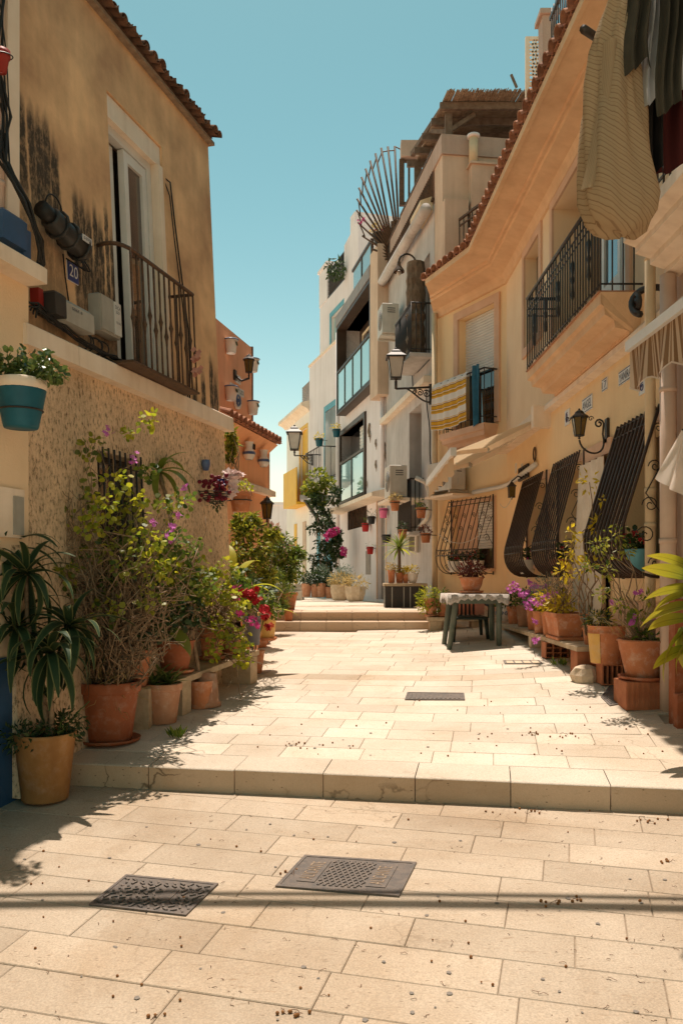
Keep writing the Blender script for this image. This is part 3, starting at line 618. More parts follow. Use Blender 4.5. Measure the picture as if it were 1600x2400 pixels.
# barred lower window
win = box_part('window_back', 'glass_dark', tan, FL, LW[0], LW[1], -.17, -.13, LW[2], LW[3])
for i in range(8):
    u = LW[0] + .04 + i*(LW[1]-LW[0]-.08)/7; MB().tube([FL.p(u,.05,LW[2]-.02), FL.p(u,.05,LW[3]+.03)], .009, 6).build('window_bar', 'black_iron', tan)
for z in (1.2, 1.6, 2.0, 2.35): MB().bar(FL.p(LW[0]-.03,.05,z), FL.p(LW[1]+.03,.05,z), .02, .008).build('cross_bar', 'black_iron', tan)
# tall window: plaster lintel, frame, glazed leaf, dark open half
MB().box(FL, D[0]+.005, D[1]-.005, -.28, -.02, D[3]-.20, D[3]-.008).build('lintel', 'ledge_white', tan)
MB().box(FL, D[1]-.085, D[1]-.004, -.28, .004, D[2], D[3]-.2).build('jamb', 'ledge_white', tan)
wf = MB()
zt = D[3]-.2
for (a, b) in ((D[0], D[0]+.05), (D[1]-.16, D[1]-.09)): wf.box(FL, a, b, -.16, -.08, D[2], zt)
wf.box(FL, D[0]+.05, D[1]-.16, -.16, -.08, zt-.08, zt)
fo = wf.build('window_frame', 'white_plastic', tan)
mid = D[0]+.40
for k, (a, b) in enumerate(((mid, D[1]-.17),)):
    s_ = MB(); z0, z1 = D[2]+.02, zt-.09
    s_.box(FL, a, a+.07, -.15, -.09, z0, z1); s_.box(FL, b-.07, b, -.15, -.09, z0, z1); s_.box(FL, a+.07, b-.07, -.15, -.09, z1-.09, z1); s_.box(FL, a+.07, b-.07, -.15, -.09, z0, z0+.12)
    so = s_.build('window_leaf', 'white_plastic', tan); MB().box(FL, a+.07, b-.07, -.128, -.118, z0+.12, z1-.09).build('pane', 'glass_house', so)
op = MB(); op.box(FL, D[0]+.12, D[0]+.16, -.24, -.19, D[2]+.02, zt-.09); op.box(FL, D[0]+.28, D[0]+.35, -.24, -.17, D[2]+.02, zt-.09); op.build('open_leaf', 'white_plastic', tan)
box_part('dark_room', 'glass_house', tan, FL, D[0]+.05, D[1]-.1, -.30, -.265, D[2], zt)
cu = MB()
pts = [[FL.p(D[0]+.03+.05*i, -.2+.012*((-1)**i), z) for i in range(3)] for z in (D[2], D[2]+1, zt-.3)]
cu.loft(pts); cu.build('curtain', 'curtain_white', tan)
# roof edge: bed tiles below, cover tiles above, mortar between
MB().box(FL, -3.9, -.12, -.3, .06, 6.12, 6.155).build('roof_bed', 'tile_mortar', tan)
MB().prism([FL.p(-3.9, .06, 6.18), FL.p(-3.9, -4, 7.4), FL.p(-3.9, -4, 6.2)], FL.d*3.74).build('roof_slope', 'tile_old', tan)
tq = MB(); tq.lathe((0,0,0), [(.085, 0), (.085, .02), (.075, .40)], 8, arc=(0, math.pi))
n_ = len(tq.v); tq.add([v*1 for v in []], [])
tl = MB(); 
for k, (rr, yy) in enumerate(((.095, 0), (.08, .42))): pass
def tile_mesh(name, mat, r0=.095, r1=.075, ln=.42, th=.014):
    q = MB(); n = 7
    def ring(r, y): return [Vector((r*math.cos(math.pi*i/n), y, r*math.sin(math.pi*i/n)*.85)) for i in range(n+1)]
    o0, o1, i0, i1 = ring(r0, 0), ring(r1, ln), ring(r0-th, 0), ring(r1-th, ln)
    q.loft([i0, o0, o1, i1], smooth=False); return raw_mesh(name, q, mat)
TM_old = tile_mesh('roof_tile', 'tile_old'); TM_clay = tile_mesh('roof_tile', 'tile_clay')
def put_tile(parent, me, p, out, pitch, roll=0, flip=False, s=1.0):
    """out = horizontal direction the tile's open end points to"""
    y = Vector((-out.x, -out.y, math.tan(pitch))).normalized(); z = Vector((0,0,1)); x = y.cross(z).normalized(); z = x.cross(y)
    if flip: x, z = -x, -z
    o = share('roof_tile', me, parent, p); o.rotation_euler = (Matrix((x, y, z)).transposed() @ Matrix.Rotation(roll, 3, 'Y')).to_euler(); o.scale = (s, s, s); return o
rnd = random.Random(2)
u = -3.75
while u < -.18:
    put_tile(tan, TM_old, FL.p(u, .15+rnd.uniform(-.02,.02), 6.215+rnd.uniform(-.008,.008)), FL.n, .20, rnd.uniform(-.08,.08), True, .62)
    put_tile(tan, TM_old, FL.p(u+.065, .13+rnd.uniform(-.03,.03), 6.185+rnd.uniform(-.008,.012)), FL.n, .20, rnd.uniform(-.1,.1), False, .62)
    u += .13
# balcony rail of the tall window
rl = thing('window_railing', 'rusty iron railing with knotted balusters across the tall window', 'railing', FL.p(-1.9, .2, 3.13))
ra, rb, zt_, zb_ = -2.47, -1.26, 4.11, 3.19
def rail_path(z): return [FL.p(ra-.02, .0, z+.02)] + bez(FL.p(ra-.02,.0,z+.02), FL.p(ra-.05,.14,z+.04), FL.p(ra-.03,.25,z+.0), FL.p(ra+.12,.25,z), 6)[1:] + [FL.p(rb,.25,z), FL.p(rb,.0,z)]
MB().tube(rail_path(zt_), .017, 6).build('top_rail', 'rust_iron', rl)
MB().tube([FL.p(ra+.02,.0,zb_), FL.p(ra+.02,.25,zb_), FL.p(rb,.25,zb_), FL.p(rb,.0,zb_)], .012, 6).build('bottom_rail', 'rust_iron', rl)
for i in range(13):
    u = ra+.06+i*(rb-ra-.06)/12; q = MB(); zk = 3.6 + (.05 if i % 2 else -.05)
    zz = [zb_, zb_+.1, zk-.09, zk-.03, zk, zk+.03, zk+.09, zt_-.1, zt_]; q.tube([FL.p(u,.25,z) for z in zz], [.010,.009,.008,.013,.021,.013,.008,.010,.009], 6)
    q.build('baluster', 'rust_iron', rl)
for n in (.08, .17): MB().tube([FL.p(rb,n,zb_), FL.p(rb,n,zt_)], .009, 6).build('baluster', 'rust_iron', rl)
box_part('floor_plate', 'rust_iron', rl, FL, ra, rb+.02, .0, .27, zb_-.018, zb_)
q = MB(); bl = random.Random(5)
for i in range(16):
    c = FL.p(-1.36+bl.uniform(-.04,.04), .3+bl.uniform(-.03,.03), 3.42+bl.uniform(-.12,.12)); q.add([c, c+Vector((.03,0,.03)), c+Vector((.0,.02,.06)), c+Vector((-.03,0,.02))], [(0,1,2,3)])
q.build('pink_ribbon', 'pink_cloth', label='faded pink ribbon tied to the tan house window railing', cat='ribbon')
# wall boxes and number plate
np_ = thing('house_number_plate', 'blue enamel house number plate reading 20 on the stained wall', 'house number', FL.p(-2.87, 0, 3.72))
MB().bbox(FL, -2.935, -2.80, .005, .013, 3.705, 3.855, .001).build('plate', 'plaque_blue', np_)
MB().box(FL, -2.94, -2.795, .0, .006, 3.70, 3.86).build('white_rim', 'plaque_white', np_)
text_into(MB(), '20', FL.p(-2.925, .016, 3.735), FL.d, (0,0,1), .09, width=.11).build('digits', 'plaque_white', np_)
sb = thing('splice_closure', 'dark grey cable splice closure mounted above the number plate', 'junction box', FL.p(-3.15, .1, 3.75))
a_, b_ = FL.p(-3.32, .13, 4.0), FL.p(-2.88, .13, 3.90)
q = MB(); q.tube([a_ + (b_-a_)*t for t in (0, .03, .45, .5, .55, .93, 1)], [.07, .082, .082, .092, .082, .082, .06], 12); q.build('drum', 'dark_plastic', sb)
q = MB(); q.tube([FL.p(-3.42,.13,4.02), FL.p(-3.30,.13,4.0)], .06, 10); q.build('end_dome', 'cable_black', sb)
for t in (.2, .5, .8):
    c = a_.lerp(b_, t); q = MB(); q.tube(arc(c, .095, 0, 2*math.pi, FL.n, (0,0,1), 12), .012, 5); q.build('clamp_band', 'dark_plastic', sb)
q = MB(); q.box(FL, -3.06, -2.94, .222, .228, 3.93, 3.975); q.build('label_plate', 'plaque_white', sb); text_into(MB(), '0-8990', FL.p(-3.05,.230,3.94), FL.d, (0,0,1), .025, width=.1).build('print', 'plaque_ink', sb)
q = MB(); q.tube(arc(FL.p(-3.22,.1,4.1), .1, 0, math.pi, FL.d, (0,0,1), 10), .006, 5); q.build('cable_loop', 'cable_black', sb)
mt = thing('meter_box', 'tall beige meter box lettered DICA beside the tall window', 'meter box', FL.p(-2.5, .05, 3.39))
MB().bbox(FL, -2.66, -2.36, 0, .10, 3.39, 3.69, .012).build('case', 'grey_plastic', mt)
MB().box(FL, -2.65, -2.47, .10, .112, 3.41, 3.68).build('hinged_cover', 'grey_plastic', mt)
MB().box(FL, -2.46, -2.365, .10, .118, 3.41, 3.675).build('front_lid', 'white_plastic', mt)
t = MB(); text_into(t, 'DICA', FL.p(-2.455,.1195,3.62), FL.d, (0,0,1), .028, width=.08); text_into(t, '223', FL.p(-2.445,.1195,3.585), FL.d, (0,0,1), .02, width=.05); text_into(t, '133146', FL.p(-2.45,.1195,3.50), FL.d, (0,0,1), .02, width=.07); t.build('lettering', 'plaque_ink', mt)
gb = thing('cable_box', 'pale grey cable box with torn black cover above the ledge', 'junction box', FL.p(-3.1, .05, 3.27))
MB().bbox(FL, -3.20, -2.83, .0, .15, 3.30, 3.47, .03).build('case', 'grey_plastic', gb)
MB().bbox(FL, -3.34, -3.205, .0, .16, 3.31, 3.48, .02).build('torn_cover', 'dark_plastic', gb)
MB().box(FL, -3.40, -3.345, .0, .07, 3.35, 3.48).build('red_fitting', 'red_plastic', gb)
text_into(MB(), '506F 8', FL.p(-3.12,.152,3.40), FL.d, (0,0,1), .022, width=.13).build('lettering', 'plaque_ink', gb)
# cables along wall and ledge
cr = random.Random(11)
cab = thing('cable_bundle', 'tangled black cables draped over the tan house ledge below the boxes', 'cables', FL.p(-2.8, .05, 3.17))
for k in range(7):
    pts = [FL.p(-3.6+.1*k*.2, .06+.02*k*.3, 3.36-.02*k)]
    for t in range(9): pts.append(FL.p(-3.45 + t*.17, .05+cr.uniform(0,.05), 3.20 + .05*cr.random() + (.1*(1-t/4) if t < 4 else 0)))
    MB().tube(pts, .007, 5).build('cable', 'cable_black', cab)
for k in range(6):
    u = -2.78+cr.uniform(-.1,.2); MB().tube(bez(FL.p(u,.04,3.32), FL.p(u+.12,.1,3.35), FL.p(u+.1,.1,3.2), FL.p(u-.05+.1*cr.random(),.05,3.18), 8), .006, 5).build('cable', 'cable_black', cab)
for k in range(5):
    u = -2.95+cr.uniform(-.06,.12); MB().tube(bez(FL.p(u,.1,3.86), FL.p(u+.05,.14,3.72+cr.uniform(0,.06)), FL.p(u+.1,.1,3.80), FL.p(u+cr.uniform(-.05,.12),.03,3.84), 8), .006, 5).build('cable', 'cable_black', cab)
MB().tube([FL.p(-3.02,.03,3.86), FL.p(-2.99,.02,3.7), FL.p(-2.95,.02,3.48)], .006, 5).build('cable', 'cable_black', cab)
wc = MB(); wc.tube([FL.p(-1.22,-.02,5.28), FL.p(-1.18,.03,5.24), FL.p(-1.10,.02,4.9), FL.p(-1.0,.02,4.4), FL.p(-.9,.02,3.9), FL.p(-.92,.03,3.5), FL.p(-.98,.04,3.2)], .008, 5)
wc.tube([FL.p(-1.22,-.02,5.27), FL.p(-1.2,.03,5.1), FL.p(-1.14,.03,4.7), FL.p(-1.0,.02,4.1), FL.p(-.96,.03,3.6), FL.p(-1.02,.04,3.2)], .006, 5)
wc.build('hanging_cable', 'cable_black', label='thin black cable hanging down the wall beside the tall window', cat='cable')

# ================================================================ white house at the left edge
wh = thing('white_corner_house', 'white house at the left edge with ledge and blue painted base', 'house', FW.p(-4.5, 0, -.1))
mb = MB(); wall_holes(mb, FW, -9.5, -3.56, .93, 3.42, [], n=.06); shell(mb, FW, -9.5, -3.56, .93, 3.42, .5, n=.06); mb.build('lower_wall', 'cream_wall', wh)
MB().box(FW, -9.5, -3.555, -.4, .075, -.4, .93).build('blue_base', 'blue_dado', wh)
MB().bbox(FW, -9.5, -3.58, -.2, .22, 3.42, 3.53, .012).build('ledge', 'ledge_white', wh)
MB().box(FW, -9.5, -3.78, -.6, -.02, 3.53, 7.5).build('upper_wall', 'cream_wall', wh)
MB().box(FW, -3.775, -3.655, -.6, .06, 3.53, 7.5).build('corner_pillar', 'ledge_white', wh)
MB().tube([FW.p(-3.82,.03,3.53), FW.p(-3.82,.03,7.5)], .03, 10).build('rain_pipe', 'pipe_pink', wh)
for z in (4.0, 4.35, 4.7): MB().tube([FW.p(-3.82,.03,z), FW.p(-3.82,.03,z+.03)], .036, 10).build('pipe_ring', 'pipe_pink', wh)
dr = thing('wall_hatch', 'small framed meter hatch low on the white house wall', 'hatch', FW.p(-3.8, .07, 1.95))
hz1, hz0 = FW.z(30, 1146, .06), FW.z(30, 1218, .06); hu1, hu0 = FW.u(51, 1200, .06), FW.u(2, 1200, .06)
MB().box(FW, hu0-.2, hu1, .055, .085, hz0-.12, hz1).build('frame', 'ledge_white', dr); MB().box(FW, hu1-.12, hu1-.02, .085, .095, hz0-.1, hz1-.05).build('door', 'grey_plastic', dr)
bx_ = thing('blue_cable_box', 'blue plastic cable box half hidden by black cables on the white house', 'junction box', FW.p(-3.75, .1, 3.53))
MB().bbox(FW, -3.95, -3.71, .065, .16, 3.60, 3.80, .02).build('case', 'blue_plastic', bx_); MB().box(FW, -3.708, -3.63, .065, .13, 3.58, 3.76).build('side_flap', 'blue_plastic', bx_)
cb = thing('cable_cascade', 'thick bundle of black cables running down the white house corner', 'cables', FW.p(-3.8, .08, 3.53))
for k in range(13):
    u0 = -3.96 + cr.uniform(-.10,.10); pts = [FW.p(u0-.03+cr.uniform(-.1,.1), .1, 5.9)]
    for z in (5.2, 4.75, 4.4, 4.1): pts.append(FW.p(-3.97+cr.uniform(-.07,.07)+(.05 if z < 4.5 else 0), .1+cr.uniform(0,.06), z))
    pts += [FW.p(-3.85+cr.uniform(-.03,.03), .22+cr.uniform(0,.05), 3.85), FW.p(-3.72+cr.uniform(-.05,.05), .24+cr.uniform(0,.04), 3.66), FW.p(-3.62+cr.uniform(-.05,.05), .2, 3.56), FW.p(-3.59+cr.uniform(-.02,.02), .12, 3.44)]
    pp = []
    for i in range(len(pts)-1): pp += [pts[i].lerp(pts[i+1], t) for t in (0, .5)]
    MB().tube(pp+[pts[-1]], .0045+.002*(k % 3), 5).build('cable', 'cable_black', cb)
# ================================================================ yellow house on the right
yh = thing('yellow_house', 'yellow plaster house with tiled eaves, long balcony and bowed window grilles', 'house', FN.p(-3.5, 0, .3))
NW = (-2.40, -1.45, 4.92, 6.30, .2); FR = (-6.0, -3.15, 4.10, 6.30, .5)
G2 = (-2.86, -1.70, 1.62, 2.80, .3); G3 = (-4.62, -3.48, 1.62, 2.80, .3); G4 = (-7.0, -5.96, 1.62, 2.82, .3); DR = (-5.46, -4.66, .25, 2.74, .25)
mb = wall_holes(MB(), FN, -7.15, 0, 3.72, 6.6, [NW, FR]); shell(mb, FN, -7.15, 0, 3.72, 6.6, 3.5); mb.build('upper_wall', 'cream_wall', yh)
mb = wall_holes(MB(), FN, -7.15, 0, 0, 3.72, [G2, G3, G4, DR]); shell(mb, FN, -7.15, 0, 0, 3.71, 3.5); mb.build('lower_wall', 'yellow_wall', yh)
FWN = (.30, 1.42, 4.12, 6.2, .25); G1 = (.36, 1.62, 1.6, 2.78, .25)
mb = wall_holes(MB(), FF, 0, 2.28, 0, 6.6, [FWN, G1]); shell(mb, FF, 0, 2.28, 0, 6.6, 2.5, sides=False)
mb.quad(FF.p(2.28,0,0), FF.p(2.28,-2.5,0), FF.p(2.28,-2.5,6.6), FF.p(2.28,0,6.6)); mb.build('end_wall', 'yellow_wall', yh)
MB().box(FF, .02, 2.27, 0, .02, 0, 1.0).build('plinth', 'pink_trim', yh)
MB().box(FN, -7.1, -5.47, 0, .02, 0, 1.22).build('plinth', 'pink_trim', yh); MB().box(FN, -4.65, -.02, 0, .02, 0, 1.22).build('plinth', 'pink_trim', yh)
# eaves: moulded soffit lofted from wall to gutter line round the corner
T = [Vector((2.23,6.6,0)), Vector((2.05,13.46,0)), Vector((1.5,14.95,0))]; Wp = [Vector((2.8,6.6,0)), Vector((2.8,14.14,0)), Vector((1.8,16.19,0))]
prof = [(0,6.42),(.05,6.43),(.07,6.50),(.12,6.56),(.42,6.62),(.44,6.66),(.5,6.66),(.52,6.70),(.9,6.73),(.92,6.70),(1,6.70),(1,6.79),(-.2,7.02)]
rings = []
for i in range(2):
    for k in range(8 if i == 0 else 4):
        t = k/(8 if i == 0 else 4); a, b = Wp[i].lerp(Wp[i+1], t), T[i].lerp(T[i+1], t); rings.append([a + (b-a)*f + Vector((0,0,z)) for f, z in prof])
rings.append([Wp[2] + (T[2]-Wp[2])*f + Vector((0,0,z)) for f, z in prof])
MB().loft(rings, True, True).build('eaves', 'soffit_orange', yh)
q = MB(); q.quad(Vector((2.2,6.6,6.82)), Vector((2.05,13.46,6.82)), Vector((5.5,14.5,7.9)), Vector((5.5,6.6,7.9))); q.quad(Vector((2.05,13.46,6.82)), Vector((1.5,14.95,6.82)), Vector((2.0,16.2,7.0)), Vector((5.5,14.5,7.9)))
q.build('roof_slope', 'tile_clay', yh)
rnd = random.Random(21)
for (A, B, outd) in ((T[0], T[1], Vector((-1,0,0))), (T[1], T[2], FF.n)):
    n = int((B-A).length/.215)
    for row in range(2 if outd.y < -.1 else 1):
        for k in range(n+1):
            p = A.lerp(B, (k+.3)/(n+.6)); p = p + outd*(.07-.36*row) + Vector((0,0,6.80+.12*row))
            put_tile(yh, TM_clay, p + Vector((0,rnd.uniform(-.01,.01),rnd.uniform(-.006,.006))), outd, .30, rnd.uniform(-.08,.08))
            if row == 0:
                p2_ = A.lerp(B, (k+.8)/(n+.6)) + outd*(.02) + Vector((0,0,6.855)); put_tile(yh, TM_clay, p2_, outd, .30, 0, True)
# white drip ledge between the storeys
MB().prism([FN.p(-7.1,0,3.64), FN.p(-7.1,.10,3.66), FN.p(-7.1,.10,3.72), FN.p(-7.1,0,3.82)], FN.d*4.6).build('drip_ledge', 'ledge_white', yh)
# window surrounds
def surround(fr, h, w_, n, mat, parent, sill=True):
    a, b, c, d = h[:4]
    for (x0, x1, z0, z1) in ((a-w_, a-.001, c-(w_ if sill else 0), d+w_), (b+.001, b+w_, c-(w_ if sill else 0), d+w_), (a, b, d+.001, d+w_)) + (((a, b, c-w_, c-.001),) if sill else ()):
        MB().box(fr, x0, x1, -.02, n, z0, z1).build('window_surround', mat, parent)
surround(FN, NW, .13, .03, 'pink_trim', yh); surround(FN, FR, .12, .03, 'pink_trim', yh, False); surround(FF, FWN, .14, .04, 'pink_trim', yh, False)
MB().box(FN, DR[0]-.1, DR[1]+.1, -.02, .03, DR[3]+.002, DR[3]+.16).build('door_lintel', 'pink_trim', yh)
box_part('window_pane', 'glass_dark', yh, FN, NW[0], NW[1], -.22, -.17, NW[2], NW[3]); box_part('dark_room', 'glass_house', yh, FN, FR[0], FR[1], -.55, -.5, FR[2], FR[3])
# French window leaves with white frames
for (a, b) in ((-5.75, -5.1), (-5.05, -4.4)):
    s_ = MB()
    for (x0, x1, z0, z1) in ((a,a+.09,4.12,6.25),(b-.09,b,4.12,6.25),(a+.09,b-.09,6.13,6.25),(a+.09,b-.09,4.12,4.8)): s_.box(FN, x0, x1, -.3, -.24, z0, z1)
    so = s_.build('window_leaf', 'white_plastic', yh); MB().box(FN, a+.09, b-.09, -.28, -.265, 4.8, 6.13).build('pane', 'glass_dark', so)
def louvre(name, fr, u0, u1, n, z0, z1, mat, parent, pitch=.05):
    """roller shutter: each slat slightly bowed"""
    q = MB(); z = z0
    while z < z1 - .01:
        zz = min(z1, z+pitch); q.add([fr.p(u0,n,z), fr.p(u1,n,z), fr.p(u1,n+.012,(z+zz)/2), fr.p(u0,n+.012,(z+zz)/2), fr.p(u1,n,zz-.004), fr.p(u0,n,zz-.004)], [(0,1,2,3),(3,2,4,5)]); z = zz
    return q.build(name, mat, parent, kind='stuff')
louvre('roller_shutter', FF, FWN[0], FWN[1], -.15, 5.15, FWN[3], 'white_plastic', yh); box_part('dark_room', 'glass_dark', yh, FF, FWN[0], FWN[1], -.27, -.23, FWN[2], 5.4)
louvre('roller_shutter', FF, G1[0]+.02, .95, -.1, 1.95, G1[3], 'white_plastic', yh); box_part('dark_room', 'glass_house', yh, FF, G1[0], G1[1], -.27, -.23, G1[2], G1[3])
MB().box(FF, .97, G1[1]-.02, -.14, -.09, G1[2], G1[3]).build('brown_shutter', 'pink_trim', yh)
for h in (G2, G3, G4):
    box_part('dark_room', 'glass_house', yh, FN, h[0], h[1], -.33, -.29, h[2], h[3]); s_ = MB()
    for (x0, x1, z0, z1) in ((h[0],h[0]+.07,h[2],h[3]),(h[0]+.5,h[0]+.56,h[2],h[3]),(h[0]+.07,h[0]+.5,h[3]-.07,h[3])): s_.box(FN, x0, x1, -.24, -.19, z0, z1)
    s_.build('window_leaf', 'white_plastic', yh); MB().bbox(FN, h[0]-.05, h[1]+.05, -.1, .1, h[2]-.06, h[2]-.005, .01).build('sill', 'pink_trim', yh)
    surround(FN, h, .09, .02, 'pink_trim', yh, False)
MB().bbox(FF, G1[0]-.05, G1[1]+.05, -.1, .1, G1[2]-.06, G1[2]-.005, .01).build('sill', 'pink_trim', yh); surround(FF, G1, .07, .02, 'pink_trim', yh, False)
box_part('door_leaf', 'dark_wood', yh, FN, DR[0], DR[1], -.27, -.2, DR[2], DR[3])
# long balcony: moulded slab and black railing
bl = thing('long_balcony', 'long balcony with moulded yellow slab and black iron railing on the yellow house', 'balcony', FN.p(-4.9, .2, 3.7))
ua, ub, nb_, zf = -6.45, -3.42, .41, 4.08
pr = [(.0,0,0),(.10,0,.0),(.10,.03,.0),(.24,.05,.05),(.26,.12,.06),(.36,.15,.12),(.37,.22,.13),(.41,.24,.16),(.41,.345,.16),(0,.345,.16)]
zb = 3.74
rings = [[FN.p(ua + (.16-ins)*0.9, n, zb+z) for (n, z, ins) in pr], [FN.p(ub + .0 - (.16-ins)*0.9 + .0, n, zb+z) for (n, z, ins) in pr]]
MB().loft(rings, True, True).build('slab', 'soffit_orange', bl)
MB().box(FN, ua, ub, 0, .43, 4.086, 4.10).build('floor_tiles', 'terracotta_pale', bl)
zr = 5.03
def rail_line(z, r, nm): MB().tube([FN.p(ua,.02,z), FN.p(ua,nb_,z), FN.p(ub,nb_,z), FN.p(ub,.02,z)], r, 6).build(nm, 'black_iron', bl)
MB().tube([FN.p(ua,.02,zr), FN.p(ua,nb_,zr), FN.p(ub,nb_,zr), FN.p(ub,.02,zr)], .022, 6).build('hand_rail', 'black_iron', bl)
rail_line(zr-.13, .010, 'rail'); rail_line(zr-.22, .008, 'rail'); rail_line(4.16, .010, 'rail')
def spear(fr, u, n, z0, z1, parent, mat='black_iron'):
    zm = (z0+z1)/2; q = MB(); zz = [z0, zm-.22, zm-.17, zm-.05, zm, zm+.04, zm+.16, zm+.2, z1]
    q.tube([fr.p(u,n,z) for z in zz], [.008,.008,.02,.012,.022,.012,.022,.008,.008], 6); q.build('ornate_baluster', mat, parent)
k = 0; u = ua+.08
while u < ub-.03:
    if k % 6 == 3: spear(FN, u, nb_, 4.16, zr-.13, bl)
    else: MB().tube([FN.p(u,nb_,4.1), FN.p(u,nb_,zr-.0)], .0085, 5).build('baluster', 'black_iron', bl)
    u += .095; k += 1
for e_ in (ua, ub):
    for n in (.10, .20, .30, .41): MB().tube([FN.p(e_,n,4.1), FN.p(e_,n,zr)], .0085, 5).build('baluster', 'black_iron', bl)
# balcony of the turned end
bf = thing('small_balcony', 'small balcony with striped towel over its railing on the turned end', 'balcony', FF.p(.9, .15, 3.7))
ua2, ub2 = .22, 1.62
rings = [[FF.p(ua2 + (.16-i_), n*.75, 3.74+z) for (n,z,i_) in pr], [FF.p(ub2 - (.16-i_), n*.75, 3.74+z) for (n,z,i_) in pr]]
MB().loft(rings, True, True).build('slab', 'pink_trim', bf)
for z, r in ((5.02,.016),(4.2,.01)): MB().tube([FF.p(ua2,.0,z), FF.p(ua2,.3,z), FF.p(ub2,.3,z), FF.p(ub2,.0,z)], r, 6).build('rail', 'black_iron', bf)
u = ua2
while u <= ub2+.01: MB().tube([FF.p(u,.3,4.09), FF.p(u,.3,5.02)], .009, 5).build('baluster', 'black_iron', bf); u += .14
for u in (ua2, ub2): MB().tube([FF.p(u,.15,4.09), FF.p(u,.15,5.02)], .009, 5).build('baluster', 'black_iron', bf)
def sheet(name, mat, fn, nu, nv, parent=None, uvk=(1,1), **k):
    """cloth from a parametric function fn(a,b) with a,b in 0..1"""
    q = MB(); q.loft([[Vector(fn(i/nu, j/nv)) for i in range(nu+1)] for j in range(nv+1)], smooth=True)
    o = q.build(name, mat, parent, **k); me = o.data; L_ = me.uv_layers.new(name='UVMap')
    for lp in me.loops: i, j = lp.vertex_index % (nu+1), lp.vertex_index // (nu+1); L_.data[lp.index].uv = (i/nu*uvk[0], j/nv*uvk[1])
    return o
sheet('striped_towel', 'towel_stripe', lambda a, b: FF.p(.70+1.12*a, .335+.02*math.sin(a*14)*b + .012*math.sin(a*31+b*3) - (.04 if b < .04 else 0), 5.06 - .86*b - .05*math.sin(a*3)*b - .07*a*0), 40, 16, label='yellow and white striped towel hung over the small balcony railing', cat='towel')
sheet('blue_shirt', 'cloth_blue', lambda a, b: FF.p(.40+(.28-.12*abs(b-.2))*(a-.5)*(.7+.5*b), .34+.035*math.sin(a*9+b*2), 5.10-1.02*b + .05*math.sin(a*7)*(b > .8)), 14, 16, label='blue shirt hung beside the striped towel', cat='shirt')
# bowed window grilles
def bow_path(fr, u, z0, z1, b, top=.08, n=8):
    zb = z0 + .44
    return [fr.p(u, top, z1), fr.p(u, b, zb)] + bez(fr.p(u,b,zb), fr.p(u,b+.05,zb-.20), fr.p(u,b-.04,z0-.01), fr.p(u,.05,z0), n)[1:]
def scroll(fr, u, n, z, r, up, parent, mat, wid=.005):
    q = MB(); q.tube(spiral(fr.p(u,n,z), r, r*.15, 0, 1.4*up, fr.n, (0,0,1), 16), wid, 4); q.build('scroll', mat, parent)
def grille(fr, u0, u1, z0, z1, b, nb, label, w_=.022, ornate=False, group='bowed window grilles'):
    g = thing('bowed_grille', label, 'window grille', fr.p((u0+u1)/2, .1, z0), group)
    for i in range(nb):
        u = u0 + (u1-u0)*i/(nb-1); MB().tube(bow_path(fr, u, z0, z1, b), w_/2, 6).build('bar', 'dark_wood' if not ornate else 'black_iron', g)
    for e_ in (u0, u1):
        MB().bar(fr.p(e_,.03,z0-.02), fr.p(e_,.03,z1+.02), .022).build('side_post', 'black_iron', g)
        for (n, z, r) in ((.12,z0+.95,.06),(.16,z0+.62,.075),(.2,z0+.36,.085),(.12,z0+.12,.06),(.09,z1-.2,.045)): scroll(fr, e_, n, z, r, 1, g, 'black_iron')
        MB().tube([fr.p(e_,.03,z0+.5), fr.p(e_,b*.5,z0+.72), fr.p(e_,.05,z0+1.0)], .006, 4).build('side_strut', 'black_iron', g)
    for (n_, z_) in ((.08+.03*(b-.08), z1-.03*(z1-z0-.44)), (.08+.12*(b-.08), z1-.12*(z1-z0-.44)), (b-.005, z0+.43), (b+.012, z0+.33)):
        MB().tube([fr.p(u0,n_,z_), fr.p(u1,n_,z_)], .009, 5).build('cross_bar', 'black_iron', g)
    for i in range(nb-1):
        u = u0 + (u1-u0)*(i+.5)/(nb-1); q = MB(); q.tube(arc(fr.p(u,b+.004,z0+.38), .04, 0, 2*math.pi, fr.d, (0,0,1), 8), .005, 4); q.build('ring', 'black_iron', g)
    if ornate:
        for i in range(0, nb-1, 2):
            u = u0 + (u1-u0)*(i+.5)/(nb-1)
            for t in (.35, .6):
                n_ = .08+(b-.08)*t; z_ = z1-(z1-z0-.44)*t; q = MB(); q.tube(spiral(fr.p(u,n_,z_), .05, .01, 0, 1.3, fr.d, (0,0,1), 14), .006, 4); q.build('scroll', 'black_iron', g)
    return g
grille(FF, .34, 1.64, 1.5, 2.86, .36, 10, 'airy scrolled bowed grille behind the plastic table', .016, True)
grille(FN, -2.88, -1.68, 1.45, 2.88, .35, 12, 'dark bowed grille farthest along the long yellow wall')
grille(FN, -4.63, -3.47, 1.45, 2.9, .35, 12, 'dark bowed grille in the middle of the long yellow wall')
grille(FN, -7.02, -5.95, 1.45, 2.93, .40, 11, 'large dark bowed grille beside the white door curtain', .030)
# door curtain
sheet('door_curtain', 'curtain_white', lambda a, b: FN.p(-4.58-.92*a, .07+.045*math.sin(a*26)*(.35+b)+.10*b*(1-a), 2.72-2.36*b), 46, 14, label='long white pleated curtain hanging in the yellow house doorway', cat='curtain')
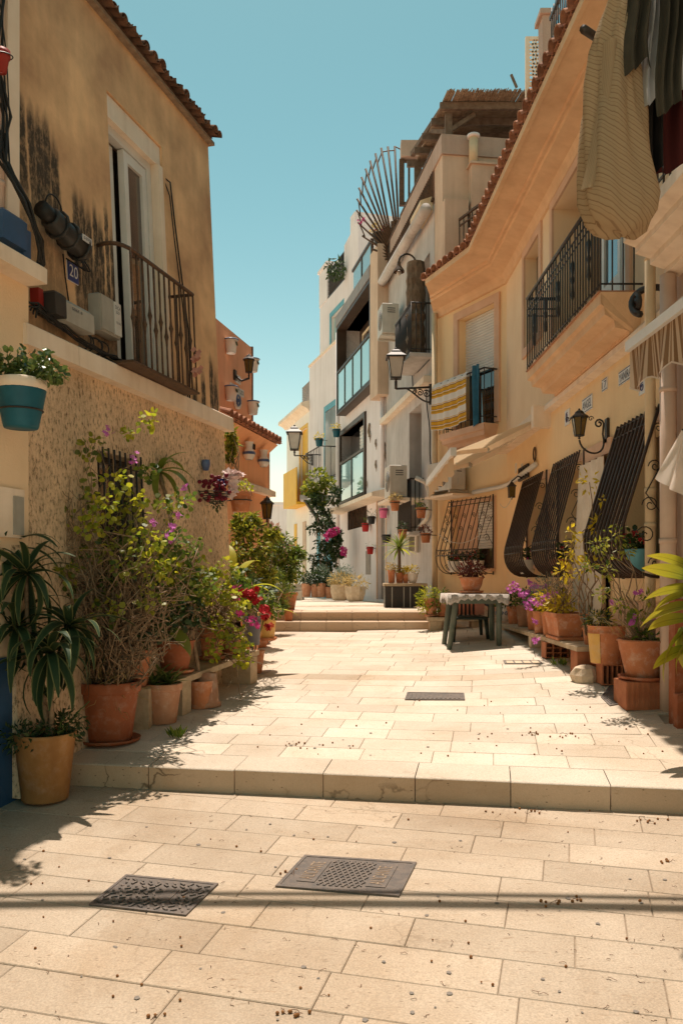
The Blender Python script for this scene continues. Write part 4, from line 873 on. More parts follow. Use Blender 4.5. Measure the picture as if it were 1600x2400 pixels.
# name tiles, plaques
AX = -FN.d
def tile_sign(name, label, txt, u0, u1, z0, z1, rows=None, mat='plaque_white', ink='plaque_ink', border=True, thick=.012):
    s_ = thing(name, label, 'sign', FN.p((u0+u1)/2, 0, z0))
    n = max(1, len(txt)); uu = abs(u0-u1)/n
    for i in range(n):
        a = u0 - uu*i; MB().bbox(FN, a-uu+.002, a-.002, 0, thick, z0, z1, .002).build('tile', mat, s_)
    t = MB(); text_into(t, txt, FN.p(u0-.06*abs(u0-u1), thick+.002, z0+(z1-z0)*.22), AX, (0,0,1), (z1-z0)*.56, width=abs(u0-u1)*.88); t.build('lettering', ink, s_, kind='stuff')
    if border:
        for z in (z0+(z1-z0)*.08, z1-(z1-z0)*.08):
            q = MB(); q.box(FN, u1+.01, u0-.01, thick, thick+.0015, z-.004, z+.004); q.build('border_line', ink, s_)
    return s_
tile_sign('name_tiles', 'ceramic name tiles reading YANIRA under the striped awning', 'YANIRA', -5.75, -6.14, 3.37, 3.51)
tile_sign('number_tiles', 'two ceramic tiles reading 17 between the name tiles', '17', -5.21, -5.39, 3.43, 3.56)
tile_sign('name_tiles', 'ceramic name tiles reading ANGEL above the amber lantern', 'ANGEL', -4.48, -4.86, 3.33, 3.50)
tile_sign('name_tiles', 'small faded ceramic tiles left of the amber lantern', 'MARIA', -4.10, -4.38, 3.17, 3.27, border=False)
def plaque(name, label, u0, u1, z0, z1, marks):
    s_ = thing(name, label, 'plaque', FN.p((u0+u1)/2, 0, z0)); MB().bbox(FN, u1, u0, 0, .014, z0, z1, .003).build('tile', 'plaque_white', s_)
    for (a, b, c, d) in marks:
        q = MB(); ww = abs(u1-u0); hh = z1-z0; q.tube(spiral(FN.p(u0-ww*a, .016, z0+hh*b), c*ww, c*ww*.3, d, 1.2, AX, (0,0,1), 12), .006, 4); q.build('blue_figure', 'plaque_blue', s_)
plaque('saint_plaque', 'white plaque with a blue figure hanging below the striped awning', -6.33, -6.51, 3.15, 3.34, [(.5,.65,.2,0),(.5,.35,.25,2)])
plaque('saint_plaque', 'narrow white plaque with blue figure near the awning bracket', -3.74, -3.94, 3.33, 3.52, [(.5,.6,.2,1),(.5,.3,.2,0)])
plaque('saint_plaque', 'small white plaque beside the door curtain', -4.56, -4.64, 2.72, 2.92, [(.5,.6,.25,1)])
for (u, z, h) in ((-.80, 3.27, .16), (-1.25, 3.20, .12)): 
    tag(MB().bbox(FN, u-.05, u+.05, 0, .012, z-h, z, .003).build('wall_tile', 'ceramic_white'), 'tall narrow tile on the wall above the farthest dark grille' if h > .15 else 'shorter tile on the wall above the farthest dark grille', 'tile')
ov = thing('oval_ornament', 'dark oval horseshoe ornament on the yellow wall above the middle grille', 'ornament', FN.p(-2.14,0,3.12))
MB().tube(arc(FN.p(-2.14,.02,3.22), .075, 0, 2*math.pi, FN.d, (0,0,1.25), 16), .012, 5).build('ring', 'rust_iron', ov); MB().tube([FN.p(-2.14,.02,3.12), FN.p(-2.14,.02,3.07)], .01, 5).build('pendant', 'rust_iron', ov)
# wall lanterns
def lantern(c, s, parent, glass_m, roof_m='black_iron', sides=6, top_r=.5, bot_r=.33, h=1.0):
    """street style lantern: tapered glazed body, roof and finial; c = middle of the body bottom, s = body height"""
    c = Vector(c); off = math.pi/sides
    def ring(r, z): return [c + Vector((math.cos(off+2*math.pi*k/sides)*r*s, math.sin(off+2*math.pi*k/sides)*r*s, z*s)) for k in range(sides)]
    b, t = ring(bot_r, 0), ring(top_r, h)
    MB().loft([b, t], True, True).build('glass_body', glass_m, parent)
    for k in range(sides): MB().tube([b[k], t[k]], .035*s, 4).build('glazing_bar', roof_m, parent)
    MB().loft([ring(bot_r*1.15,-.06), ring(bot_r*1.15,0)], True, True).build('base_ring', roof_m, parent)
    MB().loft([ring(top_r*1.3,h-.02), ring(top_r*1.28,h+.05), ring(top_r*.62,h+.26), ring(top_r*.60,h+.33), ring(top_r*.3,h+.42)], True, True).build('roof', roof_m, parent)
    q = MB(); q.ball(c+Vector((0,0,(h+.47)*s)), .07*s); q.build('finial', roof_m, parent)
    q = MB(); q.lathe(c+Vector((0,0,-.25*s)), [(.02*s,0),(.09*s,.04*s),(.05*s,.10*s),(.12*s,.19*s)], 8); q.build('socket', roof_m, parent)
lw = thing('wall_lantern', 'iron wall lantern with amber glass on a curled arm', 'lantern', FN.p(-5.6,.2,2.8))
lc = FN.p(-5.52, .34, 2.92); lantern(lc, .18, lw, 'lamp_amber', sides=6, top_r=.42, bot_r=.26)
q = MB(); q.tube(bez(lc+Vector((0,0,-.05)), lc+Vector((.02,0,-.22)), FN.p(-5.45,.0,2.66), FN.p(-5.40,.06,2.95), 12) + spiral(FN.p(-5.40,.10,3.06), .05, .015, math.pi, -1.3, FN.n, (0,0,1), 12), .010, 6); q.build('arm', 'black_iron', lw)
MB().bbox(FN, -5.44, -5.36, 0, .03, 2.86, 3.12, .012).build('wall_plate', 'black_iron', lw)
for k in range(4):
    a = k*math.pi/2; q = MB(); q.tube(spiral(lc+Vector((math.cos(a)*.12, math.sin(a)*.12, .17)), .03, .006, a, 1.2, (math.cos(a), math.sin(a), 0), (0,0,1), 10), .005, 4); q.build('curl', 'black_iron', lw)
l2 = thing('small_wall_lantern', 'small black lantern hanging by the farthest dark grille', 'lantern', FN.p(-1.45,.2,2.65))
c2 = FN.p(-1.50, .22, 2.66); lantern(c2, .16, l2, 'lamp_amber', sides=4, top_r=.42, bot_r=.36); MB().tube([c2+Vector((0,0,.24)), FN.p(-1.47,.12,2.98), FN.p(-1.45,.0,2.94)], .012, 5).build('arm', 'black_iron', l2)
fr_ = thing('iron_frame_row', 'row of small dark iron frames above the farthest dark grille', 'ornament', FN.p(-1.4,.05,2.92))
for k in range(4):
    u = -1.15-.17*k; q = MB(); z = 2.93
    for (a, b, c, d) in ((u,u-.02,z,z+.2),(u-.13,u-.15,z,z+.2),(u-.02,u-.13,z,z+.02),(u-.02,u-.13,z+.18,z+.2)): q.box(FN, b, a, .02, .05, c, d)
    q.build('frame', 'black_iron', fr_)
# down pipes
def pipe(fr, u, n, r, z0, z1, mat, label, name='down_pipe', rings=()):
    p_ = thing(name, label, 'pipe', fr.p(u, n, z0)); MB().tube([fr.p(u,n,z0), fr.p(u,n,z1)], r, 14).build('tube', mat, p_)
    for z in rings: MB().tube([fr.p(u,n,z-.02), fr.p(u,n,z+.02)], r*1.12, 14).build('socket_ring', mat, p_)
pipe(FN, -6.96, .14, .045, .35, 6.5, 'pipe_cream', 'cream down pipe at the near corner of the yellow house', rings=(1.9, 2.2, 4.2))
pipe(FF, 2.10, .10, .055, .9, 6.5, 'pipe_cream', 'cream down pipe at the far edge of the turned end', rings=(3.0, 5.0))
# ---- retractable awning over the table
aw = thing('cream_awning', 'open cream awning with folding arms above the plastic table', 'awning', Vector((2.0, 11.5, 3.4)))
zc, zfb = 3.62, 3.15; P0, P1 = Vector((2.70, 11.35, zc)), Vector((2.70, 14.0, zc)); Q0, Q1 = at(1062, 1057, 11.2), at(1003, 1133, 15.0)
Q0.z = Q1.z = (Q0.z+Q1.z)/2
q = MB(); q.quad(P0, P1, Q1, Q0); q.build('canopy', 'awning_cream', aw)
MB().bar(P0 + Vector((.02,-.1,0)), P1+Vector((.02,.1,0)), .18, .18).build('cassette', 'ledge_white', aw)
cpl = MB(); cpl.box(W, 2.56, 2.80, 11.12, 11.25, zc-.17, zc+.12); cpl.build('end_cap', 'ledge_white', aw)
MB().bar(Q0, Q1, .08, .11).build('front_bar', 'white_plastic', aw)
for (a, k, e_) in ((P0.lerp(P1,.08), .2, .03), (P0.lerp(P1,.75), .6, .55)):
    el = a + (Q0-P0)*.52 + Vector((0, .35 if e_ < .1 else .2, -.05)); tip = Q0.lerp(Q1, e_+.02)
    MB().bar(a+Vector((0,0,-.06)), el+Vector((0,0,-.06)), .05, .07).build('arm', 'ledge_white', aw); MB().bar(el+Vector((0,0,-.06)), tip, .045, .055).build('arm', 'ledge_white', aw)
    q = MB(); q.ball(el+Vector((0,0,-.06)), .045); q.build('elbow', 'grey_plastic', aw)
nv = 26
q = MB(); q.loft([[Q0.lerp(Q1, i/nv) + Vector((.012*math.sin(i*1.7), 0, 0)) for i in range(nv+1)], [Q0.lerp(Q1, i/nv) + Vector((.03*math.sin(i*1.3), 0, -.25 - .06*abs(math.sin(i*.75)))) for i in range(nv+1)]], smooth=True); q.build('valance', 'awning_cream', aw)
# conduit ledge, air conditioner and wires under the awning
MB().tube([FN.p(-2.3,.04,3.05), FN.p(-.4,.04,2.98), FF.p(.1,.05,2.98), FF.p(.9,.05,2.96)], .04, 6).build('cable_duct', 'white_plastic', label='white cable duct along the wall under the awning', cat='duct')
def ac_unit(fr, u0, u1, n0, n1, z0, z1, label, face='n'):
    a = thing('air_conditioner', label, 'air conditioner', fr.p((u0+u1)/2, n0, z0), 'outdoor air conditioner units')
    MB().bbox(fr, u0, u1, n0, n1, z0, z1, .012).build('case', 'ac_white', a)
    cu_, cz_, rr = u0+(u1-u0)*.42, (z0+z1)/2, min(z1-z0, u1-u0)*.38
    MB().tube([fr.p(cu_,n1-.01,cz_), fr.p(cu_,n1+.003,cz_)], rr, 20).build('fan_opening', 'ac_dark', a)
    for k in range(5): q = MB(); q.tube(arc(fr.p(cu_,n1+.008,cz_), rr*(k+.8)/5.3, 0, 2*math.pi, fr.d, (0,0,1), 16), .003, 4); q.build('guard_ring', 'ac_white', a)
    for k in range(3): MB().box(fr, u0-.004, u0+.002, n0+.08, n1-.12, z1-.12-.045*k, z1-.10-.045*k).build('side_vent', 'ac_dark', a)
    MB().box(fr, u0-.02, u0-.001, n0+.06, n0+.16, z0+.08, z0+.2).build('valve_cover', 'ac_white', a)
    for u in (u0+.06, u1-.1): MB().box(fr, u, u+.035, 0, n1, z0-.05, z0-.004).build('bracket', 'ac_white', a)
    return a
ac_unit(FF, 1.05, 1.85, .12, .42, 3.02, 3.55, 'air conditioner tucked under the cream awning')
tag(MB().box(FF, .95, 1.9, .0, .45, 2.90, 2.94).build('ac_shelf', 'ledge_white'), 'pale metal shelf below the air conditioner under the awning', 'shelf')
ls = MB(); ls.tube(sag(FF.p(.2,.35,2.2), FF.p(1.6,.36,2.25), .18, 14), .006, 4); ls.build('sagging_cord', 'cable_white', label='white cord sagging across the scrolled grille', cat='cord')
ls = MB(); ls.tube(sag(FN.p(-1.9,.3,2.62), FN.p(-1.0,.3,2.6), .1, 10), .006, 4); ls.build('sagging_cord', 'cable_white', label='white cord tied across the farthest dark grille', cat='cord')

# ================================================================ near house at the right edge
rh = thing('pink_corner_house', 'pinkish house at the right edge with moulded balcony corbel', 'house', FN.p(-8, 0, .2))
MB().box(FN, -13, -7.18, -3, .0, -.4, 9).build('wall', 'pipe_pink', rh)
pr2 = [(0,0),(.12,.02),(.12,.06),(.24,.10),(.24,.15),(.36,.19),(.36,.24),(.46,.28),(.46,.37),(0,.37)]
cz0 = 3.95
rings = [[FN.p(u, n, cz0+z) for (n, z) in pr2] for u in (-11.5, -7.22)]
MB().loft(rings, True, True).build('balcony_corbel', 'ledge_white', rh)
for z, r in ((5.25,.02),(4.4,.012)): MB().tube([FN.p(-11.5,.44,z), FN.p(-7.24,.44,z), FN.p(-7.24,0,z)], r, 6).build('balcony_rail', 'black_iron', rh)
u = -11.4
while u < -7.2: MB().tube([FN.p(u,.44,4.32), FN.p(u,.44,5.25)], .009, 5).build('baluster', 'black_iron', rh); u += .12
pipe(FN, -7.25, .10, .065, .3, 3.95, 'pipe_pink', 'wide pink down pipe at the corner of the pinkish house', rings=(1.75, 3.0))
q = MB(); q.tube(bez(FN.p(-6.95,.02,3.95), FN.p(-6.8,.25,4.05), FN.p(-6.75,.3,3.8), FN.p(-6.95,.22,3.72), 10), .03, 6); q.tube(spiral(FN.p(-6.85,.22,3.84), .1, .03, 0, 1.5, FN.d, (0,0,1), 16), .025, 6)
q.build('iron_bracket', 'black_iron', label='black curled iron bracket above the striped awning', cat='bracket')
sa = thing('striped_awning', 'brown and cream striped awning valance at the right edge', 'awning', Vector((2.1, 5.2, 2.7)))
za = 3.12; A0, A1 = Vector((2.09, 6.04, za)), Vector((2.13, 3.2, za))
MB().bar(A0, A1, .07, .07).build('front_bar', 'white_plastic', sa); q = MB(); q.quad(A0+Vector((0,0,.03)), A1+Vector((0,0,.03)), Vector((2.75,3.2,3.75)), Vector((2.75,6.04,3.75))); q.build('canopy', 'awning_stripe', sa)
sheet('valance', 'awning_stripe', lambda a, b: A0.lerp(A1, a) + Vector((.035*math.sin(a*48)*b, 0, -.03-(.26+.06*abs(math.sin(a*24)))*b)), 80, 8, sa, (3, 1))
sheet('hem', 'voile', lambda a, b: A0.lerp(A1, a) + Vector((.037*math.sin(a*48)-.004, 0, -.03-(.26+.06*abs(math.sin(a*24)))-.012*b)), 80, 1, sa)
vs_ = sheet('white_cloth', 'voile', lambda a, b: at(1596-62*b*(1-.1*b)+(20+75*b)*a, 1008+(112+42*math.sin(a*2.2))*b+6*math.sin(a*12)*b, 5.2) + Vector((0, .05*math.sin(a*15+b*2)*b, 0)), 24, 18, label='sheer white cloth hanging below the striped awning', cat='cloth')
MB().tube([at(1598,1008,5.2), at(1612,1004,5.25), FN.p(-8.7,.0,2.4)], .008, 5).build('cloth_hook', 'black_iron', vs_)
# ---- laundry on a rack at the right edge
rk = thing('drying_rack', 'dark drying rack arm holding the laundry at upper right', 'drying rack', Vector((1.5, 4.4, 4.5)))
a, b = at(1366, 68, 4.35), at(1412, 98, 4.6); MB().tube([a, b, b + (b-a)*8], .022, 8).build('arm', 'black_iron', rk)
MB().tube([Vector((1.35,4.4,4.62)), Vector((2.4,4.5,4.66))], .008, 6).build('line', 'cable_black', rk); MB().tube([Vector((2.4,4.5,4.66)), FN.p(-9.5,0,4.7)], .02, 6).build('stay', 'black_iron', rk)
prof_t = [(-60,1452,26,.03),(0,1458,30,.035),(60,1447,42,.05),(130,1440,52,.06),(200,1437,58,.07),(270,1436,64,.08),(340,1437,74,.09),(410,1442,82,.10),(470,1447,88,.11),(510,1450,80,.10),(535,1453,66,.08),(550,1458,40,.05),(553,1460,8,.01)]
q = MB(); rings = []; NS = 64
for j, (y, cx, hw, dep) in enumerate(prof_t):
    ring = []
    for k in range(NS+1):
        t = 2*math.pi*k/NS; fold = 1+(.12*math.sin(4*t+y*.009)+.06*math.sin(9*t-y*.012)+.03*math.sin(17*t+y*.02))*(1.25 if j < 6 else .8 if j < 10 else .4)
        x = cx + hw*math.cos(t)*fold; ring.append(at(x, y + 6*math.sin(3*t), 4.4) + Vector((0, dep*1.3*math.sin(t)*fold, 0)))
    rings.append(ring)
q.loft(rings, smooth=True); o = q.build('striped_trousers', 'trouser_stripe', label='baggy beige striped trousers hanging from the drying rack', cat='trousers'); L_ = o.data.uv_layers.new(name='UVMap')
for lp in o.data.loops: v = o.data.vertices[lp.vertex_index].co; L_.data[lp.index].uv = (v.x*.75+v.z*1.05, v.z)
sheet('trouser_flap', 'trouser_stripe', lambda a, b: at(1412-14*b-38*b*b+ (44+6*b)*a*(1 if True else 0) - 10*a*b, 100+345*b+ 25*a*b*math.sin(b*3), 4.34) + Vector((0, -.05*math.sin(a*3.1)+.03*a, 0)), 10, 20, o, (.5, .3))
def hang(name, label, cat, mat, x0, x1, y0, y1, Y, w0=0, w1=0, folds=3, amp=.03, dx=0, uvk=(1,1)):
    return sheet(name, mat, lambda a, b: at(x0+(x1-x0)*a + (w0*(1-b)+w1*b)*(a-.5) + dx*b + 5*math.sin(b*6), y0+(y1-y0)*b + 16*math.sin(a*5+1)*b, Y) + Vector((0, amp*math.sin(a*math.pi*folds*2+b*1.3)+amp*.4*math.sin(a*19+b*4), 0)), 30, 20, None, uvk, label=label, cat=cat)
hang('olive_jersey', 'dark olive jersey hanging in front of the striped trousers', 'shirt', 'cloth_olive', 1470, 1518, -60, 160, 4.30, 0, 22, 2, .03)
hang('grey_shirt', 'pale grey shirt hanging between dark clothes', 'shirt', 'shirt_grey', 1510, 1562, -60, 235, 4.36, -10, 8, 3, .03)
hang('olive_shirt', 'dark olive shirt with pale edge hanging at the right edge', 'shirt', 'cloth_olive', 1548, 1600, -60, 255, 4.28, 10, 10, 3, .03)
hang('grey_blouse', 'grey green blouse at the very edge of the laundry', 'blouse', 'shirt_grey', 1585, 1650, -60, 200, 4.33, 0, 0, 3, .03)
hang('black_trousers', 'black trousers hanging below the grey shirt', 'trousers', 'cloth_black', 1500, 1568, -40, 415, 4.46, -10, -16, 2, .04)
hang('red_mesh_cloth', 'dark red mesh cloth hanging behind the black trousers', 'cloth', 'red_mesh', 1530, 1660, -40, 395, 4.56, 0, 20, 3, .04)
# ================================================================ grey house beyond the yellow one
gh = thing('grey_house', 'weathered grey house with reed-roofed terrace and iron balcony', 'house', F4.p(2.5, 0, .8))
WN = (1.05, 2.2, 2.35, 5.05, .3); UPW = (.35, 1.45, 5.75, 7.9, .25)
mb = wall_holes(MB(), F4, -.02, 5.05, .3, 8.7, [WN, UPW]); shell(mb, F4, -.02, 5.05, .3, 8.7, 5); mb.build('front_wall', 'grey_wall', gh)
box_part('dark_room', 'glass_house', gh, F4, WN[0], WN[1], -.34, -.29, WN[2], WN[3]); box_part('dark_room', 'glass_dark', gh, F4, UPW[0], UPW[1], -.3, -.24, UPW[2], UPW[3])
# side wall that rises above the yellow roof
SV = -F4.n; c0 = F4.p(-.6, 0, 0)
MB().box(F4, -.62, -.05, -5, .0, 6.9, 9.35).build('side_wall', 'beige_wall', gh); MB().box(F4, -.66, 4.2, -5, .03, 9.352, 9.72).build('parapet', 'mauve_wall', gh)
MB().box(F4, -.80, -.625, -.45, .0, 6.8, 8.45).build('pilaster', 'beige_wall', gh); MB().box(F4, -.85, -.625, -1.05, -.5, 7.2, 9.1).build('chimney_breast', 'beige_wall', gh)
MB().box(F4, -.89, -.622, -1.1, -.46, 9.1, 9.14).build('chimney_cap', 'beige_wall', gh)
MB().tube([F4.p(-.78,-.55,9.14), F4.p(-.78,-.55,9.62)], .085, 12).build('flue', 'pipe_cream', gh); MB().tube([F4.p(-.78,-.55,9.62), F4.p(-.78,-.55,9.67)], .12, 12).build('flue_cap', 'lilac_wall', gh)
MB().bbox(F4, .2, 4.9, -.02, .16, 5.28, 5.42, .02).build('drip_ledge', 'ledge_white', gh)
MB().tube([F4.p(4.95,.16,8.78), F4.p(.0,.16,8.60)], .11, 12).build('gutter', 'grey_wall', gh)
MB().prism([F4.p(.1,.0,8.62), F4.p(.1,.25,8.72), F4.p(.1,.25,8.80), F4.p(.1,0,8.9)], F4.d*.9).build('broken_eave', 'pipe_cream', gh)
# terrace railing along the top
tr = thing('terrace_railing', 'brown iron terrace railing under the reed roof', 'railing', F4.p(2, 0, 8.7))
for z in (8.8, 9.75): MB().bar(F4.p(.0,.02,z), F4.p(3.0,.02,z), .05).build('rail', 'rust_iron', tr)
u = .05
while u < 3.0: MB().tube([F4.p(u,.02,8.8), F4.p(u,.02,9.75)], .012, 4).build('baluster', 'rust_iron', tr); u += .1
for z in (8.8, 9.7): MB().bar(F4.p(3.0,.02,z), F4.p(4.8,.02,z), .05).build('rail', 'rust_iron', tr)
u = 3.1
while u < 4.8: MB().tube([F4.p(u,.02,8.8), F4.p(u,.02,9.7)], .012, 4).build('baluster', 'rust_iron', tr); u += .13
pb = thing('terrace_doorway', 'beige lintel on brown steel posts at the far end of the terrace', 'doorway', F4.p(3.6, -.3, 8.7))
a, b = at(938, 338, 19.9), at(1040, 375, 19.9)
MB().box(W, a.x, b.x+.6, 19.7, 20.0, b.z, a.z).build('lintel', 'mauve_wall', pb)
for px in (941, 958, 985, 1000, 1015): MB().bar(at(px, 375, 19.85), at(px, 482, 19.85), .05 if px > 941 else .12).build('post', 'rust_iron', pb)
MB().bar(at(938, 378, 19.85), at(1042, 378, 19.85), .06).build('beam', 'rust_iron', pb); MB().bar(at(945, 478, 19.85), at(1042, 474, 19.85), .07).build('beam', 'rust_iron', pb)
MB().box(W, at(941,500,19.8).x, at(970,500,19.8).x, 19.7, 20.0, 8.6, at(0,497,19.8).z).build('pier', 'mauve_wall', pb)
# pergola with reed mat
pg = thing('reed_pergola', 'wooden pergola roofed with a split reed mat', 'pergola', F4.p(.6, -.5, 9.7))
zp = 10.35
ends = [(1030, 229, 15.75), (1010, 266, 16.3), (988, 303, 16.85), (970, 334, 17.4), (953, 361, 17.95)]
for (px, py, Y) in ends:
    q = at(px, py, Y); MB().bar(Vector((q.x, Y, zp)), Vector((q.x+4.2, Y+.0, zp)), .07, .13).build('rafter', 'old_wood', pg)
MB().bar(at(1052,232,15.9), at(955,362,17.9)+Vector((.1,0,0)), .09, .10).build('edge_beam', 'old_wood', pg)
b0 = at(1050, 240, 15.9); MB().bar(Vector((b0.x, 15.9, 9.7)), Vector((b0.x, 15.9, zp-.08)), .13).build('post', 'old_wood', pg)
b1 = at(972, 372, 17.9); MB().bar(Vector((b1.x+.05, 17.9, 8.7)), Vector((b1.x+.05, 17.9, zp-.08)), .13).build('post', 'old_wood', pg)
MB().bar(Vector((b0.x, 15.9, 9.95)), Vector((b0.x+.5, 15.9, zp-.07)), .07).build('brace', 'old_wood', pg); MB().bar(Vector((b0.x, 15.9, 9.95)), Vector((b0.x-.25, 16.5, zp-.07)), .07).build('brace', 'old_wood', pg); MB().bar(Vector((b1.x+.05, 17.9, 9.75)), Vector((b1.x+.6, 17.9, zp-.07)), .07).build('brace', 'old_wood', pg)
rr = random.Random(8); q = MB()
for k in range(1500):
    x = 1.95 + 3.6*rr.random(); t0 = rr.choice((0, 0, .02, .5, .9)); y0 = 15.45 + rr.uniform(-.10,.05) + t0; x0 = x - .0
    y1 = 18.05 + rr.uniform(-.2,.2); sk = -.22*(1)
    xa = x; xb = x + (y1-y0)*sk*.6
    if xb < 1.35: continue
    q.bar(Vector((xa, y0, zp+.09+rr.uniform(0,.03))), Vector((xb, y1, zp+.09+rr.uniform(0,.03))), .012)
q.build('reed_mat', 'reed', pg, kind='stuff')
MB().bar(at(1197, 175, 15.6), at(1210, 205, 15.6), .04).build('loose_stick', 'old_wood', pg)
# fan of iron spikes between the terraces
fn = thing('spiked_fan', 'fan of radiating iron bars guarding the terrace edge', 'security fan', at(918, 612, 20.7))
tips = [(585,240),(495,245),(408,262),(333,335),(262,430),(203,535),(150,645),(115,785),(92,930),(85,1078),(105,1240),(160,1415),(285,1590),(370,1680),(455,1728)]
src = lambda p: (820+p[0]/5.6, 300+p[1]/5.6)
cen = [(650-k*4, 1600) if k < 3 else (590, 1700) for k in range(15)]
P_ = [at(*src(t), 20.7) for t in tips]; Cn = [at(*src(c), 20.7) for c in cen]
for k in range(15): MB().tube([P_[k], Cn[k]], .028, 5).build('bar', 'rust_iron', fn)
for k in range(11): MB().tube([P_[k].lerp(Cn[k], .04), P_[k+1].lerp(Cn[k+1], .1 if k > 1 else .04)], .016, 4).build('link', 'rust_iron', fn)
MB().tube([at(*src((585,240)), 20.7), at(*src((670,285)), 20.7)], .016, 4).build('link', 'rust_iron', fn); MB().bar(at(920,520,20.7), at(920,615,20.7), .10).build('post', 'rust_iron', fn)
# balconies of the grey house
def bar_balcony(fr, u0, u1, n1, z0, z1, label, mat='black_iron', sp=.1, floor='grey_wall', name='iron_balcony'):
    b = thing(name, label, 'balcony', fr.p((u0+u1)/2, n1/2, z0-.1))
    MB().bbox(fr, u0-.04, u1+.04, 0, n1+.04, z0-.08, z0, .01).build('floor_slab', floor, b)
    for z, r in ((z1,.02),(z0+.08,.012)): MB().tube([fr.p(u0,0,z), fr.p(u0,n1,z), fr.p(u1,n1,z), fr.p(u1,0,z)], r, 5).build('rail', mat, b)
    u = u0
    while u <= u1+.01: MB().tube([fr.p(u,n1,z0), fr.p(u,n1,z1)], .011, 4).build('baluster', mat, b); u += sp
    n = sp
    while n < n1:
        for u in (u0, u1): MB().tube([fr.p(u,n,z0), fr.p(u,n,z1)], .011, 4).build('baluster', mat, b)
        n += sp
    return b
bar_balcony(F4, .25, 1.75, .40, 5.86, 6.85, 'iron balcony high on the grey house beside the palm trunk')
bar_balcony(F4, .85, 2.1, .28, 2.38, 3.45, 'low iron window balcony of the grey house behind hanging pots', sp=.09)
tk = thing('palm_trunk', 'rough brown palm trunk fixed upright beside the grey house balcony', 'trunk', F4.p(.62, .3, 5.6))
q = MB(); zz = [5.85+.12*k for k in range(17)]; rr2 = random.Random(3); q.tube([F4.p(.62,.22,z) for z in zz], [.17+.03*(k % 2)+rr2.uniform(-.015,.02) for k in range(17)], 12, smooth=False); q.build('bark_column', 'bark', tk)
ac_unit(F4, 2.75, 3.35, .12, .5, 6.98, 7.65, 'air conditioner high on the grey house')
ac_unit(F4, .98, 1.55, .32, .68, 3.10, 3.74, 'air conditioner beside the low window balcony')
tag(MB().box(F4, .85, 2.1, .0, .72, 3.0, 3.06).build('ac_shelf', 'ledge_white'), 'pale shelf board under the lower air conditioner of the grey house', 'shelf')
# gooseneck lamp
gl = thing('gooseneck_lamp', 'gooseneck wall lamp above the high air conditioner', 'lamp', F4.p(1.6, .1, 7.5))
g0 = F4.p(1.55, .0, 8.15); q = MB(); q.tube([g0] + arc(F4.p(1.6,.18,8.15), .18, 0, math.pi, -F4.n, (0,0,1), 10), .022, 6); q.build('neck', 'black_iron', gl); q = MB(); q.lathe(F4.p(1.6,.36,7.93), [(.12,0),(.115,.04),(.045,.14),(.035,.22)], 14); q.build('shade', 'rust_iron', gl); q = MB(); q.ball(F4.p(1.6,.36,7.92), .055); q.build('bulb', 'lamp_frost', gl)
cq = thing('white_conduit', 'pale conduit bending down the grey house wall', 'conduit', F4.p(.8,.05,1.8))
MB().tube([F4.p(.28,.3,3.40), F4.p(.20,.12,3.30), F4.p(.16,.06,3.1), F4.p(.14,.06,2.72), F4.p(.3,.06,2.60), F4.p(1.1,.06,2.45), F4.p(1.22,.06,2.3), F4.p(1.22,.06,1.95)], .045, 8).build('tube', 'cable_white', cq)
tag(MB().bbox(F4, 1.7, 2.1, 0, .12, 2.0, 2.50, .015).build('gas_meter_box', 'grey_plastic'), 'pale grey meter box on the grey house above the potted yucca', 'meter box')
for k, (a_, b_, lab) in enumerate((((.5,5.2),(.1,3.6),'thin dark cable running down the grey wall by the awning'), ((1.9,8.2),(1.7,5.5),'thin dark cable beside the palm trunk'))):
    q = MB(); q.tube([F4.p(a_[0]+(b_[0]-a_[0])*t+.05*math.sin(t*9), .03, a_[1]+(b_[1]-a_[1])*t) for t in [i/12 for i in range(13)]], .012, 4); q.build('wall_cable', 'cable_black', label=lab, cat='cable')
# ---- street lanterns on scrolled brackets
def bracket_lamp(base, outv, ln, s, label):
    b = thing('street_lantern', label, 'street lamp', base, 'bracket street lanterns'); outv = Vector(outv).normalized(); tip = base + outv*ln; up = Vector((0,0,1))
    MB().tube([base, tip], .022, 6).build('bracket_arm', 'black_iron', b); MB().tube(bez(base-up*.30, base-up*.28+outv*.2, base+outv*.3-up*.1, base+outv*ln*.7, 10), .018, 5).build('bracket_brace', 'black_iron', b)
    for (t, d, r) in ((.12,.13,.08),(.3,.10,.07),(.46,.07,.05)): q = MB(); q.tube(spiral(base+outv*ln*t-up*d, r, .01, 1, 1.5, outv, up, 16), .012, 4); q.build('scroll', 'black_iron', b)
    MB().box(W, base.x-.03, base.x+.03, base.y-.03, base.y+.03, base.z-.34, base.z+.06).build('wall_plate', 'black_iron', b)
    MB().tube([tip, tip+up*.14], .03, 6).build('stem', 'black_iron', b); lantern(tip+up*.22, s, b, 'lamp_frost', sides=4, top_r=.55, bot_r=.34)
bp_ = F4.p(.16, .03, 5.17); tip = at(925, 885, bp_.y+.2); bracket_lamp(bp_, (tip.x-bp_.x, .15, 0), abs(tip.x-bp_.x), .39, 'frosted street lantern on scrolled bracket beside the grey house')
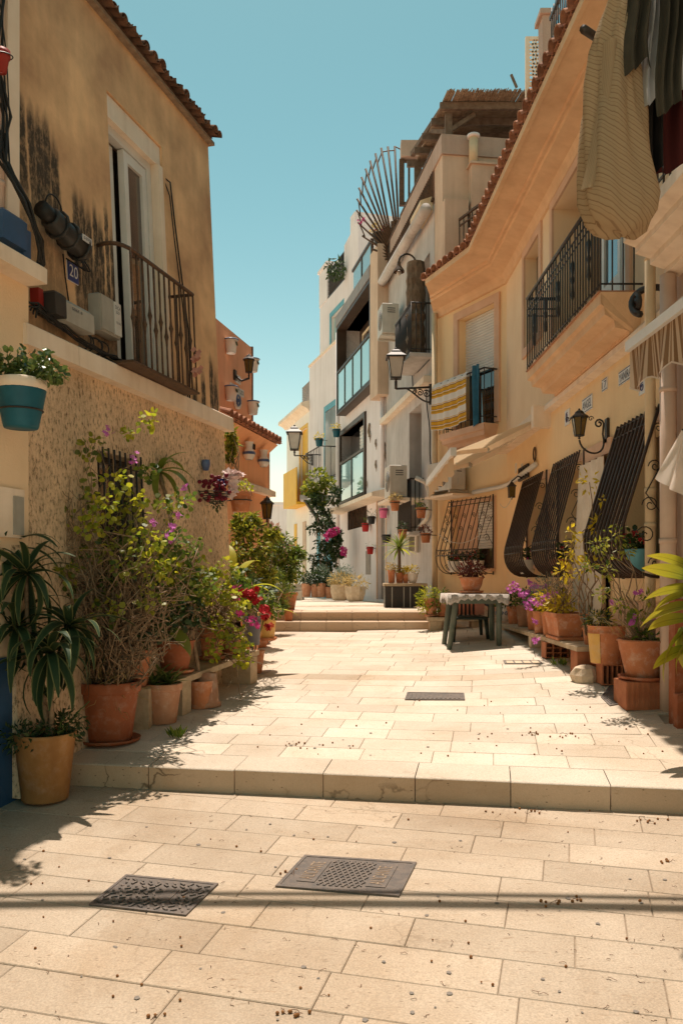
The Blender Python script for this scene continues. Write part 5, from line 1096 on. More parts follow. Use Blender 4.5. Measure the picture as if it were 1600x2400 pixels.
# ================================================================ white house with brown bays
bh = thing('modern_white_house', 'white house with brown framed glass bays and rain streaks', 'house', F3.p(3, 0, .8))
LB = (2.1, 5.35, 3.75, 5.9, .35); LWI = (1.9, 4.4, 2.86, 3.47, .12); DO = (-.2, .70, .85, 3.46, .15); UB = (.40, 4.62, 6.52, 9.05, .5)
mb = wall_holes(MB(), F3, -.32, u3+.1, .3, 9.45, [LB, LWI, DO, UB]); shell(mb, F3, -.32, u3+.1, .3, 9.45, 6); mb.build('front_wall', 'lilac_wall', bh)
MB().box(F3, -.5, .30, -.3, .30, 5.98, 9.72).build('corner_pillar', 'beige_wall', bh)
MB().box(F3, 3.2, 5.2, -1.6, -.05, 9.45, 11.9).build('stair_tower', 'lilac_wall', bh); MB().box(F3, 4.6, 6.2, -1.9, -.3, 9.45, 11.0).build('stair_tower', 'lilac_wall', bh)
def framed(h, n, w_, mat, par):
    a, b, c, d = h[:4]
    for (x0,x1,z0,z1) in ((a-w_,a,c-w_,d+w_),(b,b+w_,c-w_,d+w_),(a,b,d,d+w_),(a,b,c-w_,c)): MB().box(F3, x0, x1, -.45, n, z0, z1).build('bay_frame', mat, par)
framed(UB, .30, .10, 'brown_panel', bh); MB().box(F3, .3, 4.75, -.05, .32, 9.155, 9.47).build('fascia', 'bronze_panel', bh); framed(LB, .06, .14, 'brown_panel', bh)
MB().box(F3, .35, 4.65, -.46, -.42, 6.5, 9.05).build('dark_room', 'brown_panel', bh)
for (a, b, z0, z1, g_) in ((.5,1.6,6.6,8.75,'glass_sky'),(1.65,2.9,6.6,8.75,'glass_sky'),(2.95,3.9,6.6,8.75,'glass_dark')):
    w0 = MB()
    for (x0,x1,c,d) in ((a,a+.07,z0,z1),(b-.07,b,z0,z1),(a+.07,b-.07,z1-.08,z1),(a+.07,b-.07,z0,z0+.08)): w0.box(F3, x0, x1, -.38, -.33, c, d)
    wo = w0.build('sliding_door', 'cream_wall', bh); MB().box(F3, a+.07, b-.07, -.36, -.35, z0+.08, z1-.08).build('pane', g_, wo)
def glass_rail(u0, u1, n, z0, z1, posts, label_p, gm='glass_frost'):
    for i in range(posts):
        a, b = u0+(u1-u0)*i/posts, u0+(u1-u0)*(i+1)/posts
        MB().box(F3, a+.05, b-.05, n-.01, n+.01, z0+.05, z1-.04).build('glass_panel', gm, bh); MB().box(F3, a-.03, a+.03, n-.04, n+.03, z0, z1-.02).build('rail_post', 'brown_panel', bh)
    MB().box(F3, u0-.04, u1+.04, n-.05, n+.04, z1-.02, z1+.05).build('top_rail', 'brown_panel', bh); MB().box(F3, u0-.04, u1+.04, n-.05, n+.04, z0-.06, z0+.02).build('bottom_rail', 'brown_panel', bh)
glass_rail(.35, 4.65, .26, 6.52, 7.70, 4, '', 'glass_sky'); glass_rail(.3, 2.5, .25, 9.5, 10.1, 2, ''); glass_rail(2.15, 5.3, .02, 3.78, 5.0, 2, '', 'glass_sky')
louvre('roller_shutter', F3, 2.2, 3.6, -.2, 5.05, 5.88, 'white_plastic', bh, .1); box_part('lower_glazing', 'glass_dark', bh, F3, 2.1, 5.35, -.36, -.3, 3.75, 5.9)
MB().prism([F3.p(-.4,0,3.42), F3.p(-.4,.42,3.46), F3.p(-.4,.42,3.56), F3.p(-.4,0,3.66)], F3.d*5.9).build('canopy_ledge', 'ledge_white', bh)
for k in range(10): MB().tube([F3.p(1.98+.26*k,.0,2.86), F3.p(1.98+.26*k,.0,3.47)], .025, 4).build('vent_bar', 'rust_iron', bh)
box_part('vent_back', 'glass_dark', bh, F3, LWI[0], LWI[1], -.13, -.1, LWI[2], LWI[3])
box_part('door_leaf', 'bronze_panel', bh, F3, DO[0], DO[1], -.17, -.1, DO[2], DO[3]); surround(F3, DO, .07, .02, 'pink_trim', bh, False)
MB().box(F3, 1.45, 2.0, -.005, .015, 1.5, 2.15).build('service_hatch', 'bronze_panel', bh)
MB().tube([F3.p(-.12,.08,3.7), F3.p(-.12,.08,6.0)], .06, 8).build('rain_pipe', 'lilac_wall', bh)
lz = random.Random(5)
for k, (px, py, s, lab) in enumerate(((868,1015,.55,'large bronze lizard high on the white wall'),(883,1042,.3,'tiny bronze lizard between the larger ones'),(904,1060,.5,'bronze lizard with curled tail beside the pole'),(883,1092,.32,'small bronze lizard low on the white wall'),(862,1136,.22,'smallest bronze lizard just above the canopy ledge'))):
    u, z = F3.hit(px, py); q = MB(); sp = [F3.p(u+.09*s*math.sin(t*5)*(1.5), .03, z+s*(.5-t)) for t in [i/10 for i in range(11)]]
    q.tube(sp, [s*x for x in (.02,.06,.05,.07,.09,.08,.06,.04,.03,.02,.01)], 6)
    for (i_, d_) in ((2,1),(2,-1),(6,1),(6,-1)): q.tube([sp[i_], sp[i_]+F3.d*d_*.16*s+Vector((0,0,.06*s)), sp[i_]+F3.d*d_*.2*s+Vector((0,0,-.06*s))], .02*s, 4)
    q.build('wall_lizard', 'tile_mortar', label=lab, cat='ornament', group='bronze lizards on the white wall')
# ================================================================ white house with turquoise windows
th = thing('turquoise_window_house', 'tall white house with turquoise window surrounds and roof lattice', 'house', F2.p(2, 0, .8))
TW = (.18, 1.5, 4.75, 7.05, .12); TU = (-.5, 1.05, 9.2, 10.15, .15)
mb = wall_holes(MB(), F2, -.02, u2, .3, 9.1, [TW]); shell(mb, F2, -.02, u2, .3, 9.1, 6); mb.build('front_wall', 'lilac_wall', th)
mb = wall_holes(MB(), F2, -1.4, 2.5, 9.1, 10.9, [TU], n=-.06); shell(mb, F2, -1.4, 2.5, 9.1, 10.9, 5, n=-.06); mb.build('upper_wall', 'lilac_wall', th)
MB().box(F2, 1.5, 2.52, -2.5, -.04, 10.902, 12.1).build('roof_pier', 'lilac_wall', th); MB().box(F2, 1.45, 2.6, -2.6, .0, 12.1, 12.2).build('pier_cap', 'lilac_wall', th)
MB().box(F2, -1.6, -1.15, -3, -.04, 10.9, 12.6).build('roof_pier', 'lilac_wall', th)
MB().bbox(F2, -.02, u2+.03, -.3, .04, 9.1, 9.18, .01).build('coping', 'ledge_white', th)
def surround2(fr, h, n0, w_, mat, par):
    a, b, c, d = h[:4]
    for (x0,x1,z0,z1) in ((a-w_,a,c,d+w_),(b,b+w_,c,d+w_),(a,b,d,d+w_)): MB().box(fr, x0, x1, n0, n0+.03, z0, z1).build('window_surround', mat, par)
surround2(F2, TW, -.01, .2, 'turquoise', th); surround2(F2, TU, -.07, .16, 'turquoise', th)
box_part('window_back', 'glass_dark', th, F2, TW[0], TW[1], -.14, -.1, TW[2], TW[3])
for k in range(9): MB().tube([F2.p(.26+.145*k,.02,4.8), F2.p(.26+.145*k,.02,7.0)], .022, 4).build('window_bar', 'white_plastic', th)
for (a, b) in ((-.45,.28),(.3,1.02)): MB().box(F2, a, b, -.19, -.17, 9.25, 10.12).build('pane', 'glass_sky', th)
for x in (-.5, .27, 1.0): MB().box(F2, x, x+.06, -.18, -.14, 9.2, 10.15).build('window_frame', 'white_plastic', th)
lt = thing('lattice_railing', 'dark lattice railing on the roof of the tall white house', 'railing', F2.p(0, -.3, 10.9))
for k in range(22):
    u = -1.1+k*.12
    MB().tube([F2.p(u,-.1,10.92), F2.p(min(u+.8,1.5),-.1,10.92+min(.8,1.5-u)*1.1)], .016, 4).build('lath', 'black_iron', lt)
    MB().tube([F2.p(u,-.1,11.80), F2.p(min(u+.8,1.5),-.1,11.80-min(.8,1.5-u)*1.1)], .016, 4).build('lath', 'black_iron', lt)
for z in (10.94, 11.82): MB().bar(F2.p(-1.2,-.1,z), F2.p(1.5,-.1,z), .05).build('rail', 'black_iron', lt)
MB().tube([F2.p(-.1,.05,1), F2.p(-.1,.05,9.3)], .07, 8).build('rain_pipe', 'lilac_wall', th)
bar_balcony(F2, .2, 2.15, .55, 4.62, 5.68, 'wrought iron balcony with green pots on the tall white house', sp=.2)
MB().box(F2, .72, 1.6, .0, .05, .7, 3.0).build('turquoise_door', 'turquoise', th); MB().box(F2, 2.2, 2.5, .0, .05, .7, 3.0).build('turquoise_door', 'turquoise', th)
b2 = F2.p(1.9, .05, 5.35); tp = at(690, 1068, b2.y); bracket_lamp(Vector((tp.x+.62, b2.y, tp.z-.0)), (-1,0,0), .62, .55, 'frosted street lantern before the yellow balcony')
# ================================================================ cream house with yellow balcony
ch = thing('cream_house', 'cream house with yellow balcony and door at the far end', 'house', F1.p(2, 0, .8))
mb = wall_holes(MB(), F1, 0, u1, .3, 7.8, [(.35,1.5,4.2,7.0,.12)]); shell(mb, F1, 0, u1, .3, 7.8, 5); mb.build('front_wall', 'white_wall', ch)
MB().prism([F1.p(-.02,0,7.5), F1.p(-.02,.12,7.62), F1.p(-.02,.3,7.7), F1.p(-.02,.3,7.82), F1.p(-.02,0,7.9)], F1.d*(u1+.3)).build('cornice', 'ledge_white', ch)
for k in range(12): MB().box(F1, -.3, 2.3, -.3, -.26, 8.0+k*.075, 8.045+k*.075).build('louvre_slat', 'bronze_panel', ch)
MB().box(F1, .35, 1.5, -.14, -.1, 4.2, 7.0).build('yellow_door', 'yellow_paint', ch); surround2(F1, (.35,1.5,4.2,7.0), -.01, .12, 'yellow_paint', ch)
MB().box(F1, u1-1.9, u1-1.5, .0, .03, 1.0, 3.5).build('yellow_shutter', 'yellow_paint', ch); MB().box(F1, .5, 1.0, .0, .03, 1.0, 3.5).build('beige_panel', 'beige_wall', ch)
yb = thing('yellow_balcony', 'solid yellow balcony hanging from the cream house', 'balcony', F1.p(1.2,.3,3.9))
ya, yb_ = F1.u(697, 1130, .45), F1.u(667, 1130, .45); zt1, zb1 = F1.z(695, 1096, .45), F1.z(695, 1176, .45)
MB().box(F1, yb_-.05, yb_, 0, .5, zb1, zt1).build('end_panel', 'yellow_paint', yb); MB().box(F1, ya, yb_, .46, .5, zb1, zt1).build('front_panel', 'yellow_paint', yb); MB().box(F1, ya, yb_, 0, .5, zb1-.1, zb1-.002).build('slab', 'yellow_paint', yb)
# pale far house
fh = thing('far_pale_house', 'distant pale pink house closing the street', 'house', (-3, 46, .5))
MB().box(W, -6, -2.0, 45, 52, .3, 5.3).build('wall', 'lilac_wall', fh); MB().box(W, -6.2, -1.9, 44.9, 52.1, 5.3, 5.45).build('parapet', 'lilac_wall', fh)
for (x, z) in ((-2.75,3.0),(-2.45,3.55),(-3.4,3.0)): MB().box(W, x, x+.3, 44.96, 45.02, z, z+.75).build('window', 'glass_dark', fh)
# roof terrace bits above the yellow house
rt = thing('roof_terrace_wall', 'pale roof terrace wall with dark railing above the tiled eaves', 'wall', (3.8, 13, 7.0))
a, b = at(1271, 35, 13.2), at(1302, 35, 13.2)
MB().box(W, a.x, b.x, 13.2, 13.5, 7.2, a.z).build('pier', 'mauve_wall', rt); MB().box(W, a.x-.05, b.x+.05, 13.15, 13.55, a.z+.002, a.z+.08).build('pier_cap', 'mauve_wall', rt)
MB().box(W, b.x+.002, 7, 13.0, 16, 7.0, 9.4).build('terrace_block', 'mauve_wall', rt)
for k in range(9):
    px = 1292+k*5; p0 = at(px, 130-k*2, 12.6-k*.25); p1 = at(px, 18-k*9, 12.6-k*.25); MB().tube([p0, p1], .012, 4).build('baluster', 'black_iron', rt)
MB().bar(at(1290, 45, 12.7), at(1335, -70, 10.4), .05).build('hand_rail', 'black_iron', rt); MB().bar(at(1290, 100, 12.7), at(1335, 20, 10.4), .03).build('rail', 'black_iron', rt)
scn = thing('pierced_screen', 'white pierced screen panel standing on the roof terrace', 'screen', at(1250, 200, 14.0))
s0, s1 = at(1231, 85, 14.0), at(1276, 200, 14.0)
for (x0,x1,z0,z1) in ((s0.x,s0.x+.06,7.5,s0.z),(s1.x-.04,s1.x,7.5,s0.z),(s0.x+.06,s1.x-.04,s0.z-.05,s0.z),(s0.x+.06,s1.x-.04,s1.z,s1.z+.05)): MB().box(W, x0, x1, 14.0, 14.05, z0, z1).build('frame', 'ledge_white', scn)
pr_ = random.Random(12); q = MB(); nx, nz = 4, 11
ptsg = {(i,j): Vector((s0.x+.06+(s1.x-s0.x-.1)*(i+(.5*(j % 2) if 0 < i < nx else 0)+pr_.uniform(-.18,.18)*(0 < i < nx))/nx, 14.02, s1.z+.05+(s0.z-s1.z-.1)*(j+pr_.uniform(-.18,.18)*(0 < j < nz))/nz)) for i in range(nx+1) for j in range(nz+1)}
for (i,j), p in ptsg.items():
    for (di,dj) in ((1,0),(0,1)):
        if (i+di,j+dj) in ptsg: q.bar(p, ptsg[(i+di,j+dj)], .016, .03)
q.build('pierced_pattern', 'ledge_white', scn)
sr = thing('scrolled_railing', 'brown scrolled railing on the roof beside the chimney breast', 'railing', at(1110, 560, 15.2))
a0, a1 = at(1076, 515, 15.3), at(1160, 452, 14.2); dz = Vector((0,0,.55))
MB().bar(a0, a1, .04).build('hand_rail', 'rust_iron', sr); MB().bar(a0-Vector((0,0,.12)), a1-Vector((0,0,.12)), .025).build('rail', 'rust_iron', sr); MB().bar(a0-dz*1.3, a1-dz*1.3, .025).build('rail', 'rust_iron', sr)
for k in range(9): p = a0.lerp(a1, k/8); MB().tube([p, p-dz*1.35], .011, 4).build('baluster', 'rust_iron', sr)
for t in (.45, .52): q = MB(); q.tube(spiral(a0.lerp(a1,t)-dz*.6, .12, .02, 0, 1.6, (a1-a0).normalized(), (0,0,1), 18), .011, 4); q.build('scroll', 'rust_iron', sr)
# ================================================================ orange house on the left, beyond the tan one
oh = thing('orange_house', 'orange house with tiled porch roof and ceramic wall pots', 'house', FO.p(-1.5, 0, .8))
FU = Fr((-1.83, 17.0), 12.6, 'L')
MB().box(FU, -6, 0, -4, 0, 3.6, 6.12).build('upper_wall', 'orange_dark', oh); MB().box(FU, -2.35, -2.2, 0, .02, 3.6, 6.1).build('rust_strip', 'rust_trim', oh); MB().box(FU, .0, .04, -4, .02, 3.6, 6.15).build('edge_strip', 'rust_trim', oh)
MB().box(FO, -5, 0, -3, 0, .5, 4.0).build('lower_wall', 'orange_wall', oh); MB().bbox(FO, -5, .05, -.02, .14, 2.98, 3.10, .02).build('ledge', 'ledge_white', oh)
MB().box(FO, .0, .05, -3, .02, .5, 4.0).build('edge_strip', 'pink_trim', oh)
for i in range(14):
    u = -2.85+i*.22
    if u > .0: break
    put_tile(oh, TM_clay, FO.p(u, .30, 4.02), FO.n, .28, 0); put_tile(oh, TM_clay, FO.p(u+.11, .28, 4.04), FO.n, .28, 0, True)
MB().prism([FO.p(-5,.28,4.0), FO.p(-5,-.9,4.36), FO.p(-5,-.9,4.0)], FO.d*5.05).build('porch_roof', 'tile_clay', oh); MB().prism([FO.p(-5,.0,3.8), FO.p(-5,.2,3.97), FO.p(-5,.0,3.99)], FO.d*5.0).build('eaves_cove', 'orange_wall', oh)
MB().box(FO, -1.75, -1.3, -.02, .02, 2.35, 2.75).build('brown_shutter', 'orange_dark', oh)
def wall_pot(fr, u, z, r, label, h=.24, mat='ceramic_white', name='ceramic_wall_pot', plant=None):
    w_ = thing(name, label, 'wall pot', fr.p(u,.05,z), 'ceramic wall pots'); c = fr.p(u, .09, z)
    q = MB(); q.lathe(c, [(r*.72,0),(r*.78,.03),(r,h),(r*1.1,h),(r*1.1,h+.03),(r*.9,h+.03),(r*.8,h*.5)], 14); q.build('bowl', mat, w_)
    for a in (-.5, .3): 
        q = MB(); cc = c + fr.n*r*.95 + fr.d*a*r*.5 + Vector((0,0,h*.55)); q.add([cc, cc+fr.d*.05+Vector((0,0,.04)), cc+Vector((0,0,.09)), cc-fr.d*.05+Vector((0,0,.05))], [(0,1,2,3)]); q.build('painted_leaf', 'leaf_dark', w_)
    q = MB(); q.tube(arc(c+Vector((0,0,h+.015)), r*1.11, 0, 2*math.pi, (1,0,0), (0,1,0), 14), .012, 4); q.build('blue_band', 'ceramic_blue', w_)
for (u, z, lab) in ((-1.46,5.62,'ceramic wall pot high on the orange wall near the tan house'),(-.19,5.58,'ceramic wall pot at the edge beside the upper lantern'),(-1.46,4.74,'ceramic wall pot below the name sign'),(-.19,4.72,'ceramic wall pot low at the edge of the orange wall')): wall_pot(FU, u, z, .12, lab)
def jug(fr, u, z, label):
    j = thing('ceramic_jug', label, 'jug', fr.p(u,.05,z), 'ceramic jugs'); c = fr.p(u,.1,z)
    q = MB(); q.lathe(c, [(.06,0),(.10,.06),(.11,.12),(.06,.20),(.07,.29),(.09,.31)], 12); q.build('body', 'ceramic_white', j)
    q = MB(); q.tube(arc(c+fr.d*.07+Vector((0,0,.2)), .06, -1.3, 1.5, fr.d, (0,0,1), 8), .014, 5); q.build('handle', 'ceramic_white', j); q = MB(); q.lathe(c, [(.113,.09),(.116,.12),(.10,.14)], 12); q.build('blue_band', 'ceramic_blue', j)
jug(FO, -1.41, 3.50, 'white ceramic jug nearer the tan house'); jug(FO, -.58, 3.48, 'white ceramic jug nearer the far end of the orange wall')
q = MB()
for k in range(3): q.tube([FO.p(-1.12+.06*k,.04,3.98), FO.p(-1.07+.06*k,.05,3.75), FO.p(-1.02+.06*k,.04,3.95)], .014, 4)
q.build('iron_ornament', 'black_iron', label='small dark zigzag ornament above the ceramic jugs', cat='ornament')
def wall_lamp(fr, u, z, s, label):
    l_ = thing('coach_lantern', label, 'lantern', fr.p(u,.1,z), 'black coach lanterns'); c = fr.p(u,.30,z); lantern(c, s, l_, 'lamp_amber', sides=6, top_r=.42, bot_r=.28)
    MB().tube([c-Vector((0,0,.06)), c-Vector((0,0,.12)), fr.p(u,.15,z-.16), fr.p(u,.02,z-.05)], .022, 6).build('arm', 'black_iron', l_); MB().bbox(fr, u-.05, u+.05, 0, .04, z-.14, z+.06, .015).build('wall_plate', 'black_iron', l_)
wall_lamp(FU, -1.05, 5.36, .23, 'black coach lantern high on the orange wall'); wall_lamp(FO, -1.0, 2.50, .26, 'black coach lantern low on the orange wall by the bushes')
def o_sign(txt, u0, u1, z0, z1, label):
    s_ = thing('name_tiles', label, 'sign', FU.p(u0,0,z0)); n = len(txt); w_ = (u1-u0)/n
    for i in range(n): MB().box(FU, u0+w_*i+.002, u0+w_*(i+1)-.002, 0, .014, z0, z1).build('tile', 'plaque_white', s_)
    t = MB(); text_into(t, txt, FU.p(u0+.03,.017,z0+(z1-z0)*.2), FU.d, (0,0,1), (z1-z0)*.6, width=(u1-u0)-.06); t.build('lettering', 'plaque_ink', s_, kind='stuff')
o_sign('CASA', -1.02, -.72, 5.20, 5.36, 'ceramic tiles reading CASA on the orange wall'); o_sign('YAMEYLUDI', -1.28, -.52, 4.99, 5.13, 'longer row of name tiles below CASA')
ck = thing('round_plate', 'round ceramic plate below the name tiles on the orange wall', 'plate', FU.p(-.94,0,4.7)); M9 = Matrix((FU.d, Vector((0,0,1)), FU.n)).transposed()
q = MB(); q.lathe(FU.p(-.94,.01,4.85), [(.001,.03),(.12,.03),(.17,.045),(.17,.0)], 20, M9); q.build('dish', 'ceramic_white', ck); q = MB(); q.tube(arc(FU.p(-.94,.05,4.85), .10, 0, 2*math.pi, FU.d, (0,0,1), 16), .02, 4); q.build('blue_ring', 'ceramic_blue', ck); q = MB(); q.ball(FU.p(-.94,.045,4.85), .04); q.build('blue_boss', 'ceramic_blue', ck)
tag(MB().bbox(FO, -1.93, -1.83, 0, .015, 2.45, 2.66, .003).build('wall_tile', 'ceramic_white'), 'small patterned tile beside the hanging terracotta pot', 'tile')
# ================================================================ plants and pots
def rdir(r): 
    while True:
        v = Vector((r.uniform(-1,1), r.uniform(-1,1), r.uniform(-1,1)))
        if .05 < v.length < 1: return v.normalized()
def leaf_at(mb, c, d, up, s, kind='round'):
    """one leaf: c = stalk end, d = direction of the tip, up = rough normal"""
    d = d.normalized(); x = d.cross(up)
    if x.length < .05: x = d.cross(Vector((1,.3,.2)))
    x.normalize(); n = x.cross(d)
    if kind == 'round':
        pts = [c, c+d*.25*s+x*.45*s+n*.06*s, c+d*.7*s+x*.42*s, c+d*s+x*.12*s-n*.06*s, c+d*s-x*.14*s-n*.05*s, c+d*.68*s-x*.44*s, c+d*.22*s-x*.43*s+n*.07*s]
        mb.add(pts, [(0,1,2,3,4,5,6)])
    elif kind == 'oval':
        mb.add([c, c+d*.4*s+x*.22*s+n*.05*s, c+d*s-n*.08*s, c+d*.4*s-x*.22*s+n*.05*s], [(0,1,2),(0,2,3)])
    elif kind == 'slim':
        mb.add([c, c+d*.5*s+x*.09*s, c+d*s-n*.1*s, c+d*.5*s-x*.09*s], [(0,1,2,3)])
    elif kind == 'fat':
        mb.add([c, c+d*.3*s+x*.3*s+n*.12*s, c+d*.8*s+x*.33*s+n*.1*s, c+d*s, c+d*.8*s-x*.33*s+n*.1*s, c+d*.3*s-x*.3*s+n*.12*s], [(0,1,2,3,4,5)])
def clump(mb, c, rad, n, s, r, kind='round', upw=.5, shell_=.35):
    c = Vector(c); rad = Vector(rad) if not isinstance(rad, (int, float)) else Vector((rad,)*3)
    for _ in range(n):
        v = rdir(r); k = shell_ + (1-shell_) * r.random() ** .6
        p = c + Vector((v.x*rad.x, v.y*rad.y, v.z*rad.z)) * k
        d = (v*.8 + rdir(r)*.7 + Vector((0,0,-.15))).normalized(); up = (Vector((0,0,1))*upw + rdir(r)*.6 + v*.3)
        leaf_at(mb, p, d, up, s*r.uniform(.65, 1.25), kind)
def flowers(mb, c, rad, n, s, r, pet=5):
    c = Vector(c)
    for _ in range(n):
        p = c + rdir(r)*rad*r.random()**.4; nrm = (rdir(r)*.7+Vector((0,-.6,.6))).normalized(); x = nrm.cross(Vector((.3,1,.2))).normalized(); y = nrm.cross(x); a0 = r.random()*6
        for k in range(pet):
            a = a0+2*math.pi*k/pet; d = x*math.cos(a)+y*math.sin(a); e_ = nrm.cross(d); mb.add([p, p+d*.55*s+e_*.32*s+nrm*.15*s, p+d*s+nrm*.05*s, p+d*.55*s-e_*.32*s+nrm*.15*s], [(0,1,2,3)])
def wander(a, b, r, n=7, amp=.06, arch=0):
    a, b = Vector(a), Vector(b); L = (b-a).length; pts = [a]
    for i in range(1, n): t = i/n; pts.append(a.lerp(b, t) + rdir(r)*amp*L*math.sin(math.pi*t)*1.2 + Vector((0,0,arch*4*t*(1-t))))
    return pts + [b]
POTS = {'classic': [(.70,0),(.72,.01),(.93,.80),(.93,.81),(1.0,.82),(1.02,.85),(1.02,.98),(1.0,1),(.93,1),(.90,.95),(.88,.90)],
        'plain': [(.72,0),(.74,.015),(.97,.93),(1.0,.95),(1.0,1),(.93,1),(.90,.92)],
        'rolled': [(.66,0),(.68,.02),(.80,.35),(.92,.66),(.93,.70),(.96,.71),(1.0,.93),(1.06,.94),(1.08,.97),(1.05,1),(.95,1),(.92,.93)],
        'bucket': [(.80,0),(.82,.01),(.97,.78),(1.0,.79),(1.0,.83),(.98,.84),(1.02,.97),(1.05,.98),(1.05,1),(.96,1),(.93,.92)],
        'bowl': [(.55,0),(.60,.03),(.85,.45),(.97,.85),(1.03,.88),(1.03,1),(.95,1),(.92,.9)],
        'belly': [(.5,0),(.55,.03),(.85,.25),(1.0,.5),(.88,.78),(.72,.88),(.80,.97),(.80,1),(.72,1),(.70,.93)]}
def potted(name, label, base, r, h, mat, style='classic', saucer=None, cat='potted plant', group=None, soil=True, tilt=0, segs=22):
    b = Vector(base); t = thing(name, label, cat, b, group); z0 = 0
    if saucer:
        q = MB(); q.lathe(b, [(.001,.004),(r*.85,0),(r*1.0,.035),(r*1.02,.035),(r*.98,.012),(r*.7,.012)], segs); q.build('saucer', saucer, t); z0 = .014
    q = MB(); q.lathe(b+Vector((0,0,z0)), [(.001,0)] + [(r*a, h*z) for a, z in POTS[style]], segs); q.build('pot', mat, t)
    if soil:
        q = MB(); q.lathe(b+Vector((0,0,z0)), [(r*POTS[style][-1][0], h*.91), (r*.5, h*.94), (.001, h*.95)], 12); q.build('soil', 'soil', t)
    return t
def strap_mesh(name, mat, ln, w_, droop, n=9, tip=.12, fold=.25):
    """arched blade growing along +Y from the origin, with a keel"""
    q = MB(); P_ = []; y = z = 0; a = 0.0; st = ln/n
    for i in range(n+1):
        t = i/n; ww = w_*(.55+.45*math.sin(min(1,t*2.2)*math.pi/2))*(1-t**3*(1-tip)); ang = -droop*t**1.3
        P_.append([Vector((-ww, y, z+fold*ww)), Vector((0, y, z)), Vector((ww, y, z+fold*ww))])
        y += st*math.cos(ang); z += st*math.sin(ang)
    q.loft(P_, smooth=True); me = raw_mesh(name, q, mat); L_ = me.uv_layers.new(name='UVMap')
    for lp in me.loops: i = lp.vertex_index; L_.data[lp.index].uv = ((i % 3)/2, (i//3)/n)
    return me
def rosette(parent, c, meshes, n, r, e0=-.3, e1=1.3, s=(.8,1.15), name='leaf', face=None):
    for k in range(n):
        t = k/n; yaw = k*2.39996 + r.uniform(-.2,.2); el = e0 + (e1-e0)*t + r.uniform(-.12,.12)
        o = share(name, r.choice(meshes), parent, c, (0,0,0)); o.rotation_euler = (Matrix.Rotation(yaw,3,'Z') @ Matrix.Rotation(el,3,'X') @ Matrix.Rotation(r.uniform(-.3,.3),3,'Y')).to_euler()
        k_ = r.uniform(*s); o.scale = (k_, k_, k_)
def on_up(px, py):
    """point of the upper pavement seen at a photo pixel"""
    Y = 8.0
    for _ in range(30): X = (px-CX)/F*Y; Y = (E - z_up(X, Y)) / ((py-HY)/F) if py > HY else Y; 
    return Vector((X, Y, z_up(X, Y)))
def on_low(px, py):
    Y = 4.5
    for _ in range(30): X = (px-CX)/F*Y; Y = (E - z_low(X, Y)) / ((py-HY)/F)
    return Vector(((px-CX)/F*Y, Y, z_low((px-CX)/F*Y, Y)))
rg = random.Random(77)
# ---- dracaena in an ochre pot, left foreground
b = on_low(106, 1876); b.z += .012
dc = potted('dracaena', 'tall striped dracaena in a large ochre pot at lower left', b, .20, .44, 'ochre_pot', 'plain')
DM = [strap_mesh('leaf', 'leaf_striped', .44, .036, 1.6), strap_mesh('leaf', 'leaf_striped', .40, .032, 2.1), strap_mesh('leaf', 'leaf_striped', .48, .034, 1.2)]
top = b + Vector((0,0,.42)); Yd = b.y
heads = [at(62,1345,Yd-.05), at(20,1290,Yd+.15), at(120,1530,Yd-.1), at(165,1470,Yd+.1), at(40,1470,Yd-.05)]
for i, h_ in enumerate(heads):
    q = MB(); q.tube(wander(top+Vector((rg.uniform(-.06,.06), rg.uniform(-.06,.06), -.03)), h_, rg, 8, .04), .019, 7, .013); q.build('stem', 'stem_brown', dc); rosette(dc, h_, DM, 28, rg, -1.1, 1.25)
q = MB()
for k in range(5): clump(q, top+Vector((rg.uniform(-.2,.25), rg.uniform(-.15,.1), .03+rg.uniform(-.03,.06))), (.13,.12,.10), 130, .045, rg, 'oval')
q.build('ivy_foliage', 'leaf_dark', dc, kind='stuff')
q = MB()
for k in range(5): e_ = top+Vector((rg.uniform(.1,.35), rg.uniform(-.2,.1), rg.uniform(-.05,.25))); q.tube(wander(top+Vector((.1,-.05,0)), e_, rg, 6, .1), .004, 4)
q.build('trailing_stems', 'stem_green', dc)
# ---- twiggy geraniums: big pot
def geranium(t, root, clumps, leafm, stem='stem_brown', sz=.043, per=100, Y=None, twigs=0, kind='round', rad_k=1.0, thick=.008):
    """stems from root to leaf clumps given as photo pixels (x, y, radius px, depth)"""
    st = MB(); lf = MB()
    for (px, py, rp_, Yc) in clumps:
        c = at(px, py, Yc); r_ = rp_/F*Yc*rad_k
        for k in range(3): st.tube(wander(root+Vector((rg.uniform(-.08,.08), rg.uniform(-.06,.06), 0)), c+rdir(rg)*r_*.5, rg, 9, .10, rg.uniform(0,.08)), thick, 5, .0025)
        clump(lf, c, r_, int(per*(r_/.15)**1.6)+14, sz, rg, kind, .6, .1)
    for k in range(twigs):
        px, py, rp_, Yc = rg.choice(clumps); c = at(px+rg.uniform(-90,90), py+rg.uniform(-40,130), Yc-.1); st.tube(wander(root+Vector((rg.uniform(-.15,.15), rg.uniform(-.1,.1), 0)), c, rg, 9, .14, rg.uniform(-.05,.12)), .0075, 5, .0025)
    s_ = st.build('stems', stem, t); l_ = lf.build('foliage', leafm, t, kind='stuff'); return s_, l_
b = on_up(256, 1738)
gA = potted('climbing_geranium', 'straggling geranium climbing the roughcast wall from a big dark terracotta pot', b, .235, .45, 'terracotta_dark', 'classic', 'terracotta_dark')
rA = b + Vector((0,0,.42))
fill_ = MB()
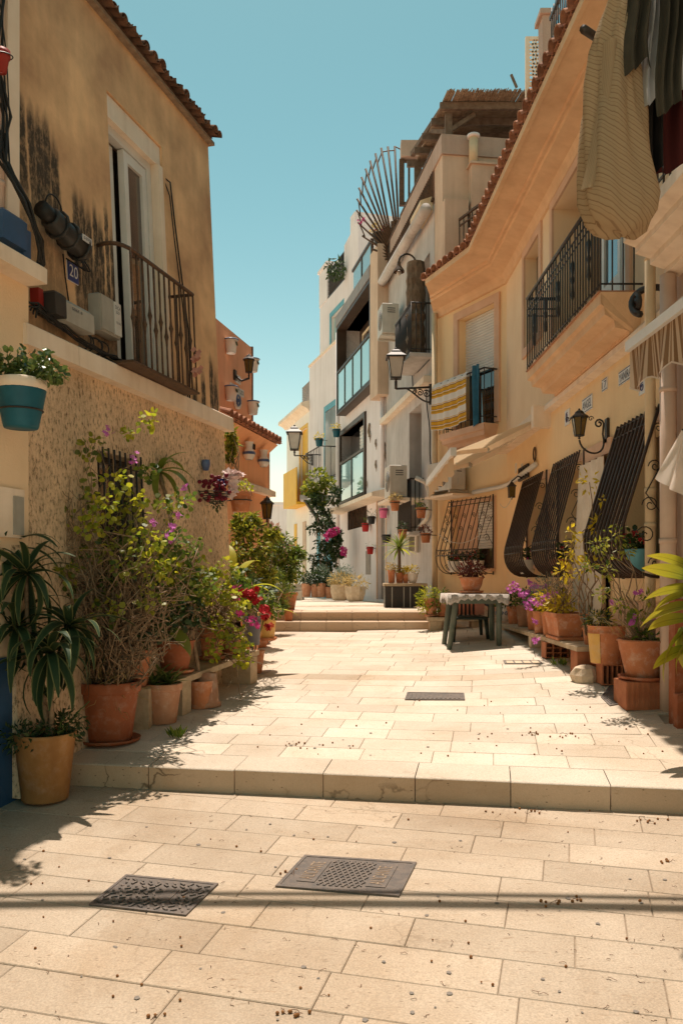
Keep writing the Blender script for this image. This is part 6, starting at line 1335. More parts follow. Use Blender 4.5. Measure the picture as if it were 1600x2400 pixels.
for (px,py,rp_,Yc) in ((300,1480,60,6.45),(230,1500,46,6.4),(380,1440,60,6.8),(330,1380,50,6.7),(200,1420,44,6.45),(440,1440,44,7.1),(260,1340,44,6.6)): clump(fill_, at(px,py,Yc), rp_/F*Yc, int(95*(rp_/F*Yc/.15)**1.6), .05, rg, 'round', .5, .0)
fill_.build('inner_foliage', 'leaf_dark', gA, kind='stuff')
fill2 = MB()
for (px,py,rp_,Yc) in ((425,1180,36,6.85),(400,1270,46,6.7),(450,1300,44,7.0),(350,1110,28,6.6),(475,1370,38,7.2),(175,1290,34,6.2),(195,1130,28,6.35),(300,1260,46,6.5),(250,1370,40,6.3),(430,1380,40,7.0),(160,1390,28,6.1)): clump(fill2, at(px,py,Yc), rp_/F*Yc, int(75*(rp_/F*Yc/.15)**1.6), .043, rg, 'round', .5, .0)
fill2.build('shade_tinted_foliage', 'leaf_green', gA, kind='stuff')  # greener leaf colour puts shade into the clumps further back
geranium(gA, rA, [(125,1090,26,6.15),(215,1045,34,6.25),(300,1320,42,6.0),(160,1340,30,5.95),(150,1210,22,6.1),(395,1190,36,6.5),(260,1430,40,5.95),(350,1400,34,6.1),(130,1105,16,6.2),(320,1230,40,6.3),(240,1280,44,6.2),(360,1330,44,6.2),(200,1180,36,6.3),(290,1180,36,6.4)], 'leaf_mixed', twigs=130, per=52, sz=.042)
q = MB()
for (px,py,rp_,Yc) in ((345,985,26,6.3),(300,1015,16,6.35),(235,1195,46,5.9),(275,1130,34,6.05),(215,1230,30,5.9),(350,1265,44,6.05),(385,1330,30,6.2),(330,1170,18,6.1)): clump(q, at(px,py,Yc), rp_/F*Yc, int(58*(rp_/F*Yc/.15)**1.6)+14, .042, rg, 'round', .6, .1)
q.build('sun_tinted_foliage', 'leaf_lime', gA, kind='stuff')  # lime leaf colour stands in for sun on these clumps
q = MB()
for (px,py,r_) in ((255,1010,14),(120,1050,10),(310,1070,18),(435,1150,14),(405,1235,12),(395,1262,12),(360,1222,10),(418,1205,12)): flowers(q, at(px,py,6.3), r_/F*6.3, 7, .022, rg)
q.build('blossoms', 'petal_magenta', gA, kind='stuff')
q = MB()
for k in range(60): c = rA+Vector((rg.uniform(-.15,.2), rg.uniform(-.15,.1), .0)); q.tube(wander(c, c+Vector((rg.uniform(-.2,.25), rg.uniform(-.25,.05), rg.uniform(-.25,.35))), rg, 6, .12), .004, 4, .0015)
q.build('dry_stems', 'leaf_dry', gA, kind='stuff')
# ---- bench of stone slabs along the left wall
FB = Fr((-.87, 8.66), 18.0, 'L'); bn = thing('stone_bench', 'low stone bench carrying the row of flower pots on the left', 'bench', FB.p(-1.2,-.2,.3))
gz = lambda u, n=-.2: z_up(*FB.p(u,n,0).xy)
def slope_box(mb, fr, u0, u1, n0, n1, z00, z01, z10, z11):
    vs = [fr.p(u,n,z) for (u, za, zb) in ((u0,z00,z10),(u1,z01,z11)) for (n, z) in ((n0,za),(n1,za),(n1,zb),(n0,zb))]
    return mb.add(vs, [(0,1,2,3),(4,7,6,5),(0,4,5,1),(1,5,6,2),(2,6,7,3),(3,7,4,0)])
sl = lambda u: .635 + .066*u
for (a, b_) in ((-1.78,-.9),(-.892,.04)): slope_box(MB(), FB, a, b_, -.44, 0, sl(a), sl(b_), sl(a)+.05, sl(b_)+.05).build('seat_slab', 'bench_stone', bn)
for (a, b_) in ((-1.56,-1.40),(-.14,.03)): slope_box(MB(), FB, a, b_, -.40, -.02, gz(a)-.02, gz(b_)-.02, sl(a)-.002, sl(b_)-.002).build('support', 'bench_stone', bn)
b = on_up(380, 1693)
al = potted('aloe_pot', 'small terracotta pot of dark aloe under the bench end', b, .165, .33, 'terracotta_pale', 'classic'); AM = [strap_mesh('leaf', 'leaf_jade', .24, .024, .7, 6, .05, .5), strap_mesh('leaf', 'leaf_jade', .2, .02, .4, 6, .05, .5)]
for (dx, dy) in ((-.07,-.03),(.06,.02),(0,.08)): rosette(al, b+Vector((dx,dy,.31)), AM, 12, rg, .1, 1.3)
b = on_up(486, 1655); q = MB(); q.lathe(b, [(.12,0),(.125,0),(.125,.04),(.11,.045),(.085,.30),(.001,.305)], 18); q.build('upturned_pot', 'terracotta_pale', label='weathered upturned pot standing under the stone bench', cat='flower pot')
def bench_pot(px, Y, dn=0): # point on the bench top under a photo column
    k = (px-CX)/F; u = FB.u(px, 1350, -.2+dn); p = FB.p(u, -.2+dn, 0); p.z = sl(u)+.052; return p
b = bench_pot(318, 0, -.02); blk = MB().bbox(W, b.x-.14, b.x+.14, b.y-.14, b.y+.14, z_up(b.x,b.y)-.03, b.z-.004, .01); blk.build('concrete_block', 'bench_stone', label='rough stone block under the tall pot of bare stems', cat='block'); g1_ = potted('bench_geranium', 'tall terracotta pot of bare stems nearest on the stone bench', b, .13, .30, 'terracotta', 'plain'); geranium(g1_, b+Vector((0,0,.28)), [(380,1330,46,6.9),(330,1400,40,6.8),(400,1400,34,6.9)], 'leaf_mixed', twigs=24, per=80)
b = bench_pot(410, 0); g2_ = potted('bench_geranium', 'wide terracotta pot with one big drooping leaf on the stone bench', b, .17, .28, 'terracotta_dark', 'rolled', 'terracotta'); geranium(g2_, b+Vector((0,0,.26)), [(440,1345,46,7.3),(400,1290,40,7.35),(470,1390,30,7.2),(380,1460,26,7.0)], 'leaf_mixed', twigs=22, per=85)
BL = strap_mesh('leaf', 'leaf_green', .34, .085, 1.0, 9, .05, .15)
o = share('large_leaf', BL, g2_, at(400,1478,7.0), (0,0,0)); o.rotation_euler = (Matrix.Rotation(R(-62),3,'Z') @ Matrix.Rotation(R(-35),3,'X') @ Matrix.Rotation(R(50),3,'Y')).to_euler(); o.scale = (1.0,1.0,1.0)
b = bench_pot(497, 0); g3_ = potted('bench_geranium', 'terracotta pot of yellowing geranium in the middle of the stone bench', b, .125, .31, 'terracotta', 'classic', 'terracotta'); geranium(g3_, b+Vector((0,0,.29)), [(500,1385,42,7.7),(470,1340,34,7.75),(530,1340,30,7.8),(545,1400,26,7.7),(440,1420,30,7.5)], 'leaf_lime', twigs=18, per=85)
b = bench_pot(540, 0, .03); g4_ = potted('bench_geranium', 'small terracotta pot spilling yellow green leaves over the bench edge', b, .11, .22, 'terracotta', 'classic', 'terracotta'); geranium(g4_, b+Vector((0,0,.2)), [(555,1425,30,7.9),(520,1470,30,7.75),(560,1500,32,7.8),(500,1525,24,7.6),(570,1545,22,7.8)], 'leaf_lime', per=95, twigs=6)
q = MB(); [flowers(q, at(px,py,7.8), .05, 9, .024, rg) for (px,py) in ((552,1378),(560,1440),(585,1455),(600,1462),(548,1400))]; q.build('blossoms', 'petal_pink', g4_, kind='stuff')
b = bench_pot(590, 0, -.03); g5_ = potted('grey_tub_plant', 'dark grey plastic tub of dark leaves on the stone bench', b, .105, .31, 'grey_pot', 'bucket'); geranium(g5_, b+Vector((0,0,.29)), [(580,1395,34,8.3),(560,1360,28,8.35)], 'leaf_green', per=90)
b = bench_pot(626, 0, .0); g6_ = potted('red_geranium', 'yellow pot of red geraniums at the far end of the bench', b, .11, .30, 'yellow_pot', 'plain', 'terracotta'); geranium(g6_, b+Vector((0,0,.28)), [(600,1410,34,8.55),(640,1425,24,8.6),(575,1380,26,8.5),(625,1400,24,8.6)], 'leaf_green', per=90)
q = MB(); [flowers(q, at(px,py,8.15), r_, n_, .028, rg) for (px,py,r_,n_) in ((583,1392,.06,34),(598,1402,.055,30),(572,1390,.05,20),(618,1430,.05,28),(624,1445,.045,22),(630,1467,.035,12),(600,1385,.04,14))]; q.build('blossoms', 'petal_red', g6_, kind='stuff')
# corn plant leaves against the wall, canna leaves, standing behind the bench
b = FL.p(-1.55, .28, z_up(-1.6,7.5)); cp = potted('corn_plant', 'corn plant with long arching leaves against the roughcast wall', b, .12, .25, 'terracotta', 'plain'); CM = [strap_mesh('leaf', 'leaf_green', .42, .04, 1.7), strap_mesh('leaf', 'leaf_green', .34, .035, 1.2)]
h_ = at(372, 1105, b.y); q = MB(); q.tube(wander(b+Vector((0,0,.2)), h_, rg, 8, .03), .018, 6); q.build('stem', 'stem_brown', cp); rosette(cp, h_, CM, 16, rg, -.9, 1.2)
b = Vector((-.98, 9.25, z_up(-1,9.25))); cn = potted('canna', 'canna with broad upright leaves beyond the bench end', b, .13, .25, 'terracotta', 'plain'); NM = [strap_mesh('leaf', 'leaf_green', .42, .075, .9, 9, .06, .2), strap_mesh('leaf', 'leaf_lime', .40, .07, 1.3, 9, .06, .2)]
for (px, py, yaw, el) in ((545,1330,30,75),(560,1390,-60,30),(590,1375,-80,15),(560,1350,-40,55),(575,1400,-100,-5),(620,1440,-80,25),(555,1420,60,50)):
    c = at(px, py, b.y); q = MB(); q.tube(wander(b+Vector((0,0,.2)), c, rg, 6, .03), .007, 5); q.build('stalk', 'stem_green', cn)
    o = share('leaf', NM[len(cn.children) % 2], cn, c); o.rotation_euler = (Matrix.Rotation(R(yaw),3,'Z') @ Matrix.Rotation(R(el),3,'X')).to_euler()
# ---- bushes beyond the tan house
def bush(name, label, base, r, h, potm, blobs, leafm, n, s, kind='oval', cat='shrub', stems=6, pot=True):
    if pot: t = potted(name, label, base, r, h, potm, 'classic', cat=cat)
    else: t = thing(name, label, cat, base)
    root = Vector(base)+Vector((0,0,h*.9 if pot else 0)); q = MB(); lf = MB()
    for (px, py, rp_, Y) in blobs:
        c = at(px,py,Y)
        for k in range(2): q.tube(wander(root+rdir(rg)*.03, c+rdir(rg)*.05, rg, 6, .06), .012, 5, .004)
        rr_ = rp_/F*Y
        for k in range(5): clump(lf, c+rdir(rg)*rr_*.55, rr_*.55, n//5, s, rg, kind, .5, .2)
    q.build('branches', 'stem_brown', t); lf.build('foliage', leafm, t, kind='stuff'); return t
bush('lemon_bush', 'glossy lime green bush in front of the orange house', Vector((-1.15,11.2,z_up(-1.1,11.2))), .2, .35, 'terracotta', [(575,1250,34,11.2),(600,1225,26,11.3),(560,1300,40,11),(610,1290,36,11.2),(590,1350,40,11),(545,1360,30,10.8),(620,1340,34,11.2),(635,1255,18,11.3),(560,1225,22,11.2)], 'leaf_mixed', 330, .08)
bush('laurel_bush', 'rounded dark green bush at the head of the far steps', Vector((-.95,14.3,z_ter(0,14.3))), .2, .3, 'terracotta', [(665,1290,40,14.3),(690,1320,34,14.2),(650,1330,36,14.3),(680,1360,30,14.2),(700,1295,20,14.3),(640,1280,26,14.4)], 'leaf_green', 300, .09)
bush('asparagus_fern', 'feathery asparagus fern in a terracotta pot below the far steps', on_up(655,1474), .12, .26, 'terracotta', [(645,1400,30,12.5),(665,1380,26,12.5),(630,1375,30,12.4),(660,1420,18,12.4),(640,1350,24,12.5)], 'leaf_green', 460, .06, 'slim', stems=8)
b = Vector((at(677,1436,13.1).x, 13.02, z_up(0,YB)+.1375)); potted('terracotta_pot', 'empty terracotta pot standing on the lower far step', b, .075, .17, 'terracotta', 'classic', cat='flower pot')
bush('dark_shrub', 'dark leafy shrub low behind the canna', Vector((-1.15,10.2,z_up(-1,10.2))), .15, .25, 'terracotta', [(590,1430,34,10),(560,1400,34,10),(620,1400,30,10.2),(590,1380,30,10)], 'leaf_dark', 320, .07)
bush('ledge_vine', 'sunlit vine hanging from the end of the tan house ledge', FL.p(.15,.05,2.2), .05, .1, 'terracotta', [(545,1020,16,9.5),(538,1050,14,9.5),(535,1075,10,9.5),(548,1040,12,9.5)], 'leaf_mixed', 110, .07, 'oval', pot=False, cat='vine')
bush('pink_shrub', 'dry pinkish shrub far down the street', Vector((-2.6,24,z_ter(0,24))), .3, .4, 'terracotta', [(640,1240,22,24),(660,1290,30,24),(640,1310,26,24),(680,1310,18,24),(632,1270,20,24)], 'leaf_pinkdry', 220, .14, 'oval', pot=False)
# ---- things hung on the tan wall and white wall
u, z = FL.hit(507, 1150, .16); ba = thing('flower_basket', 'wire wall basket of artificial wine red flowers and white lilies', 'flower basket', FL.p(u,.1,z))
for k in range(5): q = MB(); q.tube(arc(FL.p(u,.14,z+.02*k-.1), .12+.018*k-.02, 0, 2*math.pi, FL.d, FL.n, 14), .005, 4); q.build('wire_ring', 'black_iron', ba)
for k in range(8): a = k*math.pi/4; q = MB(); q.tube([FL.p(u,.14,z-.14), FL.p(u,.14,z-.1)+(FL.d*math.cos(a)+FL.n*math.sin(a))*.1, FL.p(u,.14,z+.0)+(FL.d*math.cos(a)+FL.n*math.sin(a))*.17], .004, 4); q.build('wire_rib', 'black_iron', ba)
q = MB(); [q.ball(at(px,py,FL.p(u,0,0).y-.12)+rdir(rg)*.03, .022, 5, 6) for (px,py) in [(rg.uniform(472,535), rg.uniform(1115,1175)) for _ in range(46)]]; q.build('wine_berries', 'petal_wine', ba, kind='stuff')
q = MB(); flowers(q, at(520,1135,8.35), .07, 30, .035, rg); q.build('blue_ribbon', 'plaque_blue', ba, kind='stuff')
q = MB(); [flowers(q, at(px,py,8.4), .02, 2, .07, rg, 6) for (px,py) in ((535,1108),(552,1118),(545,1130),(560,1112),(532,1122),(548,1145),(540,1155))]; q.build('white_lilies', 'petal_white', ba, kind='stuff')
q = MB(); clump(q, at(505,1180,8.35), .06, 50, .045, rg, 'oval'); q.build('foliage', 'leaf_dark', ba, kind='stuff')
hp = thing('hanging_pot', 'terracotta pot of yellow succulents hung at the tan house corner', 'potted plant', at(564,1200,9.0)); c = at(564,1199,9.0)
q = MB(); q.lathe(c, [(.001,0)]+[(.125*a,.21*zz) for a,zz in POTS['classic']], 18); q.build('pot', 'terracotta', hp); q = MB(); clump(q, c+Vector((.03,0,.25)), .09, 150, .035, rg, 'fat'); q.build('foliage', 'leaf_lime', hp, kind='stuff'); q = MB(); q.tube(arc(c+Vector((0,0,.12)), .12, 0, 2*math.pi, (1,0,0), (0,1,0), 14), .006, 4); q.tube([c+Vector((-.12,0,.12)), c+Vector((-.25,.05,.12))], .006, 4); q.build('wire_holder', 'black_iron', hp)
q = MB(); q.lathe(FL.p(-.72,.06,2.52), [(.001,0),(.03,.005),(.045,.07),(.04,.11),(.03,.11)], 10); q.build('dark_blue_cup', 'ceramic_blue', label='small dark blue cup fixed to the wall above the flower basket', cat='cup')
tp_ = thing('jade_pot', 'teal and white hanging pot of glossy jade plant at the left edge', 'potted plant', at(48,1004,5.15)); c = at(50,1004,5.15)
q = MB(); q.lathe(c, [(.001,0),(.10,0),(.105,.01),(.128,.12),(.130,.125),(.15,.235)], 24); q.build('pot', 'teal_pot', tp_); q = MB(); q.lathe(c, [(.152,.236),(.155,.24),(.158,.295),(.15,.30),(.14,.29)], 24); q.build('white_rim', 'ledge_white', tp_)
q = MB(); q.tube(arc(c+Vector((0,0,.11)), .131, 0, 2*math.pi, (1,0,0), (0,1,0), 18), .006, 4); q.tube([c+Vector((-.13,0,.11)), c+Vector((-.2,.05,.2)), c+Vector((-.25,.1,.0))], .007, 4); q.build('wire_holder', 'black_iron', tp_)
q = MB(); lf = MB()
for k in range(34): e_ = c+Vector((rg.uniform(-.17,.26), rg.uniform(-.15,.12), .33+rg.uniform(-.02,.13))); q.tube(wander(c+Vector((0,0,.27)), e_, rg, 4, .06), .006, 4); clump(lf, e_, .045, 16, .046, rg, 'fat', .3)
q.build('stems', 'stem_green', tp_, kind='stuff'); lf.build('foliage', 'leaf_jade', tp_, kind='stuff')
rp0 = at(4,170,5.0); rp_ = thing('red_wall_pot', 'red plastic pot hung high at the left edge', 'flower pot', rp0); q = MB(); q.lathe(rp0, [(.001,0),(.03,0),(.045,.09),(.052,.09),(.052,.13),(.045,.13)], 16); q.build('pot', 'red_plastic', rp_); q = MB(); q.tube(arc(rp0+Vector((0,0,.10)), .065, 0, 2*math.pi, (1,0,0), (0,1,.2), 14), .004, 4); q.build('wire_holder', 'black_iron', rp_)
# ================================================================ right side: benches, pots, table
def on_wall_side(px, X, py=None): Y = X*F/(px-CX); return Y
ZB = .77
rb_ = thing('wall_bench', 'row of stone slabs on bricks carrying pots along the yellow wall', 'bench', (2.5, 10, .5))
for (ya, yb2) in ((8.15, 9.82), (9.83, 10.9), (10.91, 12.05)): MB().bbox(W, 2.30, 2.78, ya, yb2, ZB-.05, ZB, .008).build('seat_slab', 'bench_stone', rb_)
for (y, m_, w_) in ((8.2,'brick_red',.24),(11.9,'travertine_block',.14),(10.2,'travertine_block',.14)): MB().bbox(W, 2.32, 2.74, y, y+w_, z_up(2.5,y)-.05, ZB-.052, .006).build('support', m_, rb_)
# hollow bricks
def hollow_brick(c, sx, sy, sz, label, cells=(3,3), parent=None, axis='y'):
    """perforated clay brick: outer walls and webs, open cells facing the camera"""
    t = thing('hollow_brick', label, 'brick', c); x0, y0, z0 = c[0]-sx/2, c[1]-sy/2, c[2]; nx, nz = cells; w_ = .012
    for i in range(nx+1): a = x0+(sx-w_)*i/nx; MB().box(W, a, a+w_, y0, y0+sy, z0, z0+sz).build('web', 'brick_red', t)
    for j in range(nz+1):
        b = z0+(sz-w_)*j/nz
        for i in range(nx): a = x0+(sx-w_)*i/nx; MB().box(W, a+w_+.0005, a+(sx-w_)/nx-.0005, y0+.001, y0+sy-.001, b+.0005, b+w_-.0005).build('web', 'brick_red', t)
    box = MB().box(W, x0+w_+.001, x0+sx-w_-.001, y0+sy*.6, y0+sy*.65, z0+w_+.001, z0+sz-w_-.001); box.build('dark_cells', 'terracotta_dark', t); return t
p = Vector((2.42, 9.45, z_up(2.42,9.45))); hollow_brick(p, .26, .2, ZB-.055-p.z, 'hollow brick with open cells propping the wall bench')
def rpot(px, X, r, h, name, label, mat, style='classic', saucer=None, z=ZB+.002, cat='potted plant', dY=0):
    Y = X*F/(px-CX)+dY; return potted(name, label, (X, Y, z), r, h, mat, style, saucer, cat), Vector((X, Y, z))
def fol(t, c, rad, n, s, leafm, kind='oval', name='foliage', upw=.5):
    q = MB(); clump(q, c, rad, n, s, rg, kind, upw, .1); return q.build(name, leafm, t, kind='stuff')
def blo(t, pts, rad, n, s, mat): 
    q = MB(); [flowers(q, p, rad, n, s, rg) for p in pts]; return q.build('blossoms', mat, t, kind='stuff')
t, b = rpot(1178, 2.46, .11, .24, 'painted_pot', 'blue and white painted pot beside the plastic table', 'ceramic_white', 'belly'); fol(t, b+Vector((0,0,.3)), (.13,.13,.12), 160, .06, 'leaf_green')
q = MB(); [q.tube(spiral(b+Vector((math.cos(a)*.108, math.sin(a)*.108, .12)), .035, .01, 0, 1.3, (-math.sin(a), math.cos(a), 0), (0,0,1), 10), .006, 4) for a in (3.6, 4.3, 5.0, 2.9)]; q.build('painted_scrolls', 'ceramic_blue', t)
for (px, X, r, h, lab, leaf, mat, st) in ((1206,2.50,.12,.25,'terracotta pot of dark herbs next to the painted pot','leaf_dark','terracotta','plain'), (1230,2.50,.13,.29,'pale pink terracotta pot of herbs on the wall bench','leaf_green','terracotta_pale','plain'), (1255,2.48,.13,.30,'terracotta pot of white flowered herbs on the wall bench','leaf_silver','terracotta','plain'), (1268,2.40,.105,.27,'slim terracotta pot with pink phlox on the wall bench','leaf_green','terracotta','plain'), (1290,2.42,.11,.27,'orange terracotta pot behind the square planter','leaf_gold','terracotta','plain')):
    t, b = rpot(px, X, r, h, 'bench_pot', lab, mat, st); c = b+Vector((0,0,h+.1)); fol(t, c, (r*1.5,r*1.4,.15), 230, .05, leaf)
    q = MB(); [q.tube(wander(b+Vector((0,0,h*.9)), c+rdir(rg)*.12, rg, 5, .06), .004, 4) for _ in range(10)]; q.build('stems', 'stem_green', t, kind='stuff')
    if 'phlox' in lab or 'white' in lab: blo(t, [c+Vector((rg.uniform(-.18,.18), rg.uniform(-.15,.15), rg.uniform(-.02,.22))) for _ in range(12)], .035, 6, .022, 'petal_magenta')
# square planter with yellow variegated shrub and phlox
sp = thing('square_planter', 'square terracotta planter of yellow leaved shrub and pink phlox', 'planter', (2.45, 8.75, ZB)); y0 = 2.44*F/(1322-CX)
q = MB(); rings = [[Vector((2.44+sx*a, y0+sy*a2, ZB+z)) for (sx, sy) in ((-1,-1),(1,-1),(1,1),(-1,1))] for (a, a2, z) in ((.12,.22,.04),(.15,.27,.24),(.165,.285,.245),(.165,.285,.29),(.145,.265,.29),(.14,.26,.25))]; q.loft(rings, True, True); q.build('box', 'terracotta', sp)
MB().bbox(W, 2.30, 2.60, y0-.27, y0+.27, ZB+.003, ZB+.035, .008).build('tray', 'terracotta', sp)
c = Vector((2.42, y0, ZB+.30)); fol(sp, c+Vector((-.03,-.05,.08)), (.17,.24,.12), 260, .055, 'leaf_gold', 'oval'); fol(sp, c+Vector((-.05,.3,.13)), (.2,.25,.14), 300, .055, 'leaf_gold', 'oval'); fol(sp, c+Vector((.02,.5,.28)), (.22,.35,.15), 380, .05, 'leaf_silver', 'slim')
blo(sp, [at(px,py,9.2) for (px,py) in ((1195,1380),(1205,1372),(1225,1395),(1248,1408),(1262,1415),(1240,1425),(1275,1400),(1290,1397),(1254,1455),(1258,1500),(1212,1390),(1300,1395),(1235,1412))], .05, 10, .022, 'petal_magenta')
q = MB(); [q.tube(wander(c+Vector((rg.uniform(-.1,.1), rg.uniform(-.2,.2), -.03)), c+Vector((rg.uniform(-.2,.2), rg.uniform(-.4,.7), rg.uniform(.1,.5))), rg, 6, .07), .005, 4) for _ in range(26)]; q.build('stems', 'stem_brown', sp, kind='stuff')
# umbrella tree sapling leaning before the grilles
b = Vector((2.44, 2.44*F/(1352-CX), ZB+.0)); sf = thing('umbrella_sapling', 'thin umbrella tree sapling leaning across the bowed grilles', 'sapling', b)
q = MB(); lf = MB(); tops = [(1380,1130,22),(1412,1175,8),(1370,1330,24),(1345,1290,20),(1338,1250,12),(1320,1340,16),(1330,1310,14),(1400,1230,14)]
for (px,py,r_) in tops: c = at(px,py,7.9); q.tube(wander(b+Vector((0,-.3,.1)), c, rg, 8, .05, .05), .009, 5, .004); clump(lf, c, r_/F*7.9*1.3, 24, .07, rg, 'oval', .8, .1)
q.build('branches', 'stem_brown', sf); lf.build('foliage', 'leaf_gold', sf, kind='stuff')
# pots by the door on brick, near right
Xr = 2.50
pY = Xr*F/(1420-CX); gzr = z_up(Xr, pY); hb = hollow_brick(Vector((Xr+.02, pY-.02, gzr)), .19, .2, .19, 'upright hollow brick under the yellow striped pot', (4,1))
yp = potted('yellow_striped_pot', 'terracotta tub with a yellow painted side on an upright brick', (Xr, pY, gzr+.192), .172, .36, 'terracotta', 'bucket'); b = Vector((Xr,pY,gzr+.192))
q = MB(); q.lathe(b, [(.172*.83,.01),(.172*.985,.285)], 10, arc=(R(175), R(232))); q.v = [b + (v-b)*1.0 + Vector(((v-b).x, (v-b).y, 0)).normalized()*.004 for v in q.v]; q.build('yellow_paint_patch', 'yellow_pot', yp)
fol(yp, b+Vector((-.05,-.02,.42)), (.15,.12,.09), 120, .06, 'leaf_gold', 'slim'); fol(yp, b+Vector((-.1,0,.42)), (.12,.12,.07), 90, .10, 'leaf_dark', 'slim')
s1 = potted('slim_pot', 'slim terracotta pot half hidden behind the yellow striped pot', (Xr+.03, Xr*F/(1382-CX), z_up(Xr,8.3)+.14), .10, .33, 'terracotta', 'rolled', cat='flower pot')
q = MB(); c = Vector((2.36, 8.05, z_up(2.36,8.05))); rs = random.Random(6); rings = [[c+Vector((math.cos(a)*r_*rs.uniform(.85,1.1), math.sin(a)*r_*rs.uniform(.85,1.1), z)) for a in [k*2*math.pi/9 for k in range(9)]] for (r_, z) in ((.13,-.02),(.15,.06),(.12,.13),(.05,.155))]; q.loft(rings, True, True); q.build('boulder', 'travertine_block', label='pale rough stone on the pavement by the striped pot', cat='stone')
Xb = 2.56; bY = Xb*F/(1505-CX); zb2 = z_up(Xb, bY)
pl = thing('brick_plinth', 'terracotta ribbed brick plinth under the biggest right pot', 'plinth', (Xb, bY, zb2)); 
for k in range(2): MB().bbox(W, Xb-.195+.197*k, Xb+.0+.197*k, bY-.16, bY+.16, zb2-.02, zb2+.215, .006).build('block', 'brick_red', pl)
for k in range(9): MB().box(W, Xb-.19+.044*k, Xb-.175+.044*k, bY-.168, bY-.160, zb2, zb2+.21).build('rib', 'brick_red', pl)
zz = zb2+.217; bp_t = potted('big_right_pot', 'big rolled rim terracotta pot of straggling shrub on a brick plinth', (Xb, bY, zz), .20, .33, 'terracotta', 'rolled', 'terracotta_dark'); b = Vector((Xb,bY,zz))
q = MB(); lf = MB(); top = b+Vector((-.02,0,.3))
for (px,py,r_) in ((1425,1300,22),(1445,1250,26),(1395,1280,14),(1380,1330,14),(1470,1290,14),(1410,1390,14),(1425,1340,14),(1520,1400,18),(1450,1420,16),(1500,1440,16)):
    c = at(px,py,bY-.1); q.tube(wander(top, c, rg, 8, .06, .02), .010 if py < 1300 else .005, 5, .003); clump(lf, c, r_/F*bY*1.2, 30, .05, rg, 'oval', .6, .1)
q.build('branches', 'stem_brown', bp_t); lf.build('foliage', 'leaf_mixed', bp_t, kind='stuff')
q = MB(); [q.tube(wander(top, at(rg.uniform(1400,1560), rg.uniform(1330,1470), bY), rg, 6, .1), .003, 4, .001) for _ in range(40)]; q.build('fine_stems', 'leaf_dry', bp_t, kind='stuff')
fol(bp_t, top+Vector((.06,-.05,.05)), (.16,.12,.09), 130, .055, 'leaf_green', 'oval', 'low_foliage'); blo(bp_t, [at(px,py,bY-.12) for (px,py) in ((1483,1455),(1486,1445),(1432,1412),(1487,1390),(1500,1385),(1530,1450),(1478,1462))], .02, 5, .02, 'petal_magenta')
o = share('large_leaf', BL, bp_t, at(1480,1470,bY-.1)); o.rotation_euler = (R(75),0,R(-20)); o.scale = (.6,.6,.6)
# aspidistra with big yellow leaves at the right edge
b = Vector((2.60, 5.80, z_up(2.60,5.80))); asp = potted('yellow_leaf_plant', 'aspidistra with big sunlit yellow leaves at the right edge', b, .15, .32, 'terracotta_dark', 'plain'); AS = [strap_mesh('leaf', 'leaf_aspid', .42, .072, .7, 11, .03, .18), strap_mesh('leaf', 'leaf_aspid', .38, .05, 1.0, 11, .03, .18)]
for i, (px, py, yaw, el, s) in enumerate(((1612,1352,78,18,.8),(1608,1392,95,-12,.95),(1612,1420,98,-8,1.05),(1612,1448,92,-4,1.0),(1600,1480,118,-38,1.1),(1596,1470,140,-60,.95),(1605,1520,95,-20,.75),(1625,1335,60,30,.9),(1630,1380,80,0,.9),(1620,1500,100,-40,.8))):
    c = at(px, py, 5.7+.05*(i % 3)); q = MB(); q.tube(wander(b+Vector((0,0,.3)), c, rg, 5, .03), .006, 4); q.build('stalk', 'stem_green', asp)
    o = share('leaf', AS[i % 2], asp, c); o.rotation_euler = (Matrix.Rotation(R(yaw),3,'Z') @ Matrix.Rotation(R(el),3,'X') @ Matrix.Rotation(R(rg.uniform(35,70)),3,'Y')).to_euler(); o.scale = (s,s,s)
rp1 = thing('red_stand', 'dark red metal stand behind the yellow leaf plant', 'stand', (2.66, 6.55, z_up(2.66,6.55)))
MB().bbox(W, 2.60, 2.74, 6.5, 6.62, z_up(2.66,6.5)-.05, 1.28, .01).build('upright', 'terracotta_dark', rp1); MB().bbox(W, 2.58, 2.76, 6.4, 6.48, z_up(2.66,6.4)-.05, .55, .01).build('foot', 'terracotta_dark', rp1)
# sill pots inside the grilles
def sill_pot(fr, u, z, r, h, label, mat, leafm, bloom):
    t = potted('sill_pot', label, fr.p(u,.16,z), r, h, mat, 'plain', group='pots inside the grilles', segs=14); c = fr.p(u,.16,z+h+.08); fol(t, c, .11, 90, .045, leafm, 'round'); blo(t, [c+rdir(rg)*.09 for _ in range(4)], .03, 6, .02, bloom)
for k, lab in enumerate(('white painted pot of red flowers, far end inside the scrolled grille','white painted pot in the middle inside the scrolled grille','white painted pot, near end inside the scrolled grille')): sill_pot(FF, 1.35-.37*k, 1.53, .12, .20, lab, 'ceramic_white', 'leaf_dark', 'petal_red')
sill_pot(FN, -2.3, 1.49, .13, .2, 'white painted pot of wine flowers inside the farthest dark grille', 'ceramic_white', 'leaf_dark', 'petal_pink'); sill_pot(FN, -4.0, 1.49, .12, .18, 'terracotta pot of orange geranium inside the middle dark grille', 'terracotta', 'leaf_dark', 'petal_red')
sill_pot(FN, -6.7, 1.50, .11, .20, 'pale blue pot of red geraniums inside the large dark grille', 'turquoise', 'leaf_dark', 'petal_red'); sill_pot(FN, -6.3, 1.50, .11, .17, 'terracotta pot of dark geranium inside the large dark grille', 'terracotta_dark', 'leaf_green', 'petal_red')
